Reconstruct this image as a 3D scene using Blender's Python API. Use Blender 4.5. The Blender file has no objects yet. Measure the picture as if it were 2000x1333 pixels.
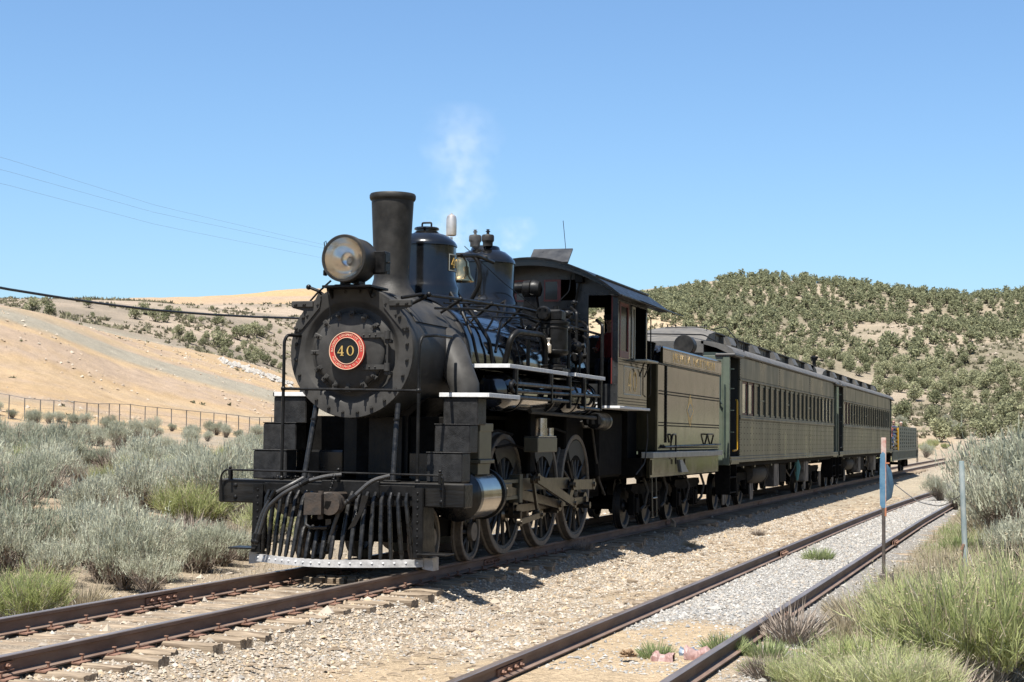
import bpy, math, random
import numpy as np
from mathutils import Vector, Matrix, Euler
random.seed(7); rng = np.random.default_rng(7)
PI = math.pi
S = bpy.context.scene

# ------------------------------------------------------------------ camera
YAW, PITCH, ROLL, FPX = math.radians(17.86), math.radians(3.30), 0.0125, 3200.0
CAM = Vector((8.28, -19.08, 1.72))
cd = bpy.data.cameras.new("camera"); cam = bpy.data.objects.new("camera", cd)
S.collection.objects.link(cam); S.camera = cam
cd.sensor_width = 36.0; cd.lens = FPX / 2000 * 36.0
cd.clip_start = 0.1; cd.clip_end = 20000
fwd = Vector((-math.sin(YAW) * math.cos(PITCH), math.cos(YAW) * math.cos(PITCH), math.sin(PITCH)))
right = Vector((math.cos(YAW), math.sin(YAW), 0)); up = right.cross(fwd)
r2 = right * math.cos(ROLL) + up * math.sin(ROLL)
u2 = up * math.cos(ROLL) - right * math.sin(ROLL)
m = Matrix((r2, u2, -fwd)).transposed().to_4x4(); m.translation = CAM
cam.matrix_world = m

# ------------------------------------------------------------------ sky, sun, exposure
W = bpy.data.worlds.new("World"); S.world = W; W.use_nodes = True
nt = W.node_tree; nt.nodes.clear()
sky = nt.nodes.new("ShaderNodeTexSky"); sky.sky_type = 'NISHITA'; sky.sun_disc = False
sky.sun_elevation = math.radians(65.3); sky.sun_rotation = math.radians(182.3)
sky.altitude = 0; sky.air_density = 1.0; sky.dust_density = 1.0; sky.ozone_density = 3.0
bg = nt.nodes.new("ShaderNodeBackground"); bg.inputs[1].default_value = 0.075
tint = nt.nodes.new("ShaderNodeVectorMath"); tint.operation = 'MULTIPLY'; tint.inputs[1].default_value = (.74, .89, 1.0)   # the clear high-desert blue
wo = nt.nodes.new("ShaderNodeOutputWorld")
nt.links.new(sky.outputs[0], tint.inputs[0]); nt.links.new(tint.outputs[0], bg.inputs[0]); nt.links.new(bg.outputs[0], wo.inputs[0])
SUN_TO = Vector((-0.04, -.92, 2.0)).normalized()
sd = bpy.data.lights.new("sun", 'SUN'); sd.energy = 5.0; sd.angle = math.radians(0.53); sd.color = (1.0, 0.955, 0.88)
so = bpy.data.objects.new("sun", sd); S.collection.objects.link(so)
so.rotation_euler = SUN_TO.to_track_quat('Z', 'Y').to_euler(); so.location = (0, -40, 80)
S.view_settings.view_transform = 'Standard'; S.view_settings.look = 'None'
S.view_settings.gamma = 1.0; S.view_settings.exposure = 1.28; S.view_settings.use_curve_mapping = False
S.cycles.volume_bounces = 3; S.cycles.diffuse_bounces = 3

# ------------------------------------------------------------------ scene helpers
def link(o):
    S.collection.objects.link(o); return o
def tag(o, label=None, cat=None, group=None, kind=None):
    if label: o["label"] = label
    if cat: o["category"] = cat
    if group: o["group"] = group
    if kind: o["kind"] = kind
    return o
def thing(name, loc, label, cat, group=None):
    o = bpy.data.objects.new(name, None); o.empty_display_size = 0.3
    link(o); o.location = loc
    return tag(o, label, cat, group)
def wt(o):
    v = Vector((0, 0, 0))
    while o is not None:
        v += o.location; o = o.parent
    return v
def put(o, parent, at=(0, 0, 0)):
    """parent without rotation; AT is the wanted world place of the origin"""
    if parent is not None:
        o.parent = parent; o.location = Vector(at) - wt(parent)
    else: o.location = at
    return o
def mesh_np(name, V, F, mats=(), smooth=False, col=None, mi=None):
    """V (n,3), F (m,k) with one k"""
    V = np.asarray(V, np.float32); F = np.asarray(F, np.int32); k = F.shape[1]
    me = bpy.data.meshes.new(name)
    me.vertices.add(len(V)); me.vertices.foreach_set("co", V.ravel())
    me.loops.add(F.size); me.loops.foreach_set("vertex_index", F.ravel())
    me.polygons.add(len(F)); me.polygons.foreach_set("loop_start", np.arange(0, F.size, k, dtype=np.int32))
    me.polygons.foreach_set("loop_total", np.full(len(F), k, np.int32))
    if mi is not None: me.polygons.foreach_set("material_index", np.asarray(mi, np.int32))
    me.polygons.foreach_set("use_smooth", np.full(len(F), smooth, bool))
    if col is not None:
        a = me.color_attributes.new("Col", 'FLOAT_COLOR', 'POINT')
        c = np.ones((len(V), 4), np.float32); c[:, :3] = col
        a.data.foreach_set("color", c.ravel())
    me.update(calc_edges=True)
    for m_ in mats: me.materials.append(m_)
    return me

def frame_of(d):
    d = Vector(d).normalized()
    a = Vector((0, 0, 1)) if abs(d.z) < 0.9 else Vector((1, 0, 0))
    u = d.cross(a).normalized(); return u, u.cross(d).normalized()
class G:
    """collects shapes into ONE mesh"""
    def __init__(s): s.v = []; s.f = []; s.m = []; s.cm = 0
    def add(s, vs, fs):
        b = len(s.v); s.v += [tuple(p) for p in vs]
        for f in fs: s.f.append(tuple(i + b for i in f)); s.m.append(s.cm)
        return s
    def box(s, x0, x1, y0, y1, z0, z1, c=0.0):
        if c <= 0:
            v = [(x, y, z) for z in (z0, z1) for y in (y0, y1) for x in (x0, x1)]
            return s.add(v, [(0, 2, 3, 1), (4, 5, 7, 6), (0, 1, 5, 4), (2, 6, 7, 3), (0, 4, 6, 2), (1, 3, 7, 5)])
        # chamfered: three nested rings top and bottom
        def ring(i, z): return [(x0 + i, y0 + c, z), (x0 + c, y0 + i, z), (x1 - c, y0 + i, z), (x1 - i, y0 + c, z), (x1 - i, y1 - c, z), (x1 - c, y1 - i, z), (x0 + c, y1 - i, z), (x0 + i, y1 - c, z)]
        v = []
        v += [(x0 + c, y0 + c, z0), (x1 - c, y0 + c, z0), (x1 - c, y1 - c, z0), (x0 + c, y1 - c, z0)]
        v += ring(0, z0 + c) + ring(0, z1 - c)
        v += [(x0 + c, y0 + c, z1), (x1 - c, y0 + c, z1), (x1 - c, y1 - c, z1), (x0 + c, y1 - c, z1)]
        f = [(3, 2, 1, 0), (20, 21, 22, 23)]
        for k in range(8): f.append((4 + k, 4 + (k + 1) % 8, 12 + (k + 1) % 8, 12 + k))
        # bottom and top chamfers (sides 1-2,3-4,5-6,7-0; corners 0-1,2-3,4-5,6-7)
        for q, (a, b) in enumerate(((1, 2), (3, 4), (5, 6), (7, 0))):
            lo, hi = q, (q + 1) % 4
            f.append((lo, hi, 4 + b, 4 + a)); f.append((20 + hi, 20 + lo, 12 + a, 12 + b))
        for q, (a, b) in enumerate(((0, 1), (2, 3), (4, 5), (6, 7))):
            f.append((q, 4 + b, 4 + a)); f.append((20 + q, 12 + a, 12 + b))
        return s.add(v, f)
    def cyl(s, p0, p1, r0, r1=None, n=16, caps=True):
        r1 = r0 if r1 is None else r1; p0 = Vector(p0); p1 = Vector(p1)
        u, w = frame_of(p1 - p0); v = []
        for p, r in ((p0, r0), (p1, r1)):
            for k in range(n):
                a = 2 * PI * k / n; v.append(p + u * (math.cos(a) * r) + w * (math.sin(a) * r))
        f = [(k, (k + 1) % n, n + (k + 1) % n, n + k) for k in range(n)]
        if caps: f += [tuple(range(n))[::-1], tuple(range(n, 2 * n))]
        return s.add(v, f)
    def tube(s, pts, r, n=8, caps=True, bend=0.0):
        P = [Vector(p) for p in pts]
        if bend > 0 and len(P) > 2:
            Q = [P[0]]
            for i in range(1, len(P) - 1):
                a, b, c_ = P[i - 1], P[i], P[i + 1]
                t = min(bend, (a - b).length * .45, (c_ - b).length * .45)
                p0 = b + (a - b).normalized() * t; p2 = b + (c_ - b).normalized() * t
                for k in range(5):
                    q = k / 4; Q.append(p0 * (1 - q) ** 2 + b * 2 * q * (1 - q) + p2 * q * q)
            Q.append(P[-1]); P = Q
        rs = r if isinstance(r, (list, tuple)) else [r] * len(P)
        if len(rs) != len(P): rs = [rs[0]] * len(P)
        v = []; u = None
        for i, p in enumerate(P):
            d = (P[min(i + 1, len(P) - 1)] - P[max(i - 1, 0)])
            if d.length < 1e-9: d = Vector((0, 0, 1))
            d.normalize()
            if u is None: u, _ = frame_of(d)
            u = (u - d * u.dot(d)).normalized(); w = d.cross(u)
            for k in range(n):
                a = 2 * PI * k / n; v.append(p + (u * math.cos(a) + w * math.sin(a)) * rs[i])
        f = [(i * n + k, i * n + (k + 1) % n, (i + 1) * n + (k + 1) % n, (i + 1) * n + k) for i in range(len(P) - 1) for k in range(n)]
        if caps: f += [tuple(range(n))[::-1], tuple(range((len(P) - 1) * n, len(P) * n))]
        return s.add(v, f)
    def lathe(s, prof, o=(0, 0, 0), ax='z', n=32, a0=0.0, a1=2 * PI):
        """prof: list of (radius, height along the axis)"""
        full = abs(a1 - a0 - 2 * PI) < 1e-6; m_ = n if full else n + 1; v = []
        for r, h in prof:
            for k in range(m_):
                a = a0 + (a1 - a0) * k / n; c, q = math.cos(a) * r, math.sin(a) * r
                p = {'z': (c, q, h), 'y': (c, h, q), 'x': (h, c, q)}[ax]
                v.append((p[0] + o[0], p[1] + o[1], p[2] + o[2]))
        f = []
        for i in range(len(prof) - 1):
            for k in range(n):
                k2 = (k + 1) % m_
                f.append((i * m_ + k, i * m_ + k2, (i + 1) * m_ + k2, (i + 1) * m_ + k))
        return s.add(v, f)
    def prism(s, poly, ax, a, b):
        """poly 2d: ax 'x' -> (y,z); 'y' -> (x,z); 'z' -> (x,y)"""
        def P(p, t): return {'x': (t, p[0], p[1]), 'y': (p[0], t, p[1]), 'z': (p[0], p[1], t)}[ax]
        n = len(poly); v = [P(p, a) for p in poly] + [P(p, b) for p in poly]
        f = [tuple(range(n))[::-1], tuple(range(n, 2 * n))] + [(k, (k + 1) % n, n + (k + 1) % n, n + k) for k in range(n)]
        return s.add(v, f)
    def sphere(s, o, r, n=12, sz=1.0):
        pr = [(max(1e-4, math.sin(PI * k / (n // 2 + 2)) * r), -math.cos(PI * k / (n // 2 + 2)) * r * sz) for k in range(n // 2 + 3)]
        return s.lathe(pr, o, 'z', n)
    def xf(s, M):
        s.v = [tuple(M @ Vector(p)) for p in s.v]; return s
    def me(s, name, mats, smooth=True, ang=35):
        me = bpy.data.meshes.new(name)
        me.from_pydata(s.v, [], s.f)
        for m_ in (mats if isinstance(mats, (list, tuple)) else [mats]): me.materials.append(m_)
        if any(s.m): me.polygons.foreach_set("material_index", s.m)
        import bmesh as _b
        bm = _b.new(); bm.from_mesh(me); _b.ops.recalc_face_normals(bm, faces=bm.faces)
        if smooth:
            c = math.radians(ang)
            for e in bm.edges:
                if len(e.link_faces) == 2 and e.calc_face_angle(0) > c: e.smooth = False
            for f in bm.faces: f.smooth = True
        bm.to_mesh(me); bm.free(); me.update()
        return me
    def build(s, name, mats, parent=None, at=(0, 0, 0), **k):
        o = bpy.data.objects.new(name, s.me(name, mats, **k)); link(o)
        return put(o, parent, at)
def inst(name, me, parent, at, rot=None, scale=None):
    o = bpy.data.objects.new(name, me); link(o); put(o, parent, at)
    if rot is not None: o.rotation_euler = rot
    if scale is not None: o.scale = scale if hasattr(scale, '__len__') else (scale,) * 3
    return o
def copy_tree(o, loc=None, rotz=None):
    c = o.copy(); link(c)
    if loc is not None: c.location = loc
    if rotz is not None: c.rotation_euler.z = rotz
    for ch in list(o.children):
        d = ch.copy(); link(d); d.parent = c
        for g in list(ch.children):
            e = g.copy(); link(e); e.parent = d
    return c

# ------------------------------------------------------------------ materials
ALB = .56   # one scale on every non-metal colour, lowered with exposure raised to deepen shade
def mat(name, col, rough=.5, metal=0.0, var=0.0, vscale=6.0, bump=0.0, bscale=40.0, coat=0.0, col2=None, stretch=None, spec=.5, rvar=0.0, dust=0.0, vlo=.35, vhi=.65):
    if metal < .5: col = tuple(c * ALB for c in col); col2 = tuple(c * ALB for c in col2) if col2 else None
    M = bpy.data.materials.new(name); M.use_nodes = True; n = M.node_tree; b = n.nodes["Principled BSDF"]; L = n.links.new
    b.inputs["Base Color"].default_value = (*col, 1); b.inputs["Roughness"].default_value = rough
    b.inputs["Metallic"].default_value = metal; b.inputs["Specular IOR Level"].default_value = spec
    if coat: b.inputs["Coat Weight"].default_value = coat; b.inputs["Coat Roughness"].default_value = .08
    if not (var or bump or col2 or rvar or dust): return M
    tc = n.nodes.new("ShaderNodeNewGeometry"); mp = n.nodes.new("ShaderNodeMapping"); L(tc.outputs["Position"], mp.inputs[0])
    if stretch: mp.inputs["Scale"].default_value = stretch
    src = None
    if var or col2 or rvar:
        t = n.nodes.new("ShaderNodeTexNoise"); t.inputs["Scale"].default_value = vscale; t.inputs["Detail"].default_value = 7; t.inputs["Roughness"].default_value = .62
        L(mp.outputs[0], t.inputs[0]); r = n.nodes.new("ShaderNodeValToRGB"); L(t.outputs[0], r.inputs[0])
        c2 = col2 or tuple(max(0, c * (1 + var)) for c in col); c1 = col if col2 else tuple(c * (1 - var) for c in col)
        r.color_ramp.elements[0].position = vlo; r.color_ramp.elements[1].position = vhi
        r.color_ramp.elements[0].color = (*c1, 1); r.color_ramp.elements[1].color = (*c2, 1)
        src = r.outputs[0]
        if rvar:
            q = n.nodes.new("ShaderNodeMapRange"); L(t.outputs[0], q.inputs[0]); q.inputs[1].default_value = .3; q.inputs[2].default_value = .7
            q.inputs[3].default_value = max(0.02, rough - rvar); q.inputs[4].default_value = min(1, rough + rvar); L(q.outputs[0], b.inputs["Roughness"])
    if dust:   # road dust lying thicker low down and on faces that look up
        d = n.nodes.new("ShaderNodeTexNoise"); d.inputs["Scale"].default_value = 3.1; d.inputs["Detail"].default_value = 8; L(tc.outputs["Position"], d.inputs[0])
        sp = n.nodes.new("ShaderNodeSeparateXYZ"); L(tc.outputs["Normal"], sp.inputs[0])
        ma = n.nodes.new("ShaderNodeMath"); ma.operation = 'MULTIPLY_ADD'; L(sp.outputs[2], ma.inputs[0]); ma.inputs[1].default_value = .35; L(d.outputs[0], ma.inputs[2])
        mr = n.nodes.new("ShaderNodeMapRange"); L(ma.outputs[0], mr.inputs[0]); mr.inputs[1].default_value = .42; mr.inputs[2].default_value = .95; mr.inputs[4].default_value = dust
        mx = n.nodes.new("ShaderNodeMix"); mx.data_type = 'RGBA'; L(mr.outputs[0], mx.inputs[0])
        if src: L(src, mx.inputs[6])
        else: mx.inputs[6].default_value = (*col, 1)
        mx.inputs[7].default_value = (.24, .21, .17, 1); src = mx.outputs[2]
    if src: L(src, b.inputs["Base Color"])
    if bump:
        t2 = n.nodes.new("ShaderNodeTexNoise"); t2.inputs["Scale"].default_value = bscale; t2.inputs["Detail"].default_value = 4; L(mp.outputs[0], t2.inputs[0])
        bp = n.nodes.new("ShaderNodeBump"); bp.inputs["Strength"].default_value = min(1, bump); bp.inputs["Distance"].default_value = .01
        L(t2.outputs[0], bp.inputs["Height"]); L(bp.outputs[0], b.inputs["Normal"])
    return M
BLK = mat("black_paint", (.006, .006, .0062), .42, var=.5, vscale=9, bump=.12, bscale=60, rvar=.14, dust=.025, spec=.2)
BLKG = mat("gloss_black_paint", (.006, .0065, .0075), .24, var=.3, vscale=3, bump=.05, bscale=12, rvar=.08, coat=.1, dust=.015, spec=.35)
JACK = mat("boiler_jacket_paint", (.008, .010, .015), .10, var=.2, vscale=2, coat=.8, dust=.02)
PBK = mat("worn_black_bar_paint", (.012, .012, .012), .34, var=.6, vscale=14, bump=.3, bscale=30, rvar=.15, spec=.3, dust=.04)
DOME = mat("dome_paint", (.006, .0065, .0075), .17, var=.3, vscale=6, bump=.14, bscale=12, coat=.35, dust=.015, spec=.4, rvar=.06)
GRAPH = mat("graphite_smokebox_paint", (.060, .058, .055), .50, var=.25, vscale=4, bump=.12, bscale=70, rvar=.10, dust=.04, spec=.12)
STACKM = mat("stack_paint", (.034, .032, .029), .5, var=.5, vscale=4, bump=.3, bscale=70, dust=.05, rvar=.1, spec=.2)
STEPM = mat("cast_step_paint", (.026, .026, .0265), .45, var=.5, vscale=10, bump=.6, bscale=110, dust=.06, spec=.18)
BEAMM = mat("beam_wood_paint", (.011, .0108, .0105), .38, var=.5, vscale=7, bump=.8, bscale=22, stretch=(.15, 1, 1), dust=.06, spec=.2)
WHT = mat("white_trim_paint", (.90, .90, .89), .5, var=.12, vscale=14, bump=.1)
STEEL = mat("polished_steel", (.42, .40, .37), .30, 1.0, var=.2, vscale=8, bump=.05, rvar=.08)
JACKET2 = mat("polished_cylinder_jacket", (.40, .36, .31), .17, 1.0, var=.12, vscale=4, bump=.06, bscale=9, rvar=.04)
RODS = mat("oiled_rod_steel", (.13, .112, .09), .36, 1.0, var=.25, vscale=10, bump=.1)
TYRE = mat("dusty_wheel_rim", (.22, .185, .15), .62, .25, var=.25, vscale=14, bump=.2)
WHEEL = mat("wheel_centre_paint", (.012, .011, .0105), .55, var=.5, vscale=8, bump=.2, dust=.06)
OLIVE = mat("gloss_olive_paint", (.042, .037, .021), .12, var=.45, vscale=2.6, bump=.5, bscale=2.2, rvar=.07, dust=.06, stretch=(1, 1, .22), spec=.42)
OLIVB = mat("olive_steam_chest_paint", (.085, .08, .056), .35, var=.2, vscale=9, dust=.08)
COACH = mat("dull_olive_coach_paint", (.062, .060, .044), .34, var=.26, vscale=1.6, bump=.08, bscale=8, rvar=.1, dust=.11, spec=.35, stretch=(1, 1, .4))
COACHG = mat("pale_green_coach_paint", (.12, .15, .11), .42, var=.14, vscale=4, bump=.1, dust=.12)
TRIMG = mat("dark_green_trim_paint", (.035, .055, .048), .35, var=.25, vscale=6, dust=.12)
ROOFM = mat("coach_roof_paint", (.085, .083, .078), .62, var=.3, vscale=3, bump=.3, bscale=22, dust=.28)
ROOFD = mat("clerestory_side_paint", (.038, .037, .036), .5, var=.3, vscale=6, dust=.12)
DARK = mat("underframe_grime_and_shade", (.0075, .007, .0065), .85, var=.5, vscale=8, bump=.3, dust=.02, spec=.08)  # grimy underframe black, also used to paint shade into openings
DUSTM = mat("dusty_truck_casting", (.038, .034, .028), .75, var=.45, vscale=9, bump=.3)
RED = mat("red_paint", (.58, .04, .028), .38, var=.12, vscale=10)
DRED = mat("dark_red_sash_paint", (.17, .026, .022), .45, var=.2, vscale=10)
GOLD = mat("gold_leaf", (.78, .50, .16), .30, .85, var=.12, vscale=20)
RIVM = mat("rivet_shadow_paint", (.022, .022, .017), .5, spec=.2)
LETM = mat("plate_gold", (.95, .62, .42), .5)
GOLDD = mat("faded_gold_lettering", (1.0, .66, .24), .5, .1, var=.3, vscale=8)
SILV = mat("pale_lining_paint", (.50, .50, .43), .5)
BRASS = mat("brass", (.60, .42, .20), .20, 1.0, var=.25, vscale=8)
BRONZ = mat("weathered_whistle_metal", (.62, .55, .47), .36, .8, var=.12, vscale=12)
RUST = mat("rusty_coupler_steel", (.040, .033, .027), .6, .2, var=.4, vscale=9, bump=.5, col2=(.085, .06, .042))
RAILM = mat("rusty_rail_steel", (.15, .080, .055), .66, .15, vscale=7, bump=.3, bscale=50, dust=.25, col2=(.29, .18, .13), stretch=(1, .25, 1))
RAILT = mat("worn_rail_top", (.30, .235, .19), .36, .75, var=.25, vscale=10, stretch=(1, .1, 1))
FIXM = mat("rusty_fixing", (.20, .105, .070), .8, 0, vscale=20, bump=.4, col2=(.32, .17, .11))
WOOD = mat("weathered_sleeper_wood", (.155, .108, .068), .88, vscale=9, bump=1.0, bscale=26, col2=(.46, .36, .25), stretch=(.22, 3.2, 2.2))
RUBB = mat("hose_rubber", (.022, .022, .022), .42, var=.4, vscale=20, bump=.2, dust=.12)
COAL = mat("coal", (.022, .022, .023), .28, var=.5, vscale=14, bump=.3)
YEL = mat("yellow_paint", (.80, .42, .015), .4, var=.1)
BLUE = mat("faded_blue_paint", (.05, .17, .30), .6, vscale=9, bump=.2, col2=(.14, .28, .40))
PINKM = mat("faded_red_reflector_paint", (.52, .20, .15), .7, vscale=12, bump=.2, col2=(.72, .60, .52))
POSTM = mat("weathered_blue_green_post_paint", (.20, .28, .29), .8, vscale=10, bump=.5, bscale=30, col2=(.42, .46, .44), stretch=(1, 1, .3))
POLEM = mat("grey_brown_pole", (.12, .095, .08), .7, .2, var=.3, vscale=9)
FENCEM = mat("galvanised_fence", (.20, .19, .18), .6, .4)
CABLE = mat("cable_rubber", (.02, .022, .025), .5)
PLINE = mat("far_wire", (.16, .20, .25), .7)
CLOTH = mat("dark_overalls_cloth", (.02, .024, .035), .9, var=.3, vscale=30)
SHR = mat("red_shirt_cloth", (.30, .03, .03), .9); SHP = mat("pink_shirt_cloth", (.62, .22, .20), .9); SHW = mat("white_shirt_cloth", (.72, .72, .72), .9)
SHB = mat("navy_shirt_cloth", (.03, .05, .14), .9); SKIN = mat("skin", (.52, .30, .21), .6); HAIR = mat("brown_hair", (.06, .035, .02), .8)
HAIRG = mat("grey_hair", (.5, .48, .45), .8); JEAN = mat("denim", (.06, .09, .17), .9)
GLS = mat("dark_window_glass", (.008, .009, .009), .22, spec=.12, bump=.02, bscale=3)
REFPANE = mat("painted_reflection_pane", (.30, .30, .235), .12, var=.35, vscale=5, coat=.8, stretch=(1, 1, .3))  # pale colour imitates light reflected in the end windows
MUD = mat("mud_spattered_plate", (.055, .048, .04), .8, vscale=5, bump=.3, col2=(.30, .27, .23), stretch=(1, 1, .35), vlo=.42, vhi=.6)
REDL = mat("red_lamp_lens", (.30, .02, .03), .12, coat=1.0)
SILM = mat("crumpled_painted_metal", (.34, .17, .14), .6, .1, vscale=9, bump=.3, col2=(.52, .36, .33))
GREYB = mat("blue_grey_metal", (.26, .31, .38), .4, .4)
LENS = bpy.data.materials.new("headlight_glass"); LENS.use_nodes = True
_b = LENS.node_tree.nodes["Principled BSDF"]; _b.inputs["Transmission Weight"].default_value = 1; _b.inputs["Roughness"].default_value = .01; _b.inputs["IOR"].default_value = 1.15
REFL = mat("silvered_reflector", (.86, .82, .76), .16, 1.0, var=.08, vscale=9)
# ------------------------------------------------------------------ terrain
def yh(px): return 851.0 + .0125 * (px - 1000)
def zof(px, py, r): return CAM.z + (yh(px) - py) / FPX * r * math.cos(math.atan((px - 1000) / FPX))
RS = None
_cols = {   # px: [(r, py) B toe, D, E, F, G, H]
 -900: [(110, 812), (170, 560), (200, 575), (450, 585), (600, 592), (900, 590)],
 -300: [(118, 812), (185, 566), (225, 585), (450, 585), (600, 596), (900, 590)],
 0:    [(130, 816), (200, 597), (240, 612), (450, 584), (600, 596), (900, 590)],
 130:  [(127, 829), (215, 632), (250, 642), (450, 583), (600, 598), (900, 587)],
 250:  [(136, 833), (240, 661), (270, 668), (450, 585), (600, 600), (900, 584)],
 330:  [(138, 838), (250, 677), (280, 684), (440, 592), (600, 603), (900, 578)],
 430:  [(143, 845), (270, 692), (300, 700), (430, 604), (600, 606), (900, 577)],
 520:  [(150, 848), (285, 716), (310, 722), (430, 612), (600, 604), (900, 571)],
 590:  [(156, 850), (290, 742), (320, 744), (450, 616), (600, 604), (900, 567)],
 700:  [(170, 851), (300, 790), (320, 780), (450, 620), (600, 606), (900, 566)],
 900:  [(240, 848), (300, 820), (330, 800), (480, 630), (600, 608), (900, 575)],
 1150: [(230, 850), (280, 834), (320, 780), (470, 612), (560, 596), (700, 578)],
 1260: [(220, 855), (260, 846), (320, 750), (440, 604), (520, 590), (640, 566)],
 1340: [(215, 860), (250, 852), (320, 750), (430, 630), (500, 592), (600, 555)],
 1430: [(210, 865), (240, 860), (320, 775), (410, 680), (480, 612), (570, 541)],
 1500: [(208, 867), (235, 862), (315, 780), (400, 690), (480, 612), (560, 545)],
 1580: [(206, 869), (232, 864), (310, 785), (400, 695), (480, 614), (560, 549)],
 1660: [(204, 871), (230, 866), (305, 790), (395, 700), (480, 620), (560, 561)],
 1740: [(202, 872), (230, 868), (300, 795), (390, 700), (480, 624), (560, 569)],
 1850: [(200, 873), (230, 868), (300, 795), (390, 700), (480, 636), (560, 585)],
 1930: [(200, 874), (230, 868), (300, 790), (390, 690), (480, 634), (560, 585)],
 2000: [(200, 875), (230, 866), (300, 780), (390, 680), (480, 624), (560, 578)],
 2200: [(200, 870), (230, 860), (300, 770), (390, 670), (480, 610), (560, 560)],
 2800: [(180, 870), (230, 850), (300, 790), (390, 720), (480, 660), (560, 610)]}
_T = []
for px, L in _cols.items():
    az = -math.degrees(YAW) + math.degrees(math.atan((px - 1000) / FPX))
    _T.append((az, [(r, zof(px, py, r)) for r, py in L]))
_T.insert(0, (-100, [(150, 2), (200, 8), (250, 12), (450, 30), (600, 40), (900, 60)]))
_T.insert(0, (-180, [(150, 1.5), (200, 2.5), (300, 6), (450, 20), (600, 35), (900, 55)]))
_T.append((32, [(100, 4), (160, 20), (230, 40), (320, 62), (430, 82), (560, 96)]))
_T.append((115, [(80, 5), (120, 20), (180, 42), (280, 68), (400, 90), (560, 104)]))
_T.append((180, [(150, 1.5), (200, 2.5), (300, 6), (450, 20), (600, 35), (900, 55)]))
_AZ = np.array([t[0] for t in _T]); _R = np.array([[q[0] for q in t[1]] for t in _T]); _Z = np.array([[q[1] for q in t[1]] for t in _T])
_NX = np.array([-400, -120, -60, -40, -28, -20, -15, -10, -7, -4.6, -3.2, -2.4, -1.75, -1.25, -.6, .6, 1.25, 1.7, 2.3, 3.0, 3.8, 4.2, 5.5, 5.9, 6.5, 8.5, 11, 15, 22, 35, 60, 400])
_NZ = np.array([3, 2.6, 1.9, 1.25, .95, .70, .42, .05, -.28, -.50, -.52, -.44, -.38, -.215, -.188, -.188, -.215, -.40, -.47, -.45, -.30, -.255, -.255, -.29, -.36, -.34, -.1, .35, .7, .9, 1.1, 2])
def vnoise(x, y, s, seed=0, oct=4, p=.5):
    tot = np.zeros_like(x, dtype=float); a = 1.0; nrm = 0
    for o in range(oct):
        X = x / s; Yy = y / s; xi = np.floor(X).astype(np.int64); yi = np.floor(Yy).astype(np.int64)
        fx = X - xi; fy = Yy - yi; fx = fx * fx * (3 - 2 * fx); fy = fy * fy * (3 - 2 * fy)
        def h(i, j):
            n = (i * 374761393 + j * 668265263 + (seed + o) * 1442695041) & 0x7fffffff
            n = ((n ^ (n >> 13)) * 1274126177) & 0x7fffffff
            return ((n ^ (n >> 16)) & 0xffff) / 65535.0
        v = (h(xi, yi) * (1 - fx) + h(xi + 1, yi) * fx) * (1 - fy) + (h(xi, yi + 1) * (1 - fx) + h(xi + 1, yi + 1) * fx) * fy
        tot += a * (v * 2 - 1); nrm += a; a *= p; s = s / 2.03
    return tot / nrm
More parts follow.
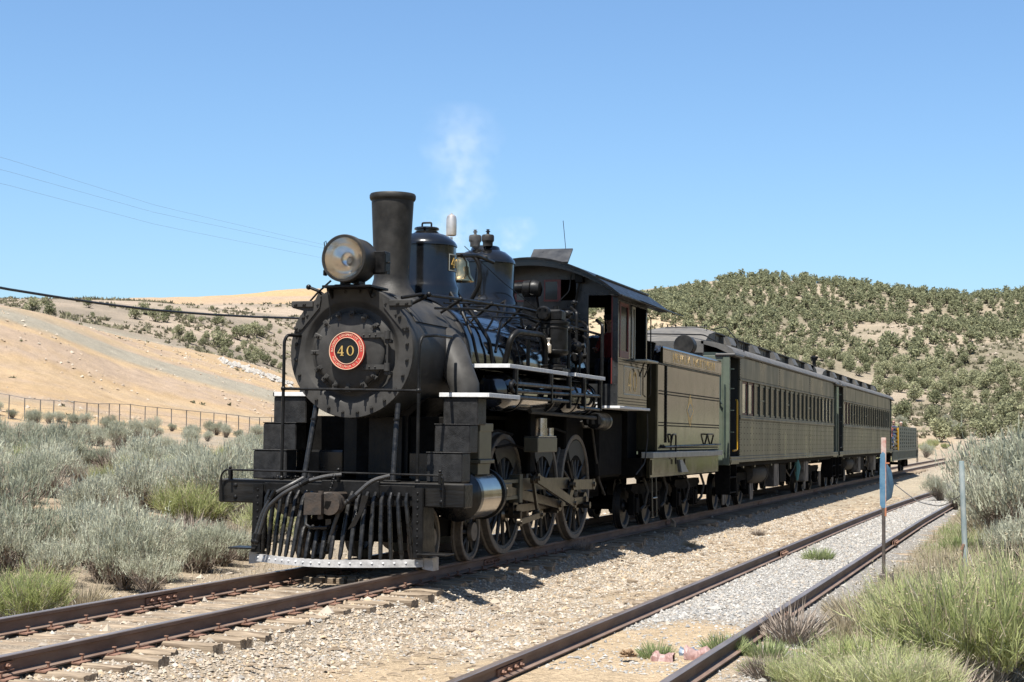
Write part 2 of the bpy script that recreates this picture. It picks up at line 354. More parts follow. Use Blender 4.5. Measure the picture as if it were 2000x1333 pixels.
def terrain(x, y):
    x = np.atleast_1d(np.asarray(x, float)); y = np.atleast_1d(np.asarray(y, float))
    zn = np.interp(x, _NX, _NZ)
    off = np.clip((np.abs(x - 2.2) - 4.2) / 6, 0, 1)
    zn = zn + off * (vnoise(x, y, 5, 3, 3) * .22) + vnoise(x, y, .9, 5, 2) * .018 * np.clip(np.abs(x) - 1.2, 0, 1)
    dx = x - CAM.x; dy = y - CAM.y; r = np.hypot(dx, dy); az = np.degrees(np.arctan2(dx, dy))
    K = 6; _sm = lambda T: [sum(w_ * np.interp(az + d_, _AZ, T[:, k]) for d_, w_ in ((-1.1, .2), (-.5, .2), (0, .2), (.5, .2), (1.1, .2))) for k in range(K)]; Rk = _sm(_R); Zk = _sm(_Z)
    z0_ = np.interp(az, [-60, -19, -12, 60, 100], [.95, .9, -.35, -.3, .9]); Rk = [np.full_like(r, 0.0), np.full_like(r, 70.0)] + Rk + [np.full_like(r, 2600.0), np.full_like(r, 9000.0)]
    Zk = [z0_, z0_ + .1] + Zk + [Zk[-1] * .35, np.full_like(r, -40.0)]
    zf = np.array(Zk[-1]); 
    for k in range(len(Rk) - 1):
        t = (r - Rk[k]) / (Rk[k + 1] - Rk[k]); msk = (t >= 0) & (t < 1); ts = np.clip(t, 0, 1)
        ts = ts * .65 + (ts * ts * (3 - 2 * ts)) * .35
        zf = np.where(msk, Zk[k] * (1 - ts) + Zk[k + 1] * ts, zf)
    right_hill = np.clip((az + 12) / 6, 0, 1) * np.clip((r - 250) / 60, 0, 1) * np.clip((900 - r) / 150, 0, 1)
    left_ridge = np.clip((-16 - az) / 5, 0, 1) * np.clip((r - 300) / 40, 0, 1) * np.clip((1400 - r) / 300, 0, 1)
    dumpf = np.clip((-18 - az) / 4, 0, 1) * np.clip((r - 120) / 40, 0, 1) * np.clip((300 - r) / 40, 0, 1)
    nearcrest = np.clip(np.abs(r - np.interp(az, _AZ, _R[:, 5])) / 60, 0.12, 1)
    zf = zf + right_hill * nearcrest * (vnoise(x, y, 90, 11, 4) * 6.0 + vnoise(x, y, 14, 12, 3) * .9)
    zf = zf + left_ridge * (vnoise(x, y, 60, 13, 4) * 2.4) + dumpf * (vnoise(x, y, 30, 14, 3) * .5 + vnoise((x * .89 - y * .45) * 1.0, (x * .45 + y * .89) * .10, 4.5, 16, 4) * .55)
    zf = zf + np.clip((r - 90) / 60, 0, 1) * vnoise(x, y, 12, 15, 3) * .18
    near = np.clip((115 - r) / 50, 0, 1); near = near * near * (3 - 2 * near)
    # the level track bed runs straight on through
    bed = np.clip((7.5 - np.abs(x - 2.2)) / 3.5, 0, 1) * np.clip((230 - r) / 60, 0, 1)
    z = zf * (1 - near) + zn * near
    z = z * (1 - bed) + (np.interp(x, _NX, _NZ)) * bed
    z = z + .75 * np.clip((x - 6.6) / 2.2, 0, 1) * np.clip((y - 6) / 8, 0, 1) * np.clip((95 - r) / 30, 0, 1)
    return z
def tz(x, y): return float(terrain(x, y)[0])

def lerp(a, b, t): return a * (1 - t[:, None]) + b * t[:, None]
def sandy(x, y):
    s = lambda v, a, b: np.clip((v - a) / (b - a), 0, 1)
    a = s(-y - 3.0 + vnoise(x, y, 1.6, 22) * 2.4 + (x - 3) * .5, 0, 1.0) * s(x, 1.7, 2.4) * s(6.0 - x, 0, .5)
    return np.maximum(a, .75 * s(vnoise(x, y, 1.1, 27, 4), .12, .3) * s(x, 1.9, 2.5) * s(4.1 - x, 0, .3))
def ground_colour(x, y, z):
    dx = x - CAM.x; dy = y - CAM.y; r = np.hypot(dx, dy); az = np.degrees(np.arctan2(dx, dy)); n = len(x)
    A = lambda *c: np.tile(np.array(c), (n, 1))
    c = A(.47, .385, .285)
    s = lambda v, a, b: np.clip((v - a) / (b - a), 0, 1)
    # ballast along the tracks, paler grey inside the side track, blond sand patches
    gr = np.maximum(s(2.9 - np.abs(x), 0, .8), 0); c = lerp(c, A(.44, .36, .27), gr)
    inn = s(1.5 - np.abs(x - 4.9), 0, .4) * s(y, -6.5, -3.5); c = lerp(c, A(.36, .335, .305), inn)
    mid = s(x, 1.2, 1.6) * s(4.3 - x, 0, .3); gp = s(vnoise(x, y, 2.4, 21, 4), -.15, .25); c = lerp(c, A(.46, .375, .275), mid * gp)
    sand = sandy(x, y); c = lerp(c, A(.60, .46, .30), sand)
    c = lerp(c, A(.50, .43, .32), s(y, 25, 45) * mid * .8)
    lf = s(-x, 2.4, 3.4); c = lerp(c, lerp(A(.43, .36, .27), A(.53, .40, .265), s(vnoise(x, y, 5, 23), -.3, .4)), lf)
    rt = s(x, 5.8, 6.8); c = lerp(c, lerp(A(.36, .31, .23), A(.47, .40, .28), s(vnoise(x, y, 3, 24), -.4, .4)), rt)
    # dump slope: ochre with streaks running down it
    df = s(-az, 15, 19) * s(r, 105, 130) * s(330 - r, 0, 20)
    u = x * .89 - y * .45; w = x * .45 + y * .89   # across and down the fall line
    st = vnoise(u * 3.0, w * .22, 9, 31, 5)
    d = lerp(A(.50, .355, .205), A(.47, .355, .255), s(st, -.22, .22)); d = lerp(d, A(.55, .40, .235), s(vnoise(u * 4, w * .2, 14, 32), .08, .3) * .8)
    d = lerp(d, A(.36, .34, .27), s(vnoise(u * 1.3, w * .10, 16, 37, 3), .12, .34) * .8)
    c = lerp(c, d, df)
    mr = s(-az, 16, 19) * s(r, 290, 310)
    e = lerp(A(.28, .235, .18), A(.46, .37, .28), s(vnoise(x, y, 26, 33, 5), -.25, .35)); e = lerp(e, A(.54, .42, .28), s(-vnoise(x, y, 50, 34, 3), .1, .3) * s(26.5 + az, 0, 3))
    c = lerp(c, e, mr)
    far = s(r, 560, 640) * s(-az, 12, 17); f = lerp(A(.53, .37, .195), A(.46, .345, .245), s(vnoise(x, z * 6, 60, 35, 4), -.2, .3)); c = lerp(c, f, far)
    rh = s(r, 235, 275) * s(az, -18, -15); g = lerp(A(.24, .21, .145), A(.42, .345, .255), s(vnoise(x, y, 20, 36, 5), -.35, .35))
    g = lerp(g, A(.55, .43, .28), s(-9.5 - az, 0, 2.5) * s(470 - r + vnoise(x, y, 30, 39) * 30, 0, 30))
    c = lerp(c, g, rh)
    flat = s(az, -14, -10) * s(r, 60, 100) * s(265 - r, 0, 30) * s(x, 8, 12); c = lerp(c, lerp(A(.30, .30, .19), A(.42, .37, .25), s(vnoise(x, y, 9, 51, 4), -.2, .3)), flat)
    sc_ = s(az, 10, 18) * s(140 - az, 0, 30) * s(r, 30, 60); c = lerp(c, A(.13, .135, .08), sc_ * s(vnoise(x, y, 9, 50, 4), -.30, .05) * .92)
    return np.clip(c * ALB * (1 + vnoise(x, y, .35, 40, 2)[:, None] * .06), 0, 1)

hd = -math.degrees(YAW)
azs = np.concatenate([np.arange(-180 + hd, -24 + hd, 3.0), np.arange(-24 + hd, 22 + hd, .095), np.arange(22 + hd, 180 + hd, 3.0)])
rs = np.concatenate([[0.0], np.geomspace(2.0, 60, 190), np.geomspace(60.6, 900, 230)[1:], np.geomspace(930, 9000, 26)])
AA, RR = np.meshgrid(np.radians(azs), rs, indexing='ij')
gx = (CAM.x + RR * np.sin(AA)).ravel(); gy = (CAM.y + RR * np.cos(AA)).ravel(); gz = terrain(gx, gy)
na, nr = len(azs), len(rs)
i, j = np.meshgrid(np.arange(na), np.arange(nr - 1), indexing='ij'); i2 = (i + 1) % na
F = np.stack([(i * nr + j), (i * nr + j + 1), (i2 * nr + j + 1), (i2 * nr + j)], -1).reshape(-1, 4)
GM = bpy.data.materials.new("desert_ground"); GM.use_nodes = True; n = GM.node_tree; b = n.nodes["Principled BSDF"]; L = n.links.new
b.inputs["Roughness"].default_value = .95; b.inputs["Specular IOR Level"].default_value = .15
at = n.nodes.new("ShaderNodeVertexColor"); at.layer_name = "Col"; geo = n.nodes.new("ShaderNodeNewGeometry")
def tex(kind, sc, **k):
    t = n.nodes.new(kind); t.inputs["Scale"].default_value = sc; L(geo.outputs["Position"], t.inputs[0])
    for a_, v in k.items(): t.inputs[a_].default_value = v
    return t
v1 = tex("ShaderNodeTexVoronoi", 34.0); v2 = tex("ShaderNodeTexNoise", 5.0, Detail=9.0, Roughness=.7); v3 = tex("ShaderNodeTexNoise", .35, Detail=10.0, Roughness=.72); v4 = tex("ShaderNodeTexNoise", 60.0, Detail=5.0)
hs = n.nodes.new("ShaderNodeSeparateColor"); L(v1.outputs["Color"], hs.inputs[0])
def mrange(src, a, b_, lo, hi):
    q = n.nodes.new("ShaderNodeMapRange"); L(src, q.inputs[0]); q.inputs[1].default_value = a; q.inputs[2].default_value = b_; q.inputs[3].default_value = lo; q.inputs[4].default_value = hi; return q.outputs[0]
def mul(a_, b_):
    q = n.nodes.new("ShaderNodeVectorMath"); q.operation = 'MULTIPLY'; L(a_, q.inputs[0])
    if b_.type == 'VALUE':
        cb = n.nodes.new("ShaderNodeCombineXYZ"); [L(b_, cb.inputs[k]) for k in range(3)]; L(cb.outputs[0], q.inputs[1])
    else: L(b_, q.inputs[1])
    return q.outputs[0]
c0 = mul(at.outputs[0], mrange(hs.outputs[0], 0, 1, .74, 1.22)); c0 = mul(c0, mrange(v2.outputs[0], .3, .7, .86, 1.13)); c0 = mul(c0, mrange(v3.outputs[0], .32, .68, .84, 1.14))
L(c0, b.inputs["Base Color"])
bp = n.nodes.new("ShaderNodeBump"); bp.inputs["Strength"].default_value = .8; bp.inputs["Distance"].default_value = .015
ad = n.nodes.new("ShaderNodeMath"); L(v1.outputs["Distance"], ad.inputs[0]); L(v4.outputs[0], ad.inputs[1]); L(ad.outputs[0], bp.inputs["Height"])
bp2 = n.nodes.new("ShaderNodeBump"); bp2.inputs["Strength"].default_value = .7; bp2.inputs["Distance"].default_value = .6
L(v3.outputs[0], bp2.inputs["Height"]); L(bp2.outputs[0], bp.inputs["Normal"]); L(bp.outputs[0], b.inputs["Normal"])
go = link(bpy.data.objects.new("desert_ground", mesh_np("desert_ground", np.stack([gx, gy, gz], 1), F, [GM], True, ground_colour(gx, gy, gz))))
tag(go, "pale sandy ground rising to dump slopes and hills behind the tracks", kind="structure")
def px_at(px, r, py=None):
    """point on the ground at the photograph's column px, r metres out"""
    a = -YAW + math.atan((px - 1000) / FPX); x = CAM.x + r * math.sin(a); y = CAM.y + r * math.cos(a)
    return x, y, tz(x, y)
# ------------------------------------------------------------------ tracks
def rail_mesh(L_, zt=0.0, h=.155):
    g = G(); hw = .036
    pr = [(-.07, -h), (.07, -h), (.07, -h + .012), (.010, -h + .03), (.010, -.045), (hw, -.034), (hw, -.006), (hw - .008, 0), (-hw + .008, 0), (-hw, -.006), (-hw, -.034), (-.010, -.045), (-.010, -h + .03), (-.07, -h + .012)]
    n_ = len(pr)
    v = [(x, y, z + zt) for y in (0, L_) for x, z in pr]
    for k in range(n_):
        g.cm = 1 if k in (6, 7, 8) else 0
        g.add([v[k], v[(k + 1) % n_], v[n_ + (k + 1) % n_], v[n_ + k]], [(0, 1, 2, 3)])
    g.cm = 0; g.add(v[:n_], [tuple(range(n_))]); g.add(v[n_:], [tuple(range(n_))])
    return g.me("rail", [RAILM, RAILT], ang=25)
def bolt_mesh(r=.018, h=.02, n=6, m_=None, name="bolt", dome=False):
    g = G()
    if dome: g.lathe([(r, 0), (r * .86, h * .6), (r * .4, h * .95), (.0005, h)], ax='y', n=8); g.v = [(x, -y, z) for x, y, z in g.v]
    else: g.cyl((0, 0, 0), (0, -h, 0), r, n=n); g.cyl((0, -h, 0), (0, -h * 1.45, 0), r * .5, n=6)
    return g.me(name, [m_ or BLK])
mt = thing("railway_track", (0, 20, -.155), "main railway track with rusty rails on weathered sleepers under the train", "railway track")
st = thing("railway_track", (4.9, 20, -.255), "half buried siding track of two rusty rails right of the train", "railway track")
RL = 11.9
rmesh = rail_mesh(RL - .008)
def joint(parent, x, y, z, side, near=True):
    g = G(); s_ = side
    g.prism([(s_ * .012, -.118), (s_ * .040, -.122), (s_ * .040, -.112), (s_ * .026, -.100), (s_ * .026, -.058), (s_ * .034, -.048), (s_ * .012, -.046)], 'y', -.33, .33)
    o = g.build("joint_bar", FIXM, parent, (x, y, z))
    if near:
        for k, dy in enumerate((-.24, -.09, .09, .24)):
            q = G(); q.cyl((0, 0, 0), (s_ * .028, 0, 0), .022, n=6); q.cyl((s_ * .028, 0, 0), (s_ * .045, 0, 0), .012, n=6)
            q.build("track_bolt", FIXM, o, (x + s_ * .026, y + dy, z - .080))
for k in range(14):
    y0 = -20.4 + k * RL
    inst("rail", rmesh, mt, (-.753, y0 + 5.2, 0)); inst("rail", rmesh, mt, (.753, y0, 0))
    if k < 6:
        joint(mt, .753, y0, 0, 1, k < 3); joint(mt, -.753, y0 + 5.2, 0, 1, k < 3)
def sx(y): return 4.86 + .0022 * (y + 7) + (.00055 * max(0, y - 16) ** 2)
for k in range(7):
    for s_ in (-1, 1):
        ya = -21.6 + k * 9.9 + (2.6 if s_ > 0 else 0); yb = ya + 9.892
        o = inst("rail", rail_mesh(9.892, h=.135), st, (sx(ya) + s_ * .735, ya, -.10)); o.rotation_euler.z = -math.atan2(sx(yb) - sx(ya), 9.892)
for x_, y_ in ((sx(-6.3) - .735, -6.2), (4.18, 8.5), (sx(-1.4) + .735, -1.25), (5.70, 12.4)):
    joint(st, x_, y_, -.10, 1 if x_ < 4.3 else -1); joint(st, x_, y_, -.10, -1 if x_ < 4.3 else 1)
# sleepers
def sleeper_mesh(seed, L_=2.62, w=.21, h=.17):
    r_ = random.Random(seed); g = G(); N = 12; ring = []
    for i in range(N + 1):
        x = -L_ / 2 + L_ * i / N; j = lambda a: r_.uniform(-a, a)
        e = .02 if i in (0, N) else 0
        ring.append([(x + j(.03) * (i in (0, N)), -w / 2 + e + j(.009), -h), (x + j(.03) * (i in (0, N)), -w / 2 + e + j(.010), -.02 + j(.009)), (x, -w / 4 + j(.012), j(.010) - e * .6), (x, -.004 + j(.010), -.014 + j(.012)), (x, .012 + j(.012), j(.012)), (x, w / 4 + j(.015), j(.009) - e * .4), (x + j(.03) * (i in (0, N)), w / 2 - e + j(.009), -.02 + j(.010)), (x, w / 2 - e, -h)])
    v = [p for q in ring for p in q]; n_ = 8
    f = [(i * n_ + k, i * n_ + (k + 1) % n_, (i + 1) * n_ + (k + 1) % n_, (i + 1) * n_ + k) for i in range(N) for k in range(n_)]
    f += [tuple(range(n_)), tuple(range(N * n_, N * n_ + n_))]
    g.add(v, f); return g.me("sleeper", [WOOD], ang=28)
SL = [sleeper_mesh(i) for i in range(7)]
_pl = G(); _pl.box(-.165, .15, -.088, .088, -.012, 0.0); _pl.box(.070, .085, -.088, .088, 0, .012); _pl.box(-.085, -.070, -.088, .088, 0, .012); PLM = _pl.me("tie_plate", [FIXM])
_sp = G(); _sp.box(-.008, .008, -.008, .008, -.05, .03); _sp.box(-.024, .012, -.015, .015, .03, .043, .004); SPM = _sp.me("spike", [FIXM])
y = -13.4; k = 0
while y < 92:
    w_ = random.uniform(.47, .56); a = random.uniform(-.03, .03)
    o = inst("sleeper", random.choice(SL), mt, (random.uniform(-.07, .07), y, -.168 + random.uniform(-.006, .006)), (random.uniform(-.006, .006), random.uniform(-.012, .012), a))
    o.scale = (random.uniform(.93, 1.05), random.uniform(.85, 1.2), 1)
    if y < 7:
        for xr in (-.753, .753):
            s_ = 1 if xr > 0 else -1
            inst("tie_plate", PLM, mt, (xr + s_ * random.uniform(-.006, .02), y + random.uniform(-.02, .02), -.1545), (random.uniform(-.03, .03), 0, 0 if s_ > 0 else PI))
            for q in (-1, 1):
                inst("spike", SPM, mt, (xr + q * .088, y + random.choice((-.05, .05)), -.152 + random.uniform(0, .014)), (random.uniform(-.15, .15), 0, 0 if q > 0 else PI))
    y += w_; k += 1
y = -12
while y < 34:
    o = inst("sleeper", random.choice(SL), st, (sx(y) + random.uniform(-.05, .05), y, -.30 + random.uniform(-.012, .014) + (.0 if y < -5 else -.004)), (0, random.uniform(-.01, .01), random.uniform(-.03, .03)))
    y += random.uniform(.52, .6)
# loose wooden offcuts stacked between the rails under the pilot
ob = thing("wood_block_row", (0, .2, -.14), "two rows of small square wooden blocks lying between the rails below the pilot", "wood blocks")
for r_ in range(2):
    for k in range(7 - r_):
        q = G(); q.box(-.055, .055, -.05, .05, 0, .07, .006); q.build("wood_block", WOOD, ob, (-.52 + k * .15 + r_ * .02, -.02 + r_ * .34, -.165))

# ballast stones: tens of thousands of chips, one object
def stones(name, N, fx, fy, rad, label, pal, seed):
    R_ = np.random.default_rng(seed); x = fx(R_, N); y = fy(R_, N); keep = R_.random(N) > sandy(x, y) * .93
    x, y = x[keep], y[keep]; n_ = len(x); z = terrain(x, y); r = rad(R_, n_)
    base = np.array([(1, 0, 0), (.3, .95, 0), (-.8, .6, 0), (-.85, -.55, 0), (.25, -1, 0), (0.1, 0.05, .8), (0, 0, -.5)], float)
    jit = R_.uniform(-.25, .25, (n_, 7, 3)); P = base[None] + jit
    a = R_.uniform(0, 2 * PI, n_); ca, sa = np.cos(a), np.sin(a); sc = R_.uniform(.6, 1.25, (n_, 3)); P = P * sc[:, None, :] * r[:, None, None]
    X = P[..., 0] * ca[:, None] - P[..., 1] * sa[:, None]; Y = P[..., 0] * sa[:, None] + P[..., 1] * ca[:, None]
    V = np.stack([X + x[:, None], Y + y[:, None], P[..., 2] + (z + r * .15)[:, None]], -1).reshape(-1, 3)
    t = np.array([(0, 1, 5), (1, 2, 5), (2, 3, 5), (3, 4, 5), (4, 0, 5), (1, 0, 6), (2, 1, 6), (3, 2, 6), (4, 3, 6), (0, 4, 6)])
    F_ = (t[None] + (np.arange(n_) * 7)[:, None, None]).reshape(-1, 3)
    pal = np.array(pal) * ALB; c = pal[R_.integers(0, len(pal), n_)] * R_.uniform(.8, 1.15, (n_, 1)); col = np.repeat(c, 7, 0)
    M_ = bpy.data.materials.get("stone") 
    if M_ is None:
        M_ = bpy.data.materials.new("stone"); M_.use_nodes = True; q = M_.node_tree; vc = q.nodes.new("ShaderNodeVertexColor"); vc.layer_name = "Col"
        q.links.new(vc.outputs[0], q.nodes["Principled BSDF"].inputs[0]); q.nodes["Principled BSDF"].inputs["Roughness"].default_value = .85
    o = link(bpy.data.objects.new(name, mesh_np(name, V, F_, [M_], False, col))); tag(o, label, "gravel", kind="stuff"); return o
PAL = [(.50, .41, .31), (.47, .40, .32), (.55, .46, .35), (.42, .36, .28), (.53, .47, .39), (.44, .33, .22), (.51, .39, .25), (.37, .345, .31), (.62, .55, .45)]
PALG = [(.42, .40, .36), (.37, .355, .33), (.47, .45, .41), (.30, .295, .285), (.45, .39, .32), (.54, .51, .47)]
stones("ballast_gravel", 105000, lambda R_, N: np.clip(R_.choice([-1, 1], N, p=[.25, .75]), -1, 1) * np.abs(R_.triangular(0, 1.6, 4.1, N)), lambda R_, N: -12 + R_.power(.62, N) * 44, lambda R_, n_: R_.gamma(2.2, .0043, n_) + .005,
       "mixed pink, tan and grey ballast stones beside the main rails", PAL, 1)
stones("siding_gravel", 50000, lambda R_, N: np.where(R_.random(N) < .93, R_.uniform(4.1, 5.62, N), R_.uniform(5.6, 6.3, N)), lambda R_, N: -5.6 + R_.power(.66, N) * 44, lambda R_, n_: R_.gamma(2.2, .0039, n_) + .005,
       "pale grey gravel filling the half buried siding", PALG, 2)
stones("scattered_stones", 2600, lambda R_, N: R_.uniform(-7, 4.2, N), lambda R_, N: R_.uniform(-12, 40, N), lambda R_, n_: R_.gamma(2.0, .010, n_) + .012,
       "larger tan and white stones scattered over the dirt beside the tracks", PAL, 3)
# wood chips and bark lying between the tracks
R_ = np.random.default_rng(9); N = 900; x = R_.uniform(1.4, 4.1, N); y = R_.uniform(-7, 45, N); z = terrain(x, y) + .008; l_ = R_.uniform(.03, .16, N); w_ = R_.uniform(.006, .022, N); a = R_.normal(.4, .7, N)
dx_, dy_ = np.cos(a) * l_, np.sin(a) * l_; ex, ey = -np.sin(a) * w_, np.cos(a) * w_
V = np.stack([np.stack([x - dx_ - ex, y - dy_ - ey, z], 1), np.stack([x + dx_ - ex, y + dy_ - ey, z + .01], 1), np.stack([x + dx_ * .8 + ex, y + dy_ * .8 + ey, z + .012], 1), np.stack([x - dx_ + ex, y - dy_ + ey, z + .002], 1), np.stack([x, y, z + .028], 1)], 1).reshape(-1, 3)
t = np.array([(0, 1, 4), (1, 2, 4), (2, 3, 4), (3, 0, 4)]); F_ = (t[None] + (np.arange(N) * 5)[:, None, None]).reshape(-1, 3)
tag(link(bpy.data.objects.new("wood_chip_litter", mesh_np("wood_chip_litter", V, F_, [WOOD]))), "splintered wood chips littering the gravel between the two tracks", "litter", kind="stuff")

# ------------------------------------------------------------------ glyphs
def glyph4(g, ox, oz, h, y, d):
    s_ = h
    P = lambda l: [(ox + a * s_, oz + b * s_) for a, b in l]
    g.prism(P([(.40, .0), (.56, .0), (.56, 1.0), (.44, 1.0), (.40, .92)]), 'y', y, y + d)
    g.prism(P([(.0, .24), (.40, .24), (.40, .33), (.10, .33), (.0, .30)]), 'y', y, y + d)
    g.prism(P([(.56, .24), (.68, .24), (.68, .33), (.56, .33)]), 'y', y, y + d)
    g.prism(P([(.0, .30), (.10, .33), (.40, .80), (.40, .92), (.44, 1.0)]), 'y', y, y + d)
    g.prism(P([(.28, -.0), (.68, -.0), (.68, .045), (.56, .075), (.40, .075), (.28, .045)]), 'y', y + .0004, y + d - .0004)
def glyph0(g, ox, oz, h, y, d, w=.56):
    N = 28; v = []
    for yy in (y, y + d):
        for k in range(N):
            a = 2 * PI * k / N; v.append((ox + w * h / 2 + math.cos(a) * w * h / 2, yy, oz + h / 2 + math.sin(a) * h / 2))
        for k in range(N):
            a = 2 * PI * k / N; v.append((ox + w * h / 2 + math.cos(a) * (w * h / 2 - .15 * h), yy, oz + h / 2 + math.sin(a) * (h / 2 - .05 * h)))
    f = []
    for k in range(N):
        k2 = (k + 1) % N
        f += [(k, k2, N + k2, N + k), (2 * N + k, 2 * N + k2, 3 * N + k2, 3 * N + k), (k, k2, 2 * N + k2, 2 * N + k), (N + k, N + k2, 3 * N + k2, 3 * N + k)]
    g.add(v, f)
def text_mesh(body, size, ext=.002, bold=0.0):
    c = bpy.data.curves.new("t", 'FONT'); c.body = body; c.size = size; c.extrude = ext; c.align_x = 'CENTER'; c.offset = bold; c.resolution_u = 2
    o = bpy.data.objects.new("t", c); link(o); dg = bpy.context.evaluated_depsgraph_get(); me = o.evaluated_get(dg).to_mesh()
    V = [tuple(v.co) for v in me.vertices]; Fc = [tuple(p.vertices) for p in me.polygons]
    o.evaluated_get(dg).to_mesh_clear(); bpy.data.objects.remove(o); bpy.data.curves.remove(c); return V, Fc
_lc = {}
def ring_text(g, s_, R, cx, y, cz, mid, size, step, top=True):
    for k, ch in enumerate(s_):
        if ch == ' ': continue
        if ch not in _lc: _lc[ch] = text_mesh(ch, size, .002, 0)
        V, Fc = _lc[ch]; a = mid + (k - (len(s_) - 1) / 2) * step * (-1 if top else 1)
        M_ = Matrix.Rotation(-(PI / 2 - a) if top else -( -PI / 2 - a), 3, 'Z')
        # text plane xy -> world x,z ; baseline pushed to the ring's radius
        out = []
        for p in V:
            q = Vector((p[0], p[1] - size * .36, p[2])); rot = (a - PI / 2) if top else (a + PI / 2)
            c_, s2 = math.cos(rot), math.sin(rot); X = q.x * c_ - q.y * s2 + math.cos(a) * R; Z = q.x * s2 + q.y * c_ + math.sin(a) * R
            out.append((cx + X, y - q.z, cz + Z))
        g.add(out, Fc)

# ------------------------------------------------------------------ locomotive
loco = thing("steam_locomotive", (0, 5, 0), "black steam locomotive numbered 40 with tall stack and pilot", "locomotive")
CZ = 2.755
g = G(); g.lathe([(.80, .02), (.84, .02), (.845, .10), (.835, .14), (.835, 2.02), (.845, 2.03), (.845, 2.10), (.80, 2.10)], (0, 0, CZ), 'y', 64); smk = g.build("smokebox", GRAPH, loco)
# side cleaning plate with seams on the smokebox
g = G(); g.lathe([(.842, .30), (.850, .31), (.850, 1.55), (.842, 1.56)], (0, 0, CZ), 'y', 24, math.radians(28), math.radians(64)); g.build("wrapper_patch", GRAPH, smk)
g = G(); g.lathe([(.84, .10), (.842, .0), (.835, -.012), (.66, -.012), (.635, 0.0), (.60, .045), (.565, .058), (.53, .048), (.50, .012), (.49, -.03), (.30, -.03)], (0, 0, CZ), 'y', 72)
front = g.build("smokebox_front", GRAPH, loco)
g = G(); g.lathe([(.475, -.028), (.475, -.058), (.46, -.074), (.43, -.088), (.34, -.105), (.18, -.118), (.0005, -.122)], (0, 0, CZ), 'y', 64); door = g.build("smokebox_door", GRAPH, loco)
bm_ = bolt_mesh(.024, .030, 6, GRAPH, "bolt")
for k in range(24):
    a = 2 * PI * (k + .5) / 24; inst("bolt", bm_, front, (math.cos(a) * .765, -.010, CZ + math.sin(a) * .765))
q = G(); q.box(-.030, .030, -.050, .0, -.075, .045, .008); q.cyl((0, -.05, -.01), (0, -.085, -.01), .022, n=6); q.cyl((0, -.085, -.01), (0, -.118, -.01), .011, n=6); cl = q.me("door_clamp", [GRAPH])
for d in (-42, -64, -90, -112, -133, -152, -178, 156, 132, 108, 86, 64, 42):
    a = math.radians(d); o = inst("door_clamp", cl, door, (math.cos(a) * .475, -.045, CZ + math.sin(a) * .475)); o.rotation_euler.y = PI / 2 - a
for dz in (.20, -.20):      # hinge straps
    z0 = CZ + dz; q = G(); q.prism([(.20, z0 - .035), (.175, z0), (.20, z0 + .035), (.52, z0 + .028), (.52, z0 - .028)], 'y', -.128, -.100)
    q.cyl((.53, -.105, z0 - .05), (.53, -.105, z0 + .05), .038, n=12); q.box(.49, .57, -.10, -.0, z0 - .10, z0 - .05, .008)
    h = q.build("hinge_strap", GRAPH, door)
    for x_ in (.22, .30, .38): inst("bolt", bolt_mesh(.013, .016, 8, GRAPH, "rivet", True), h, (x_, -.127, z0))
q = G(); q.cyl((.53, -.10, CZ - .30), (.53, -.10, CZ + .26), .014, n=8); q.build("hinge_pin", GRAPH, door)
# number plate
q = G(); q.lathe([(.0005, -.185), (.165, -.185), (.172, -.178), (.172, -.150), (.0005, -.150)], (0.02, 0, CZ), 'y', 48); q.cyl((.02, -.12, CZ), (.02, -.15, CZ), .05); npl = q.build("number_plate", BLKG, door)
q = G(); q.lathe([(.163, -.180), (.163, -.196), (.233, -.196), (.238, -.190), (.238, -.150), (.163, -.150)], (.02, 0, CZ), 'y', 56); q.build("plate_ring", RED, npl)
q = G(); q.lathe([(.230, -.196), (.230, -.203), (.238, -.203), (.238, -.192)], (.02, 0, CZ), 'y', 56); q.lathe([(.163, -.196), (.163, -.203), (.170, -.203), (.170, -.196)], (.02, 0, CZ), 'y', 56); q.build("ring_bead", LETM, npl)
q = G(); glyph4(q, -.105, CZ - .062, .125, -.198, .014); glyph0(q, .020, CZ - .062, .125, -.198, .014, .78); q.build("numerals", GOLD, npl)
q = G(); ring_text(q, "BALDWIN LOCOMOTIVE WORKS", .2, .02, -.198, CZ, PI / 2, .041, .138, True); ring_text(q, "PHILADELPHIA U.S.A.", .2, .02, -.198, CZ, -PI / 2, .041, .128, False)
q.build("plate_lettering", LETM, npl)["kind"] = "stuff"
# flag bracket ears on the ring
for s_ in (-1, 1):
    q = G(); q.prism([(s_ * .82, CZ + .56), (s_ * .52, CZ + .64), (s_ * .42, CZ + .68), (s_ * .44, CZ + .56), (s_ * .70, CZ + .26), (s_ * .78, CZ + .25), (s_ * .765, CZ + .36), (s_ * .66, CZ + .52)], 'y', -.034, -.014)
    q.box(min(s_ * .82, s_ * .52), max(s_ * .82, s_ * .52), -.06, .0, CZ + .565, CZ + .645, .008); br = q.build("flag_bracket", GRAPH, loco)
    for x_, z_ in ((.76, .605), (.64, .605), (.66, .44), (.76, .30)): inst("bolt", bm_, br, (s_ * x_, -.058 if z_ > .6 else -.03, CZ + z_))
# classification-light bracket and lever at the upper left of the ring
q = G(); q.sphere((-.60, -.02, 3.58), .035); q.tube([(-.60, -.02, 3.58), (-.47, 0, 3.53), (-.38, .02, 3.46)], .020); q.tube([(-.57, -.03, 3.40), (-.48, -.02, 3.50), (-.30, 0, 3.66)], .013); q.build("hand_lever", BLK, loco)
q = G(); q.prism([(-.56, 3.30), (-.50, 3.30), (-.42, 3.46), (-.46, 3.50)], 'y', -.03, 0.02); q.tube([(-.30, -.12, 3.56), (-.27, -.08, 3.30), (-.28, -.03, 3.10)], .008, 6); q.build("lever_bracket", GRAPH, loco)
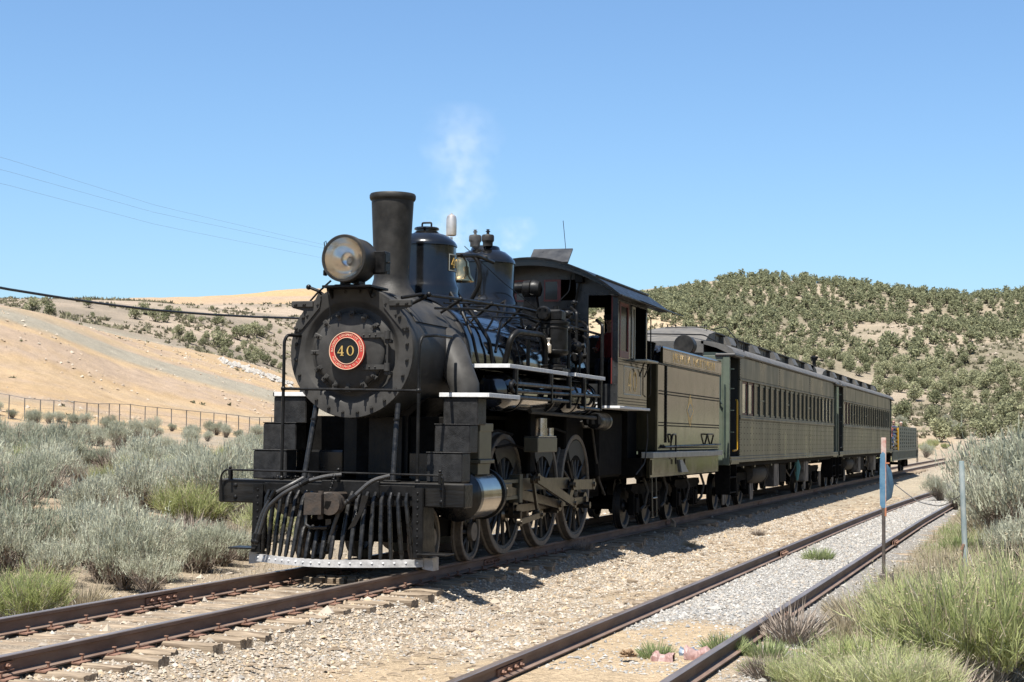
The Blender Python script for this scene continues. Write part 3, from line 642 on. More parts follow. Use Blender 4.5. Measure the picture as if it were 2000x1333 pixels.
# headlight
q = G(); q.box(-.29, .37, -.30, .30, 3.545, 3.575, .006); q.prism([(-.30, 3.545), (.31, 3.545), (.25, 3.40), (-.24, 3.40)], 'y', .02, .06)
for s_ in (-1, 1): q.prism([(-.16, 3.545), (.28, 3.545), (.05, 3.38)], 'x', s_ * .27 - .012, s_ * .27 + .012)
q.build("headlight_shelf", BLK, loco)
HZ = 3.905; HY = -.08
q = G(); q.lathe([(.262, -.255), (.262, -.275), (.290, -.275), (.300, -.262), (.300, -.20), (.288, -.19), (.288, .16), (.275, .20), (.20, .235), (.0005, .245)], (.02, HY, HZ), 'y', 48)
q.box(-.13, -.07, -.1, .1, 3.575, 3.66); q.box(.07, .13, -.1, .1, 3.575, 3.66); q.box(-.2, .2, -.12, .14, 3.572, 3.60, .005)
hl = q.build("headlight", STACKM, loco)
q = G(); q.lathe([(.262, -.25), (.225, -.10), (.16, .0), (.08, .055), (.0005, .07)], (.02, HY, HZ), 'y', 40); q.build("reflector", REFL, hl)
q = G(); q.lathe([(.0005, -.262), (.262, -.262)], (.02, HY, HZ), 'y', 40); q.lathe([(.0005, -.257), (.262, -.257)], (.02, HY, HZ), 'y', 40); q.build("lens", LENS, hl)
q = G(); q.sphere((0, -.05, HZ - .01), .030, 12, 1.3); q.cyl((0, -.02, HZ), (0, .06, HZ), .028); q.build("bulb", mat("frosted_bulb", (.9, .82, .7), .2), hl)
q = G(); q.box(.27, .43, .0, .20, HZ - .16, HZ + .12, .008); q.box(.425, .435, .03, .17, HZ - .13, HZ + .09, .003); q.box(.27, .46, .02, .05, HZ - .17, HZ - .14); q.cyl((.43, .1, HZ - .02), (.47, .1, HZ - .02), .012); q.build("number_box", BLK, hl)
q = G(); [q.box(-.315, -.29, -.22 + .0, -.14, HZ + z_, HZ + z_ + .07, .006) for z_ in (-.2, -.05, .09)]; q.tube([(-.30, -.2, HZ + .13), (-.31, -.21, HZ + .22), (-.29, -.2, HZ + .24), (-.28, -.2, HZ + .19)], .006, 6); q.build("latch", BLK, hl)
# stack
q = G(); q.lathe([(.46, 3.47), (.40, 3.52), (.33, 3.60), (.265, 3.70), (.238, 3.80), (.240, 3.95), (.285, 4.85), (.300, 4.86), (.312, 4.885), (.312, 4.925), (.300, 4.945), (.280, 4.945), (.27, 4.90), (.23, 4.0), (.22, 3.7)], (0, 1.30, 0), 'z', 48); q.build("smokestack", STACKM, loco)
# boiler
q = G(); q.lathe([(.80, 2.10), (.862, 2.10), (.866, 2.12), (.870, 5.6), (.875, 6.3), (.905, 6.8), (.915, 8.0), (.5, 8.0)], (0, 0, CZ), 'y', 64); boi = q.build("boiler", JACK, loco)
for y_, r_ in ((2.13, .872), (3.05, .874), (4.35, .876), (5.75, .880), (7.0, .916)):
    q = G(); q.lathe([(r_ - .01, y_ - .035), (r_, y_ - .032), (r_, y_ + .032), (r_ - .01, y_ + .035)], (0, 0, CZ), 'y', 64); q.build("boiler_band", BLKG, boi)
q = G(); q.box(-.86, .86, 6.9, 8.0, 1.3, 2.6, .03); q.box(-.70, .70, 7.0, 9.6, .75, 1.5, .02); q.build("firebox", DARK, loco)
def dome(name, y, r, zj, ztop, mats=DOME):
    q = G(); q.lathe([(r + .16, 3.40), (r + .12, 3.56), (r + .055, 3.66), (r + .045, 3.70), (r + .05, 3.78), (r + .03, 3.82), (r, 3.90), (r - .004, zj - .01), (r + .012, zj), (r + .012, zj + .02), (r - .01, zj + .06), (r * .90, zj + (ztop - zj) * .42), (r * .70, zj + (ztop - zj) * .72), (r * .45, ztop - .03), (r * .38, ztop - .005), (.0005, ztop)], (0, y, 0), 'z', 56)
    return q.build(name, mats, loco)
d1 = dome("sand_dome", 2.60, .425, 4.38, 4.60)
q = G(); q.lathe([(.0005, 4.655), (.165, 4.655), (.178, 4.645), (.178, 4.625), (.15, 4.615), (.15, 4.57)], (0, 2.6, 0), 'z', 32); ld = q.build("dome_lid", DOME, d1)
q = G(); q.tube([(-.07, 2.6, 4.645), (-.07, 2.6, 4.725), (.07, 2.6, 4.725), (.07, 2.6, 4.645)], .014, 8, bend=.02); q.build("lid_handle", BLK, ld)
# number panels on both sides of the sand dome, curved with it
for s_ in (1, -1):
    a0 = 0 if s_ > 0 else PI; N = 10; rr = .436
    def arc(w0, w1, z0, z1, r_, q):
        v = []; nn = 8
        for zz in (z0, z1):
            for rq in (r_, r_ + .004):
                for k in range(nn + 1):
                    a = a0 + w0 + (w1 - w0) * k / nn; v.append((math.cos(a) * rq, 2.6 + math.sin(a) * rq, zz))
        m_ = nn + 1; f = []
        for k in range(nn): f += [(m_ + k, m_ + k + 1, 3 * m_ + k + 1, 3 * m_ + k), (k, k + 1, 2 * m_ + k + 1, 2 * m_ + k), (k, k + 1, m_ + k + 1, m_ + k), (2 * m_ + k, 2 * m_ + k + 1, 3 * m_ + k + 1, 3 * m_ + k)]
        f += [(0, m_, 3 * m_, 2 * m_), (nn, m_ + nn, 3 * m_ + nn, 2 * m_ + nn)]
        q.add(v, f)
    q = G(); arc(-.38, .38, 4.02, 4.26, .428, q); pn = q.build("number_panel", BLKG, d1)
    q = G(); arc(-.38, .38, 4.245, 4.26, .433, q); arc(-.38, .38, 4.02, 4.035, .433, q); arc(-.38, -.35, 4.035, 4.245, .433, q); arc(.35, .38, 4.035, 4.245, .433, q); q.build("panel_lining", SILV, pn)
    q = G(); glyph4(q, -.115, 4.07, .14, -.005, .006); glyph0(q, .02, 4.07, .14, -.005, .006, .66)
    q.v = [(math.cos(a0 + x * s_ / .436 * s_) * (.437 - y), 2.6 + math.sin(a0 + x / .436) * (.437 - y), z) if True else 0 for x, y, z in q.v]
    q.build("numerals", GOLD, pn)
d2 = dome("steam_dome", 5.20, .465, 4.40, 4.655)
q = G(); q.lathe([(.24, 4.60), (.22, 4.665), (.20, 4.68), (.0005, 4.68)], (0, 5.2, 0), 'z', 32); q.build("dome_cover", DOME, d2)
for x_ in (-.105, .105):
    q = G(); q.lathe([(.078, 4.66), (.078, 4.72), (.092, 4.74), (.098, 4.745), (.098, 4.82), (.085, 4.84), (.04, 4.845), (.025, 4.85), (.02, 4.88), (.035, 4.885), (.035, 4.90), (.015, 4.905), (.03, 4.925), (.0005, 4.93)], (x_, 5.0, 0), 'z', 20); q.build("safety_valve", STACKM, d2)
q = G(); q.cyl((.0, 3.62, 3.55), (0, 3.62, 4.64), .022); q.lathe([(.0005, 4.655), (.05, 4.66), (.076, 4.67), (.078, 4.70), (.078, 4.90), (.068, 4.95), (.04, 4.975), (.012, 4.985), (.012, 5.0), (.0005, 5.0)], (0, 3.62, 0), 'z', 24)
whs = q.build("whistle", [BRONZ], loco)
# bell
q = G(); q.lathe([(.22, 4.02), (.215, 4.05), (.17, 4.12), (.15, 4.22), (.135, 4.31), (.09, 4.37), (.03, 4.39), (.0005, 4.39)], (0, 4.02, 0), 'z', 32); q.lathe([(.22, 4.02), (.18, 4.06), (.0005, 4.2)], (0, 4.02, 0), 'z', 32); bell = q.build("bell", BRASS, loco)
q = G(); q.tube([(-.30, 4.02, 3.62), (-.30, 4.02, 4.25), (-.22, 4.02, 4.42), (.22, 4.02, 4.42), (.32, 4.02, 4.25), (.32, 4.02, 3.98), (.22, 4.02, 3.80), (.10, 4.02, 3.62)], .035, 10, bend=.1); q.cyl((.28, 4.02, 4.38), (.44, 4.02, 4.38), .03); q.build("bell_yoke", BLK, bell)
# turbo generator at the cab front
q = G(); q.lathe([(.0005, 0), (.12, 0), (.15, .02), (.155, .14), (.135, .15), (.155, .16), (.155, .22), (.12, .29), (.05, .32), (.0005, .325)], (0, 0, 0), 'x', 24); q.v = [(x + .02, y + 7.15, z + 4.18) for x, y, z in q.v]; q.cyl((-.22, 7.15, 4.2), (.02, 7.15, 4.2), .09); q.prism([(.06, 4.05), (.26, 4.05), (.32, 3.62), (.0, 3.62)], 'y', 7.08, 7.22); q.build("turbo_generator", BLK, loco)
# ---- pipes and handrails on the boiler
def pipe(name, pts, r, m_=None, n=8, bend=.06, parent=None):
    q = G(); q.tube(pts, r, n, bend=bend); return q.build(name, m_ or BLK, parent or loco)
pipe("handrail", [(.62, .12, 3.44), (.80, .35, 3.50), (.88, 1.3, 3.53), (.90, 4.4, 3.63), (.90, 7.9, 3.66)], .022)
for y_ in (.4, 1.6, 2.9, 4.3, 5.7, 7.0):
    q = G(); z_ = 3.50 + (y_ - .35) * .032 if y_ < 4.4 else 3.635; q.tube([(.60, y_, 3.36), (.86, y_, z_ - .02)], [.018, .026]); q.sphere((.885, y_, z_), .036); q.build("handrail_stanchion", BLK, loco)
for k, (dx, dz, r_) in enumerate(((-.05, -.07, .017), (-.11, .04, .014), (-.02, -.12, .012), (-.16, .07, .011))):
    pipe("boiler_pipe", [(.72 + dx, 1.2 + k * .5, 3.46 + dz), (.86 + dx, 2.2 + k * .4, 3.53 + dz), (.90 + dx, 4.5, 3.62 + dz), (.92 + dx, 7.6, 3.55 + dz)], r_)
pipe("sand_pipe", [(.42, 2.75, 3.72), (.66, 2.75, 3.42), (.90, 2.78, 3.05), (.94, 2.85, 2.66)], .028)
pipe("sand_pipe", [(.42, 2.45, 3.72), (.70, 2.2, 3.40), (.89, 2.1, 3.06), (.95, 2.2, 2.66)], .022)
pipe("throttle_pipe", [(.42, 4.95, 3.80), (.72, 4.0, 3.55), (.86, 3.4, 3.35), (.92, 3.0, 2.9)], .022)
pipe("injector_pipe", [(.30, 5.6, 3.72), (.72, 5.9, 3.5), (.92, 6.0, 3.2), (1.0, 6.1, 2.7)], .032)
pipe("bell_cord", [(.36, 3.2, 4.45), (.5, 4.6, 4.05), (.62, 6.0, 3.75), (.66, 7.98, 3.9)], .006, n=5)
pipe("dome_pipe", [(.35, 3.1, 4.30), (.42, 3.6, 4.36), (.40, 4.4, 4.34)], .03)
pipe("steam_feed_pipe", [(.95, 3.3, 2.68), (1.05, 3.3, 3.12), (1.10, 3.45, 3.22), (1.14, 4.55, 3.24), (1.14, 4.72, 3.1), (1.14, 4.72, 2.8)], .045, n=12, bend=.14)
pipe("exhaust_pipe", [(1.08, 4.05, 3.14), (1.08, 4.05, 2.66)], .03)
# washout plugs, check valve
for y_, z_ in ((4.75, 3.35), (5.4, 3.38), (6.9, 3.2), (7.4, 3.25)):
    q = G(); q.sphere((.87, y_, z_), .06, 10); q.cyl((.85, y_, z_), (.98, y_, z_), .03); q.cyl((.95, y_ - .06, z_), (.95, y_ + .06, z_), .02); q.build("check_valve", BLK, loco)
# steam pipe casing down to the cylinder (grey elbow beside the smokebox)
for s_ in (1, -1):
    q = G(); q.tube([(s_ * .62, 1.55, 2.95), (s_ * .80, 1.45, 2.78), (s_ * .98, 1.32, 2.52), (s_ * 1.08, 1.25, 2.36), (s_ * 1.08, 1.25, 2.22)], [.26, .25, .21, .20, .20], 20); q.build("steam_pipe_casing", GRAPH, loco)
# air pump
PX, PY = 1.17, 5.1
q = G(); q.lathe([(.0005, 2.76), (.20, 2.76), (.20, 2.80), (.07, 2.84), (.07, 2.92), (.17, 2.95), (.215, 2.98), (.222, 2.99), (.222, 3.03), (.213, 3.04), (.213, 3.36), (.222, 3.37), (.222, 3.39), (.213, 3.40), (.213, 3.43), (.235, 3.44), (.235, 3.475), (.20, 3.485), (.0005, 3.49)], (PX, PY, 0), 'z', 36)
ap = q.build("air_pump", BLK, loco)
q = G(); q.box(PX - .16, PX + .15, PY - .14, PY + .14, 3.48, 3.66, .03); q.lathe([(.0005, PY - .30), (.09, PY - .30), (.115, PY - .27), (.115, PY - .23), (.09, PY - .22), (.09, PY)], (PX - .10, 0, 3.59), 'y', 20); q.cyl((PX + .02, PY, 3.6), (PX + .02, PY, 3.72), .045)
for k in range(6):
    a = k * PI / 3; q.cyl((PX - .10 + math.cos(a) * .085, PY - .30, 3.59 + math.sin(a) * .085), (PX - .10 + math.cos(a) * .085, PY - .32, 3.59 + math.sin(a) * .085), .014, n=6)
q.build("valve_head", BLK, ap)
q = G(); q.lathe([(.0005, 2.98), (.035, 2.98), (.045, 3.0), (.045, 3.10), (.02, 3.13), (.02, 3.18), (.035, 3.19), (.035, 3.21), (.0005, 3.21)], (PX - .0, PY - .29, 0), 'z', 14); q.build("oil_cup", BRONZ, ap)
q = G(); q.tube([(PX - .02, PY - .23, 3.24), (PX - .0, PY - .32, 3.27), (PX + .0, PY - .32, 3.35), (PX - .02, PY - .2, 3.36)], .014); q.box(PX - .2, PX + .2, PY - .2, PY + .22, 2.70, 2.76, .01); q.build("pump_bracket", BLK, ap)
# valve cluster next to the cab
for k, (x_, y_, z0, z1, r_) in enumerate(((1.12, 6.1, 2.7, 3.55, .03), (1.22, 6.4, 2.7, 3.2, .022), (1.30, 6.6, 2.7, 3.5, .02), (1.05, 6.8, 2.75, 3.75, .028), (1.18, 7.1, 2.7, 3.3, .02), (1.28, 7.6, 2.7, 3.6, .03))):
    pipe("riser_pipe", [(x_, y_, z0), (x_, y_, z1), (x_ - .18, y_ + .3, z1 + .1)], r_)
for x_, y_, z_, r_ in ((1.12, 6.0, 3.66, .07), (1.15, 6.0, 3.42, .055), (1.2, 6.3, 3.15, .10), (1.1, 6.7, 3.0, .12), (1.2, 6.1, 3.85, .045)):
    q = G(); q.sphere((x_, y_, z_), r_, 12); q.cyl((x_, y_ - r_ * 1.5, z_), (x_, y_ + r_ * 1.5, z_), r_ * .5); q.cyl((x_, y_, z_), (x_ + r_ * 1.4, y_, z_ + r_ * .3), r_ * .4); q.build("steam_valve", BLK, loco)
pipe("steam_branch_pipe", [(1.1, 5.7, 3.5), (1.15, 6.4, 3.47), (1.2, 7.9, 3.44), (1.2, 7.92, 2.5)], .022)
pipe("drain_pipe", [(.64, 7.9, 4.5), (.62, 7.85, 4.2), (.45, 7.8, 4.02)], .012, RUBB)
# running boards with white edges
def board(x0, x1, y0, y1, z, t=.05, lip=.05):
    q = G(); q.box(x0, x1 - .02, y0 + .02, y1, z - t, z - .008, .004); b_ = q.build("running_board", BLK, loco)
    q = G()
    if x1 > 0: q.box(x1 - .02, x1, y0, y1, z - lip, z + .004, .003)
    else: q.box(x0, x0 + .02, y0, y1, z - lip, z + .004, .003)
    q.box(min(x0, x1), max(x0, x1) - .021 if x1 > 0 else max(x0, x1), y0, y0 + .02, z - lip, z + .004, .003); q.build("white_edge", WHT, b_)
board(.92, 1.60, .73, 2.05, 2.255); board(.80, 1.43, 2.10, 5.0, 2.69); board(1.0, 1.43, 5.42, 7.25, 2.70); 
board(-1.44, -.93, .73, 2.05, 2.255, ); board(-1.43, -.80, 2.10, 7.25, 2.69)
q = G(); q.box(.86, 1.40, 5.0, 5.42, 2.62, 2.65); q.build("board_link", DARK, loco)
# steps up to the running boards
for s_ in (1, -1):
    xa, xb = sorted((s_ * .965, s_ * 1.44))
    for y0, y1, z0, z1 in ((.19, .50, 1.12, 1.49), (.46, .78, 1.49, 1.845), (.76, 1.10, 1.845, 2.20)):
        q = G(); q.box(xa, xb, y0, y1, z0 + .002, z1, .014); o = q.build("step_box", STEPM, loco)
        q = G(); q.box(xa - .004, xb + .004, y0 - .008, y1, z1, z1 + .012, .003); q.build("step_tread", STEPM, o)
# smokebox saddle, frames
q = G(); q.prism([(-.72, 2.2), (-.45, 1.95), (-.45, 1.2), (.45, 1.2), (.45, 1.95), (.72, 2.2), (.4, 2.05), (0, 1.92), (-.4, 2.05)], 'y', .85, 1.9); q.build("saddle", BLK, loco)
q = G(); q.box(-.50, -.38, .0, 10.4, .62, 1.15); q.box(.38, .50, .0, 10.4, .62, 1.15); q.box(-.5, .5, 2.2, 2.5, 1.0, 2.0); q.box(-.25, .40, .80, .86, 1.12, 1.95); q.box(-.62, .62, 5.0, 10.2, 1.0, 2.1); q.build("main_frame", DARK, loco)
q = G(); q.box(-.06, .40, .76, .80, 1.14, 1.94); q.build("saddle_plate", BLK, loco)
# pilot beam
q = G(); q.box(-1.66, 1.66, -.32, -.02, .83, 1.125, .016); bmn = q.build("pilot_beam", BEAMM, loco)
bigb = bolt_mesh(.030, .022, 8, BLK, "beam_bolt", True)
for x_ in (-1.42, 1.36):
    for z_ in (.90, 1.05): inst("beam_bolt", bigb, bmn, (x_, -.32, z_))
q = G(); q.box(-.22, .56, -.36, -.32, .93, 1.14, .01); q.box(-1.0, 1.02, -.345, -.32, .96, 1.09, .004); q.build("buffer_plate", BLK, bmn)
q = G(); q.box(-1.3, 1.3, -.10, .9, 1.10, 1.122); q.build("front_deck", DARK, loco)
pipe("uncoupling_rod", [(-1.58, -.36, .86), (-1.60, -.38, 1.17), (-1.54, -.38, 1.245), (1.34, -.38, 1.225), (1.40, -.38, 1.2), (1.40, -.38, .84)], .013, bend=.05)
for x_ in (-1.47, .02, 1.36):
    q = G(); q.box(x_ - .018, x_ + .018, -.40, -.33, 1.12, 1.25, .006); q.sphere((x_, -.38, 1.27), .024, 8); q.build("rod_bracket", BLK, loco)
for x_ in (-.52, .66):
    pipe("smokebox_brace", [(x_ * 1.02, -.20, 1.13), (x_ * .94, .06, 2.10)], .036, PBK, 12); q = G(); q.box(x_ - .09, x_ + .09, -.27, -.12, 1.125, 1.15, .006); q.build("brace_foot", BLK, loco)
    q = G(); q.lathe([(.044, -.012), (.044, .012)], (0, 0, 0), 'z', 12); q.v = [(x + x_ * .955, y - .0, z + 1.90) for x, y, z in q.v]; q.build("brace_collar", BLK, loco)
# tall front handrails
pipe("front_handrail", [(-.815, -.25, 1.15), (-.815, -.25, 2.88), (-.79, -.22, 2.955), (-.66, .10, 2.96)], .021, BLK, 10, .06)
pipe("front_handrail", [(1.015, -.25, 1.13), (1.015, -.25, 2.82), (1.03, -.20, 2.93), (1.10, .10, 2.96), (.98, 1.0, 2.99)], .021, BLK, 10, .07)
pipe("front_crossrail", [(-.815, -.25, 2.275), (1.015, -.25, 2.255)], .019, BLK, 10)
for x_, z_ in ((-.815, 2.275), (1.015, 2.255), (-.815, 1.15), (1.015, 1.14)):
    q = G(); q.sphere((x_, -.25, z_), .034, 10); q.build("rail_knuckle", BLK, loco)
# pilot ("cowcatcher")
pil = G(); pil.box(-1.08, -1.03, -.36, -.32, .24, .9); pil.box(1.03, 1.08, -.36, -.32, .24, .9)
pil = pil.build("pilot", BLK, loco)
def ptop(t): return Vector((-.98 + 1.96 * t, -.36, 1.0))
def pbase(t):
    x = -1.12 + 2.24 * t; return Vector((x, -.24 - .58 * (1 - (abs(x + .03) / 1.15) ** 1.5), .20))
NB = 19; PBAR = mat("scuffed_white_bar", (.50, .49, .48), .5, var=.3, vscale=9, bump=.3, dust=.25)
for k in range(NB):
    t = (k + .5) / NB; a, c_ = ptop(t), pbase(.03 + .94 * t)
    if abs(t - .47) < .13: a = a.lerp(c_, .52)
    q = G(); q.tube([a + Vector((0, 0, .0)), a.lerp(c_, .12) + Vector((-.012, -.03, 0)), a.lerp(c_, .55) + Vector((0, -.035, 0)), a.lerp(c_, .93), c_], [.022, .027, .029, .027, .019], 10); q.build("pilot_bar", PBK, pil)
for s_ in (-1, 1):
    q = G(); q.prism([(s_ * 1.00, 1.07), (s_ * 1.14, 1.07), (s_ * 1.15, .22), (s_ * 1.03, .22)], 'y', -.385, -.36); q.prism([(-.37, 1.07), (-.05, 1.0), (.05, .24), (-.37, .22)], 'x', s_ * 1.13, s_ * 1.15); o = q.build("side_post", BLK, pil)
    for z_ in [.30 + i * .088 for i in range(9)]:
        inst("rivet", bolt_mesh(.016, .012, 8, BLK, "rivet", True), o, (s_ * 1.075, -.386, z_))
    q = G(); xx = sorted((s_ * 1.08, s_ * 1.46)); q.box(xx[0], xx[1], -.42, -.10, .255, .275, .004); q.build("corner_step", BLK, pil)
v = []; q = G(); N = 14; pts = [pbase(k / N) for k in range(N + 1)]
for p in pts:
    v += [(p.x, p.y - .03, .195), (p.x, p.y - .045, .105), (p.x, p.y + .03, .105), (p.x, p.y + .03, .195)]
q.add(v, [(4 * i + a, 4 * i + (a + 1) % 4, 4 * i + 4 + (a + 1) % 4, 4 * i + 4 + a) for i in range(N) for a in range(4)] + [(0, 1, 2, 3), (4 * N, 4 * N + 1, 4 * N + 2, 4 * N + 3)])
q.prism([(1.10, .215), (1.24, .215), (1.24, .06), (1.10, .08)], 'y', -.26, -.06); q.prism([(-1.24, .215), (-1.10, .215), (-1.10, .08), (-1.24, .06)], 'y', -.26, -.06)
pb = q.build("pilot_foot_bar", PBAR, pil)
rv = bolt_mesh(.014, .012, 8, WHT, "rivet", True)
for k in range(19):
    p = pbase((k + .5) / 19); inst("rivet", rv, pb, (p.x, p.y - .037, .155))
for a_, b_ in (((-.55, .60), (-.46, .60)),):
    pass
q = G(); q.tube([(-.27, -.50, 1.0), (-.30, -.60, .75), (-.28, -.66, .60), (-.20, -.68, .56), (.02, -.68, .57)], .022, 6); q.prism([(.44, .97), (.53, .97), (.47, .80), (.36, .60), (.26, .55), (.30, .62), (.40, .78)], 'y', -.62, -.60); q.prism([(.02, .68), (.09, .68), (.09, .62), (.02, .60)], 'y', -.74, -.72); q.build("coupler_guard", BLKG, pil)
# coupler
q = G(); q.box(-.10, .14, -.74, -.30, .80, 1.0, .02); q.prism([(-.20, .73), (-.19, .995), (.03, .985), (.03, .74)], 'y', -.90, -.70); q.prism([(.10 + .135 * math.cos(a_), .865 + .135 * math.sin(a_)) for a_ in [-2.2 + .31 * k for k in range(15)]], 'y', -.82, -.64); q.cyl((-.02, -.80, .68), (-.02, -.80, 1.02), .035); q.cyl((.20, -.76, .80), (.20, -.76, .94), .04)
cpl = q.build("coupler", RUST, loco)
q = G(); q.prism([(.035, .82), (.05, .90), (.13, .90), (.11, .84), (.08, .80)], 'y', -.823, -.80); q.build("coupler_mouth_shade", DARK, cpl)  # dark plate on the knuckle face stands in for a shaded cavity
q = G()
for k in range(7): q.lathe([(.018, -.006), (.024, 0), (.018, .006)], (0.02 + (k % 2) * .012, -.62 + k * .02, 1.04 + k * .027), 'x' if k % 2 else 'y', 10)
q.build("coupler_chain", BLK, loco)
for P_ in ([(-.42, -.45, 1.16), (-.52, -.58, 1.08), (-.74, -.62, .96), (-.88, -.62, .74), (-.98, -.62, .42)], [(.08, -.42, 1.21), (-.10, -.50, 1.19), (-.32, -.60, 1.12), (-.58, -.66, .98), (-.80, -.66, .80), (-.92, -.66, .42)], [(.72, -.42, 1.21), (.52, -.52, 1.15), (.32, -.62, .94), (.18, -.66, .83), (.10, -.68, .58), (.03, -.68, .34)]):
    q = G(); q.tube(P_, .027, 10, bend=.1); e = Vector(P_[-1]); d = (e - Vector(P_[-2])).normalized(); h_ = q.build("air_hose", RUBB, loco)
    q = G(); q.tube([e - d * .05, e + d * .03], .038, 10); q.sphere(tuple(e + d * .05), .045, 8); q.build("hose_coupling", BLK, h_)
    c_ = Vector(P_[2]); d = (Vector(P_[3]) - c_).normalized(); q = G(); q.tube([c_ - d * .05, c_ + d * .05], .036, 10); q.tube([c_ + d * .07, c_ + d * .085], .038, 10); q.build("hose_clamp", BLK, h_)
q = G()
for k in range(14): q.lathe([(.016, -.006), (.022, 0), (.016, .006)], (-.98 + k * .042, -.14 + .02 * math.sin(k), 1.145 + .012 * (k % 3)), ('x', 'y', 'z')[k % 3], 8)
q.build("safety_chain", BLK, loco)
# cylinders and steam chests
for s_ in (1, -1):
    q = G(); cx = s_ * 1.16
    q.lathe([(.0005, .72), (.14, .72), (.20, .75), (.315, .78), (.335, .80), (.335, .90), (.315, .91)], (cx, 0, .94), 'y', 40); q.box(min(s_ * .45, cx), max(s_ * .45, cx), .85, 1.75, .75, 1.5, .03); cyl = q.build("cylinder", BLKG, loco)
    q = G(); q.box(min(s_ * .45, s_ * 1.09), max(s_ * .45, s_ * 1.09), .93, 1.52, 1.45, 1.95, .01); q.build("steam_passage", DARK, loco)
    q = G(); q.lathe([(.30, .90), (.322, .91), (.322, 1.72), (.30, 1.73)], (cx, 0, .94), 'y', 48); q.build("cylinder_jacket", JACKET2, cyl)
    q = G(); q.lathe([(.31, 1.725), (.345, 1.73), (.348, 1.80), (.335, 1.81), (.22, 1.83), (.12, 1.90), (.06, 1.92), (.0005, 1.92)], (cx, 0, .94), 'y', 40); q.build("cylinder_cover", BLK, cyl)
    q = G(); xa, xb = sorted((s_ * 1.10, s_ * 1.40)); q.box(xa, xb, .95, 1.45, 1.40, 1.86, .012); ch = q.build("steam_chest", OLIVB, cyl)
    xa, xb = sorted((s_ * 1.07, s_ * 1.43)); q = G(); q.box(xa, xb, .92, 1.50, 1.355, 1.402, .006); q.build("chest_flange", OLIVB, ch); q = G(); xa, xb = sorted((s_ * 1.12, s_ * 1.38)); q.box(xa, xb, .97, 1.44, 1.21, 1.353, .006); q.build("chest_foot", OLIVB, ch); q = G(); xa, xb = sorted((s_ * 1.09, s_ * 1.415)); q.box(xa, xb, .94, 1.47, 1.77, 1.875, .006); o = q.build("chest_cap", OLIVB, ch)
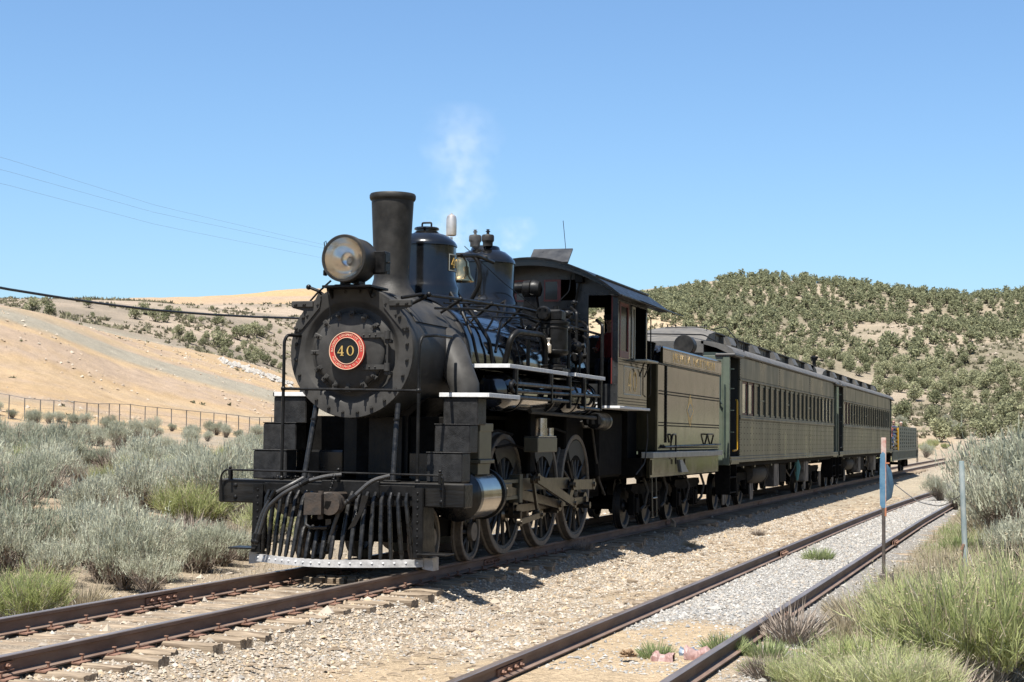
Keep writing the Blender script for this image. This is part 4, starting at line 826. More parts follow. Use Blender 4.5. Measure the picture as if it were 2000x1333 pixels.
# guides, crosshead, rods
def bar(q, p0, p1, h, t, eye=0.0):
    """flat bar in a plane of constant x, from p0 to p1 (x,y,z)"""
    p0 = Vector(p0); p1 = Vector(p1); d = (p1 - p0).normalized(); n_ = Vector((0, -d.z, d.y)) * h / 2
    x = p0.x; v = [(x + sx_ * t / 2, *(p + n_ * k)[1:]) for sx_ in (-1, 1) for p, k in ((p0, 1), (p1, 1), (p1, -1), (p0, -1))]
    q.add(v, [(0, 1, 2, 3), (4, 5, 6, 7), (0, 1, 5, 4), (1, 2, 6, 5), (2, 3, 7, 6), (3, 0, 4, 7)])
    if eye:
        for p in (p0, p1): q.cyl((x - t * .62, p.y, p.z), (x + t * .62, p.y, p.z), eye, n=20); q.cyl((x - t * .62, p.y, p.z), (x + t * 1.1, p.y, p.z), eye * .45, n=12)
for s_ in (1, -1):
    X = lambda v_: s_ * v_
    q = G(); bar(q, (X(1.10), 1.9, 1.07), (X(1.10), 3.55, 1.07), .05, .12); bar(q, (X(1.10), 1.9, .84), (X(1.10), 3.55, .84), .05, .12); bar(q, (X(1.10), 3.4, .96), (X(1.10), 3.55, .96), .4, .16); q.build("guide_bar", OLIVB, loco)
    q = G(); q.box(min(X(1.02), X(1.18)), max(X(1.02), X(1.18)), 2.6, 3.05, .86, 1.05, .01); q.cyl((X(1.10), 1.9, .955), (X(1.10), 2.6, .955), .035); q.build("crosshead", RODS, loco)
    q = G(); bar(q, (X(1.12), 2.85, .955), (X(1.12), 5.58, .66), .13, .06, .11); q.build("main_rod", RODS, loco)
    q = G(); bar(q, (X(1.0), 3.67, .66), (X(1.0), 5.58, .66), .11, .06, .13); bar(q, (X(1.0), 5.58, .66), (X(1.0), 7.51, .66), .11, .06, .13); q.build("side_rod", RODS, loco)
    q = G(); bar(q, (X(1.30), 3.87, 1.10), (X(1.30), 5.86, .67), .13, .045, .075); q.build("eccentric_rod", RODS, loco)
    q = G(); bar(q, (X(1.26), 3.78, 1.08), (X(1.26), 4.02, .60), .055, .04, .06); q.build("lift_link", RODS, loco)
    q = G(); bar(q, (X(1.28), 3.10, .50), (X(1.28), 4.12, .56), .08, .04, .06); q.build("union_link", RODS, loco)
    q = G(); bar(q, (X(1.20), 6.15, .95), (X(1.20), 7.35, .93), .16, .05, .09); bar(q, (X(1.18), 6.2, .95), (X(1.18), 5.95, .68), .14, .05, .05); bar(q, (X(1.12), 3.5, 1.02), (X(1.12), 6.1, .98), .17, .05); q.build("combination_bar", RODS, loco)
    q = G(); xa, xb = sorted((X(1.12), X(1.34))); q.box(xa, xb, 3.75, 4.75, 1.48, 1.70, .012); ly = q.build("lubricator", OLIVB, loco)
    q = G(); q.box(xa, xb, 3.8, 4.7, 1.702, 1.72, .004); q.cyl((X(1.25), 4.2, 1.72), (X(1.25), 4.2, 1.98), .085); q.cyl((X(1.25), 4.65, 1.72), (X(1.25), 4.65, 1.84), .06); q.build("lubricator_top", STEEL, ly)
    for k, (y_, z_) in enumerate(((2.4, 1.75), (3.0, 1.55), (5.2, 1.8))):
        pipe("gear_link", [(X(.95), y_, z_), (X(.98), y_ + .6, z_ + .04), (X(.96), y_ + 1.3, z_ - .02)], .02, DARK)
    q = G(); q.box(min(X(.60), X(1.0)), max(X(.60), X(1.0)), 4.45, 4.75, 1.15, 2.1, .03); q.build("motion_bracket", DARK, loco)
    # reservoirs
    q = G(); q.lathe([(.0005, 2.28), (.12, 2.29), (.22, 2.33), (.27, 2.42), (.275, 2.5), (.275, 4.90), (.25, 4.98), (.0005, 5.0)], (X(1.10), 0, 2.33), 'y', 36); r1_ = q.build("air_reservoir", JACK, loco)
    q = G(); q.lathe([(.0005, 5.35), (.22, 5.38), (.27, 5.46), (.27, 7.0), (.24, 7.10), (.0005, 7.14)], (X(1.10), 0, 2.33), 'y', 36); r2_ = q.build("air_reservoir", JACK, loco)
    for y_ in (2.9, 4.5): q = G(); q.lathe([(.274, y_ - .03), (.283, y_ - .03), (.283, y_ + .03), (.274, y_ + .03)], (X(1.10), 0, 2.33), 'y', 36); q.build("reservoir_strap", BLK, r1_)
    for y_ in (5.8, 6.8): q = G(); q.lathe([(.268, y_ - .03), (.279, y_ - .03), (.279, y_ + .03), (.268, y_ + .03)], (X(1.10), 0, 2.33), 'y', 36); q.build("reservoir_strap", BLK, r2_)
    for P_, r_ in (([(X(1.43), 2.25, 2.43), (X(1.43), 5.25, 2.45)], .034), ([(X(1.43), 2.3, 2.33), (X(1.43), 6.8, 2.38), (X(1.43), 6.95, 2.36), (X(1.43), 6.95, 2.16), (X(1.43), 5.6, 2.17)], .028), ([(X(1.43), 1.9, 2.25), (X(1.43), 5.0, 2.25)], .028), ([(X(1.43), 2.25, 2.46), (X(1.43), 2.15, 2.42), (X(1.43), 2.15, 2.36), (X(1.43), 2.25, 2.32)], .034)):
        pipe("cooling_pipe", P_, r_, bend=.05)
    for y_ in (2.35, 4.05, 5.05, 5.9, 6.9): q = G(); q.box(min(X(1.395), X(1.465)), max(X(1.395), X(1.465)), y_ - .03, y_ + .03, 2.14 if y_ > 5 else 2.2, 2.64, .008); q.build("pipe_hanger", BLK, loco)
    pipe("low_pipe", [(X(1.2), 3.8, 2.07), (X(1.2), 7.5, 2.03)], .03, DUSTM)
    q = G(); q.lathe([(.0005, 7.6), (.13, 7.6), (.14, 7.65), (.14, 8.25), (.12, 8.28), (.0005, 8.28)], (X(1.15), 0, 1.98), 'y', 24); q.build("brake_cylinder", BLK, loco)
    q = G(); q.lathe([(.142, 8.17), (.148, 8.18), (.148, 8.28), (.06, 8.29)], (X(1.15), 0, 1.98), 'y', 24); q.build("cylinder_end_ring", OLIVB, loco)
    pipe("cab_drain_pipe", [(X(.98), 7.4, 1.98), (X(.98), 7.55, 1.88), (X(.98), 8.1, 1.88), (X(.98), 8.3, 1.5), (X(.98), 8.6, .96), (X(.98), 9.0, .7)], .022, DUSTM)
# wheels
def wheel(name, x, y, r, spokes, parent, cw=0.0, side=1, tw=.14, rimw=.075, hub=.17, wang=0.0, m_r=None):
    q = G(); xo = side * tw / 2; xi = -side * tw / 2
    q.lathe([(r - rimw - .05, xi), (r + .028, xi), (r + .028, xi + side * .03), (r, xi + side * .045), (r, xo - side * .01), (r - .012, xo), (r - rimw, xo), (r - rimw - .01, xo - side * .02), (r - rimw - .01, xi)], (0, 0, 0), 'x', 56)
    w_ = q.build(name, m_r or TYRE, parent, (x, y, r))
    base = (x, y, r)
    q = G(); q.lathe([(r - rimw - .045, xo - side * .02), (r - rimw - .005, xo - side * .012), (r - rimw - .005, xi + side * .02), (r - rimw - .045, xi + side * .02)], (0, 0, 0), 'x', 56)
    q.lathe([(.0005, xo + side * .03), (hub * .45, xo + side * .03), (hub * .5, xo + side * .005), (hub, xo), (hub, xi + side * .02)], (0, 0, 0), 'x', 28)
    q.build("wheel_centre", WHEEL, w_, base)
    for k in range(spokes):
        a = 2 * PI * (k + .5) / spokes; c_, s2 = math.cos(a), math.sin(a)
        sp = G(); sp.tube([(xo * .35, c_ * hub * .9, s2 * hub * .9), (xo * .30, c_ * (r - rimw - .02), s2 * (r - rimw - .02))], [.034, .024], 6); sp.build("spoke", WHEEL, w_, base)
    if cw:
        q = G(); a1 = wang + PI; N = 14; v = []
        for xx in (xo * .9, xo * .1):
            for k in range(N + 1):
                a = a1 - .75 + 1.5 * k / N; v.append((xx, math.cos(a) * (r - rimw - .02), math.sin(a) * (r - rimw - .02)))
            for k in range(N + 1):
                a = a1 - .75 + 1.5 * k / N; rr = (r - rimw) * .66; v.append((xx, math.cos(a) * rr, math.sin(a) * rr))
        m_ = N + 1; f = []
        for k in range(N): f += [(k, k + 1, m_ + k + 1, m_ + k), (2 * m_ + k, 2 * m_ + k + 1, 3 * m_ + k + 1, 3 * m_ + k), (m_ + k, m_ + k + 1, 3 * m_ + k + 1, 3 * m_ + k), (k, k + 1, 2 * m_ + k + 1, 2 * m_ + k)]
        q.add(v, f); q.build("counterweight", WHEEL, w_, base)
        q = G(); q.lathe([(.0005, xo + side * .04), (.10, xo + side * .04), (.12, xo)], (0, 0, 0), 'x', 20); q.v = [(x_, y_ + math.cos(wang) * .3, z_ + math.sin(wang) * .3) for x_, y_, z_ in q.v]; q.cyl((xo, math.cos(wang) * .3, math.sin(wang) * .3), (xo + side * .26, math.cos(wang) * .3, math.sin(wang) * .3), .055); q.build("crank_pin", RODS, w_, base)
    return w_
for y_ in (3.67, 5.58, 7.51):
    for s_ in (1, -1): wheel("driving_wheel", s_ * .80, y_, .876, 15, loco, .3, s_, rimw=.078, wang=-PI / 2 - .1)
    q = G(); q.cyl((-.75, y_, .876), (.75, y_, .876), .10); q.build("axle", DARK, loco)
for y_ in (.62, 2.22):
    for s_ in (1, -1):
        w_ = wheel("truck_wheel", s_ * .79, y_, .40, 9, loco, 0, s_, rimw=.055, hub=.10)
        q = G(); q.lathe([(.0005, s_ * .12), (.125, s_ * .12), (.13, s_ * .06)], (0, 0, 0), 'x', 24); q.build("hub_face", TYRE, w_, (s_ * .79, y_, .40))
q = G(); q.box(.60, .68, .3, 2.6, .36, .62); q.box(-.68, -.60, .3, 2.6, .36, .62); q.box(-.5, .5, 1.2, 1.6, .4, .8); [q.cyl((-.75, y_, .40), (.75, y_, .40), .07) for y_ in (.62, 2.22)]; q.build("truck_frame", DARK, loco)
q = G(); q.box(.96, 1.04, 1.75, 2.68, .655, .68, .004); q.build("truck_step", DUSTM, loco)
for y_ in (3.67, 5.58, 7.51):
    for s_ in (1, -1): q = G(); q.box(min(s_ * .44, s_ * .66), max(s_ * .44, s_ * .66), y_ - .25, y_ + .25, .6, 1.1); q.build("driving_box", DARK, loco)
    q = G(); q.prism([(y_ - .7, 1.95), (y_ + .7, 1.95), (y_ + .55, 2.0), (y_ - .55, 2.0)], 'x', .62, .70); q.build("leaf_spring", DARK, loco)
# ---- cab
cab = thing("cab", (0, 0, 0), None, None); cab.parent = loco; cab.location = (0, 4.2, 2.2)
def roofz(x): return 4.755 - .245 * x * x
rx = [-1.63 + 3.26 * k / 22 for k in range(23)]
q = G(); q.prism([(x, roofz(x)) for x in rx] + [(x, roofz(x) - .035) for x in rx[::-1]], 'y', 7.42, 11.2); q.build("cab_roof", BLK, cab)
q = G(); q.prism([(x, roofz(x) - .03) for x in rx[1:-1]] + [(x, roofz(x) - .05 - .09 * (1 - (x / 1.6) ** 2) ) for x in rx[1:-1][::-1]], 'y', 7.44, 7.47); q.build("roof_valance", BLKG, cab)
def wall_y(name, y0, y1, holes, m_, zb=2.25, xm=1.45):
    xs = sorted({-xm, xm, *[h[0] for h in holes], *[h[1] for h in holes]}); zs = sorted({zb, 4.05, *[h[2] for h in holes], *[h[3] for h in holes]}); q = G()
    for a_, b_ in zip(xs, xs[1:]):
        for c_, d_ in zip(zs, zs[1:]):
            if c_ >= 4.05 and d_ <= 4.05: continue
            if any(h[0] <= a_ and b_ <= h[1] and h[2] <= c_ and d_ <= h[3] for h in holes): continue
            q.box(a_, b_, y0, y1, c_, min(d_, 4.05) if d_ <= 4.06 else d_)
    return q
def front_poly(q, y0, y1, holes, ztop_fn, zb, xm=1.45):
    """vertical strips up to the curved roof, leaving rectangular holes"""
    xs = sorted({*[-xm + 2 * xm * k / 24 for k in range(25)], *[h[0] for h in holes], *[h[1] for h in holes]})
    for a_, b_ in zip(xs, xs[1:]):
        if b_ - a_ < 1e-5: continue
        segs = [(zb, None)]; hs = sorted([h for h in holes if h[0] <= a_ + 1e-6 and b_ <= h[1] + 1e-6], key=lambda h: h[2]); z = zb
        for h in hs:
            q.box(a_, b_, y0, y1, z, h[2]); z = h[3]
        q.prism([(a_, z), (b_, z), (b_, ztop_fn(b_)), (a_, ztop_fn(a_))], 'y', y0, y1)
    return q
BR = lambda x: roofz(x) - .036
CABW = mat("cab_wall_paint", (.030, .032, .034), .33, var=.35, vscale=6, bump=.18, bscale=60, rvar=.08, dust=.08)
q = front_poly(G(), 8.0, 8.03, [(.925, 1.34, 2.62, 4.14), (.127, .70, 4.055, 4.42), (-1.34, -.925, 2.62, 4.14), (-.70, -.127, 4.055, 4.42), (-.85, .85, 2.25, 3.6)], BR, 2.25); q.build("cab_front_wall", CABW, cab)
q = front_poly(G(), 10.17, 10.20, [(-.60, .64, 2.25, 4.10)], BR, 2.25); q.build("cab_rear_wall", DARK, cab)
rvt = bolt_mesh(.012, .008, 8, CABW, "rivet", True)
for z_ in [2.32 + .148 * k for k in range(13)]: inst("rivet", rvt, cab, (1.40, 7.999, z_))
for x_ in [.84 - .0, .95, 1.06, 1.17, 1.28]: inst("rivet", rvt, cab, (x_, 7.999, 4.19))
for x_ in [-.1 + .16 * k for k in range(6)]: inst("rivet", rvt, cab, (x_, 7.999, 4.49 - .12 * x_ * x_))
for s_ in (1, -1):
    xa, xb = sorted((s_ * 1.425, s_ * 1.45)); q = G(); q.box(xa, xb, 8.03, 10.2, 2.25, 3.08); q.build("cab_side_panel", OLIVE, cab)
    q = G(); q.box(xa, xb, 8.03, 8.12, 3.08, 4.12); q.box(xa, xb, 8.76, 8.90, 3.08, 4.12); q.box(xa, xb, 10.10, 10.2, 3.08, 4.12); q.box(xa, xb, 8.12, 8.76, 4.03, 4.14); q.box(xa, xb, 8.90, 10.1, 4.04, 4.14); q.build("cab_side_posts", BLKG, cab)
    q = G(); xs_ = sorted((s_ * 1.44, s_ * 1.458)); q.box(*xs_, 8.12, 8.17, 3.08, 4.03); q.box(*xs_, 8.70, 8.76, 3.08, 4.03); q.box(*xs_, 8.17, 8.70, 3.97, 4.03); q.box(*xs_, 8.17, 8.70, 3.08, 3.20); w_ = q.build("cab_window_sash", DRED, cab)
    q = G(); q.box(s_ * 1.435 - .003, s_ * 1.435 + .003, 8.17, 8.70, 3.20, 3.97); q.build("pane", GLS, w_)
    q = G(); q.box(*xs_, 9.02, 9.06, 3.1, 4.02); q.box(*xs_, 9.20, 9.23, 3.1, 4.02); q.box(*xs_, 9.06, 9.20, 3.98, 4.02); w_ = q.build("wind_deflector", SILV, cab)
    q = G(); q.box(s_ * 1.445 - .003, s_ * 1.445 + .003, 9.06, 9.20, 3.12, 3.98); q.build("pane", GLS, w_)
    q = G(); xs_ = sorted((s_ * 1.40, s_ * 1.68)); q.box(*xs_, 9.25, 10.15, 3.06, 3.10, .012); w_ = q.build("arm_rest", SILV, cab)
    q = G(); [q.tube([(s_ * 1.58, y_, 3.05), (s_ * 1.48, y_, 2.80)], .012, 6) for y_ in (9.45, 9.85)]; q.build("rest_bracket", BLK, w_)
    # rivet seams, painted panel and numerals
    q = G()
    for k in range(30):
        y_ = 8.08 + k * .072
        for z_ in (2.29, 2.34, 2.39, 2.96, 3.01, 3.05): q.add([(s_ * 1.45, y_ - .011, z_), (s_ * 1.45, y_, z_ - .011), (s_ * 1.45, y_ + .011, z_), (s_ * 1.45, y_, z_ + .011), (s_ * 1.459, y_, z_)], [(0, 1, 4), (1, 2, 4), (2, 3, 4), (3, 0, 4)])
    o = q.build("cab_rivets", RIVM, cab, smooth=False); o["kind"] = "stuff"
    q = G(); X0, X1 = sorted((s_ * 1.4505, s_ * 1.4535))
    for a_ in ((8.44, 9.72, 2.93, 2.955), (8.44, 9.72, 2.45, 2.475), (8.44, 8.465, 2.475, 2.93), (9.695, 9.72, 2.475, 2.93)): q.box(X0, X1, *a_)
    q.build("panel_lining", SILV, cab)
    q = G(); glyph4(q, 8.74, 2.52, .36, 0, .004); glyph0(q, 9.11, 2.52, .36, 0, .004, .80)
    q.v = [((s_ * 1.451 + s_ * y), x if s_ > 0 else 18.16 - x, z) for x, y, z in q.v]; q.build("numerals", GOLDD, cab)
    # awning under the eave
    q = G(); q.prism([(s_ * 1.60, 4.13), (s_ * 1.93, 4.00), (s_ * 1.93, 3.985), (s_ * 1.60, 4.10)], 'y', 8.9, 11.15); q.build("awning", BLK, cab)
    q = G(); q.tube([(s_ * 1.2, 7.5, 4.42), (s_ * 1.22, 11.2, 4.41)], .025, 8); q.box(min(s_ * 1.46, s_ * 1.66), max(s_ * 1.46, s_ * 1.66), 7.45, 11.2, 4.075, 4.10, .005); q.build("roof_gutter", BLK, cab)
    q = G(); q.tube([(s_ * 1.47, 10.17, 3.95), (s_ * 1.52, 10.17, 3.9), (s_ * 1.52, 10.17, 2.5), (s_ * 1.47, 10.17, 2.45)], .012, 6); q.build("cab_grab_iron", BLK, cab)
    xs_ = sorted((s_ * 1.02, s_ * 1.50)); q = G(); q.box(*xs_, 7.98, 10.25, 2.20, 2.245, .006); q.build("cab_floor_edge", WHT, cab)
    q = G(); q.box(min(s_ * .3, s_ * 1.02), max(s_ * .3, s_ * 1.02), 8.4, 10.1, 1.0, 2.18, .05); q.build("ash_pan", DARK, loco)
    pipe("cab_hose", [(s_ * 1.46, 10.2, 2.15), (s_ * 1.46, 10.25, 1.7), (s_ * 1.44, 10.1, 1.25), (s_ * 1.40, 9.6, 1.05)], .012, DUSTM)
# window in the front wall: red sliding sash half open
for s_ in (1, -1):
    xx = lambda a_, b_: sorted((s_ * a_, s_ * b_))
    q = G(); [q.box(*xx(a_, b_), 7.985, 8.0, c_, d_) for a_, b_, c_, d_ in ((.127, .43, 4.385, 4.42), (.127, .43, 4.04, 4.07), (.127, .15, 4.07, 4.385), (.37, .43, 4.07, 4.385))]; w_ = q.build("front_sash", DRED, cab)
    q = G(); q.box(*xx(.15, .37), 7.990, 7.996, 4.07, 4.385); q.build("pane", mat("dusty_pane", (.055, .058, .052), .25), w_)
    q = G(); [q.box(*xx(a_, b_), 7.985, 8.0, c_, d_, .003) for a_, b_, c_, d_ in ((1.335, 1.355, 2.62, 4.14), )]; q.build("door_jamb", DRED, cab)
q = G(); q.box(.72, .86, 7.85, 7.99, 4.35, 4.56, .008); q.tube([(.78, 7.92, 4.35), (.74, 7.92, 4.15), (.66, 7.95, 3.85)], .02, 8); q.build("lamp_box", BLK, cab)
q = G(); q.box(-1.42, 1.42, 8.04, 10.2, 2.25, 2.29); q.box(-.75, .75, 8.04, 8.5, 2.3, 4.0, .05); q.build("cab_floor", DARK, cab)
q = G(); q.box(.75, 1.3, 9.1, 9.7, 2.95, 3.05, .03); q.box(.85, 1.2, 9.2, 9.6, 2.29, 2.95); q.build("seat_box", DARK, cab)
q = G(); q.prism([(8.30, 4.76), (8.62, 5.03), (8.64, 5.01), (8.32, 4.73)], 'x', -.26, .46); q.build("roof_hatch", CABW, cab)
q = G(); q.tube([(.15, 9.3, 4.7), (.135, 9.3, 5.1), (.08, 9.3, 5.62)], .006, 5); q.build("antenna", BLK, cab)

# ------------------------------------------------------------------ people
def person(loc, yaw, shirt, pants, hair, label, hat=None, seated=True, lean=.0, arm=0.0, hs=1.0):
    J = {}; 
    if seated:
        J = dict(pel=(0, 0, .12), wst=(0, -.0, .30), chs=(0, lean * .5 + .0, .48), nk0=(0, lean, .62), nk1=(0, lean + .01, .69), hd0=(0, lean + .02, .76), hd1=(0, lean + .015, .86), hd2=(0, lean, .93))
        leg = lambda s: [(s * .10, .02, .10), (s * .12, .44, .13), (s * .12, .46, -.30), (s * .12, .60, -.36)]
    else:
        J = dict(pel=(0, 0, .95), wst=(0, 0, 1.12), chs=(0, 0, 1.32), nk0=(0, 0, 1.46), nk1=(0, .01, 1.53), hd0=(0, .02, 1.60), hd1=(0, .015, 1.70), hd2=(0, 0, 1.77))
        leg = lambda s: [(s * .10, 0, .90), (s * .11, .02, .50), (s * .11, 0, .08), (s * .11, .16, .03)]
    V, E, R_ = [], [], []
    def av(p, r, par=None):
        V.append(p); R_.append(r); 
        if par is not None: E.append((par, len(V) - 1))
        return len(V) - 1
    pel = av(J['pel'], (.15, .11)); w = av(J['wst'], (.13, .10), pel); c_ = av(J['chs'], (.155, .11), w); n0 = av(J['nk0'], (.10, .075), c_); n1 = av(J['nk1'], (.055, .055), n0)
    h0 = av(J['hd0'], (.066, .075), n1); h1 = av(J['hd1'], (.076, .092), h0); h2 = av(J['hd2'], (.055, .065), h1)
    hp = Vector(J['hd0']); av((0, hp.y + .105, hp.z + .055), (.012, .014), h1); av((0, hp.y + .082, hp.z - .012), (.03, .018), h0)
    for s in (-1, 1): av((s * .082, hp.y - .005, hp.z + .05), (.008, .022), h1)
    ch = Vector(J['chs'])
    for s in (-1, 1):
        sh = av((s * .17, ch.y, ch.z + .08), (.06, .06), c_); el = av((s * .24, ch.y + .08, ch.z - .18 + arm * .2), (.042, .042), sh); wr = av((s * (.20 - arm * .05), ch.y + .30, ch.z - .14 + arm * .3), (.028, .022), el)
        pm = av((s * (.19 - arm * .05), ch.y + .37, ch.z - .13 + arm * .3), (.036, .018), wr); b0 = Vector(V[pm])
        for k in range(4): f0 = av((b0.x + (k - 1.5) * .019, b0.y + .045, b0.z + .002), (.009, .009), pm); av((b0.x + (k - 1.5) * .02, b0.y + .075 - abs(k - 1.4) * .006, b0.z - .018), (.007, .007), f0)
        t0 = av((b0.x - s * .042, b0.y + .01, b0.z - .004), (.010, .010), pm); av((b0.x - s * .055, b0.y + .035, b0.z - .012), (.008, .008), t0)
        L_ = leg(s); a_ = av(L_[0], (.09, .085), pel); b_ = av(L_[1], (.062, .062), a_); d_ = av(L_[2], (.045, .05), b_); av(L_[3], (.045, .032), d_)
    me = bpy.data.meshes.new("person"); me.from_pydata(V, E, []); o = bpy.data.objects.new("person", me); link(o)
    md = o.modifiers.new("s", 'SKIN'); sk = me.skin_vertices[0].data
    for k, r in enumerate(R_): sk[k].radius = r
    sk[0].use_root = True; o.modifiers.new("u", 'SUBSURF').levels = 1; o.modifiers["u"].render_levels = 1
    dg = bpy.context.evaluated_depsgraph_get(); m2 = bpy.data.meshes.new_from_object(o.evaluated_get(dg)); bpy.data.objects.remove(o)
    m2.materials.clear(); [m2.materials.append(x) for x in (SKIN, shirt, pants)]
    zn = J['nk1'][2]; zh = J['pel'][2]; yw = ch.y
    for p in m2.polygons:
        c = p.center; mi = 1
        if c.z > zn - .03: mi = 0
        elif c.z < zh + .02 or (seated and c.z < .2): mi = 2
        if abs(c.x) > .12 and c.z > zh + .1 and c.y > yw + .18: mi = 0
        p.material_index = mi; p.use_smooth = True
    m2.name = "person"; o = bpy.data.objects.new("person", m2); link(o); o.location = loc; o.rotation_euler.z = yaw; tag(o, label, "person")
    q = G(); q.sphere((0, hp.y - .018, hp.z + .085), .098, 14, 1.0); q.v = [(x * .94, y, z) for x, y, z in q.v if True]
    q.v = [(x, min(y, hp.y + .055 + (z - hp.z - .1) * .2), max(z, hp.z + (.09 if y > hp.y + .01 else -.0))) for x, y, z in q.v]
    h_ = bpy.data.objects.new("hair", q.me("hair", [hair])); link(h_); h_.parent = o
    for s in (-1, 1):
        q = G(); q.sphere((s * .032, hp.y + .083, hp.z + .062), .011, 6); e = bpy.data.objects.new("eye", q.me("eye", [HAIR])); link(e); e.parent = o
    if hat:
        q = G(); q.lathe([(.115, hp.z + .115), (.118, hp.z + .14), (.125, hp.z + .19), (.10, hp.z + .215), (.0005, hp.z + .22)], (0, hp.y, 0), 'z', 20); q.prism([(-.08, hp.y + .08), (.08, hp.y + .08), (.05, hp.y + .17), (-.05, hp.y + .17)], 'z', hp.z + .115, hp.z + .125); e = bpy.data.objects.new("cap", q.me("cap", [hat])); link(e); e.parent = o
    return o
person((.98, 9.32, 2.93), PI, SHR, CLOTH, HAIR, "engine driver in a dark cap and red shirt sitting inside the cab", hat=CLOTH)

# ------------------------------------------------------------------ tender
ten = thing("tender", (0, 14, 0), "olive green tender lettered Nevada Northern behind the locomotive", "tender")
q = G(); q.box(-1.45, 1.45, 11.06, 17.36, 1.45, 3.12, .03); body = q.build("water_tank", OLIVE, ten)
q = G()
for s_ in (1, -1): q.prism([(s_ * 1.45, 3.12), (s_ * 1.490, 3.13), (s_ * 1.488, 3.42), (s_ * 1.475, 3.45), (s_ * 1.44, 3.42), (s_ * 1.42, 3.12)], 'y', 11.35, 17.36)
q.build("coal_board", OLIVE, ten, smooth=False)
q = G(); [q.box(min(s_ * 1.45, s_ * 1.482), max(s_ * 1.45, s_ * 1.482), 11.06, 17.36, 3.095, 3.125, .004) for s_ in (1, -1)]; q.build("collar_bead", BLK, ten)
q = G(); q.prism([(-1.30, 3.12), (-1.40, 3.5), (-1.0, 3.6), (1.0, 3.6), (1.40, 3.5), (1.30, 3.12)], 'y', 11.1, 11.16); q.build("coal_bulkhead", BLK, ten); q = G(); q.box(-1.40, 1.40, 15.6, 15.7, 3.1, 3.55); q.build("coal_bulkhead", BLK, ten)
q = G(); q.tube([(1.46, 11.78, 3.10), (1.46, 11.78, 1.62)], .02, 6)
for k in range(24): q.box(1.452, 1.475, 11.74, 11.82, 1.66 + k * .06, 1.68 + k * .06)
q.build("riveted_strip", BLK, ten)
q = G()
for s_ in (1, -1):
    for zs_, n_, y0, dy in (((2.545, 2.60, 1.945, 2.0), 56, 11.2, .11), ((3.15, 3.40), 60, 11.4, .1), ((1.52,), 60, 11.2, .1)):
        for z_ in zs_:
            for k in range(n_):
                y_ = y0 + k * dy; q.add([(s_ * 1.45, y_ - .02, z_), (s_ * 1.45, y_, z_ - .017), (s_ * 1.45, y_ + .02, z_), (s_ * 1.45, y_, z_ + .017), (s_ * 1.468, y_, z_)] if z_ < 3.1 else [(s_ * 1.497, y_ - .012, z_), (s_ * 1.497, y_, z_ - .012), (s_ * 1.497, y_ + .012, z_), (s_ * 1.497, y_, z_ + .012), (s_ * 1.505, y_, z_)], [(0, 1, 4), (1, 2, 4), (2, 3, 4), (3, 0, 4)])
o = q.build("tank_rivets", RIVM, ten, smooth=False); o["kind"] = "stuff"
for s_ in (1, -1):
    V, Fc = text_mesh("NEVADA  NORTHERN", .25, .002, .004)
    q = G(); q.add([(s_ * 1.4905 + s_ * p[2], 14.4 + s_ * p[0] * 1.75, 3.19 + p[1]) for p in V], Fc); q.build("tender_lettering", GOLDD, ten)["kind"] = "stuff"
    # painted diamond emblem
    X = lambda d: s_ * (1.4515 + d)
    q = G(); q.prism([(14.1, 2.62), (14.26, 2.48), (14.32, 2.38), (14.46, 2.27), (14.32, 2.16), (14.26, 2.06), (14.1, 1.92), (13.94, 2.06), (13.88, 2.16), (13.74, 2.27), (13.88, 2.38), (13.94, 2.48)], 'x', X(0), X(.002)); em = q.build("tender_emblem", GOLDD, ten)
    q = G(); q.prism([(14.1, 2.42), (14.38, 2.27), (14.1, 2.12), (13.82, 2.27)], 'x', X(.0022), X(.004)); q.build("emblem_lining", SILV, em)
    q = G(); q.prism([(14.1, 2.39), (14.29, 2.27), (14.1, 2.15), (13.91, 2.27)], 'x', X(.0042), X(.006)); q.build("emblem_diamond", OLIVE, em)
    for P_ in (([(1.47, 12.2, 1.62), (1.50, 12.2, 1.78), (1.50, 12.5, 1.78), (1.50, 12.5, 1.2)]), ([(1.46, 15.6, 1.56), (1.52, 15.6, 1.80), (1.52, 16.3, 1.80), (1.46, 16.3, 1.56)]), ([(1.46, 11.5, 1.58), (1.50, 11.5, 1.54), (1.50, 17.2, 1.58)])):
        pipe("tender_pipe", [(s_ * a_, b_, c_) for a_, b_, c_ in P_], .018, parent=ten)
    xs_ = sorted((s_ * 1.30, s_ * 1.53)); q = G(); q.box(*xs_, 10.42, 17.34, 1.335, 1.445, .008); q.build("pale_sill", mat("pale_sill_paint", (.40, .40, .36), .5, var=.2, vscale=5, dust=.15), ten)
    xs_ = sorted((s_ * 1.36, s_ * 1.44)); q = G(); q.box(*xs_, 10.55, 17.3, .97, 1.333, .01); q.build("tool_box", OLIVE, ten)
    q = G(); xs_ = sorted((s_ * 1.44, s_ * 1.46)); q.box(*xs_, 10.62, 13.3, 1.02, 1.30, .004); q.box(*xs_, 13.6, 15.6, 1.02, 1.30, .004); q.build("tool_box_door", OLIVE, ten)
    q = G(); [q.tube(P_, .014, 6) for P_ in ([(s_ * 1.46, 10.6, .97), (s_ * 1.48, 10.6, .25), (s_ * 1.48, 10.95, .25), (s_ * 1.46, 10.95, .97)], [(s_ * 1.48, 10.6, .6), (s_ * 1.48, 10.95, .6)])]; q.build("tender_step", OLIVB, ten)
q = G(); q.prism([(12.9, 1.28), (13.15, 1.28), (13.75, 1.03), (13.1, 1.03)], 'x', 1.462, 1.50); tag(q.build("folded_sheet", GREYB, None), "blue and white folded sheet hanging on the tender's lower toolbox", "sheet")
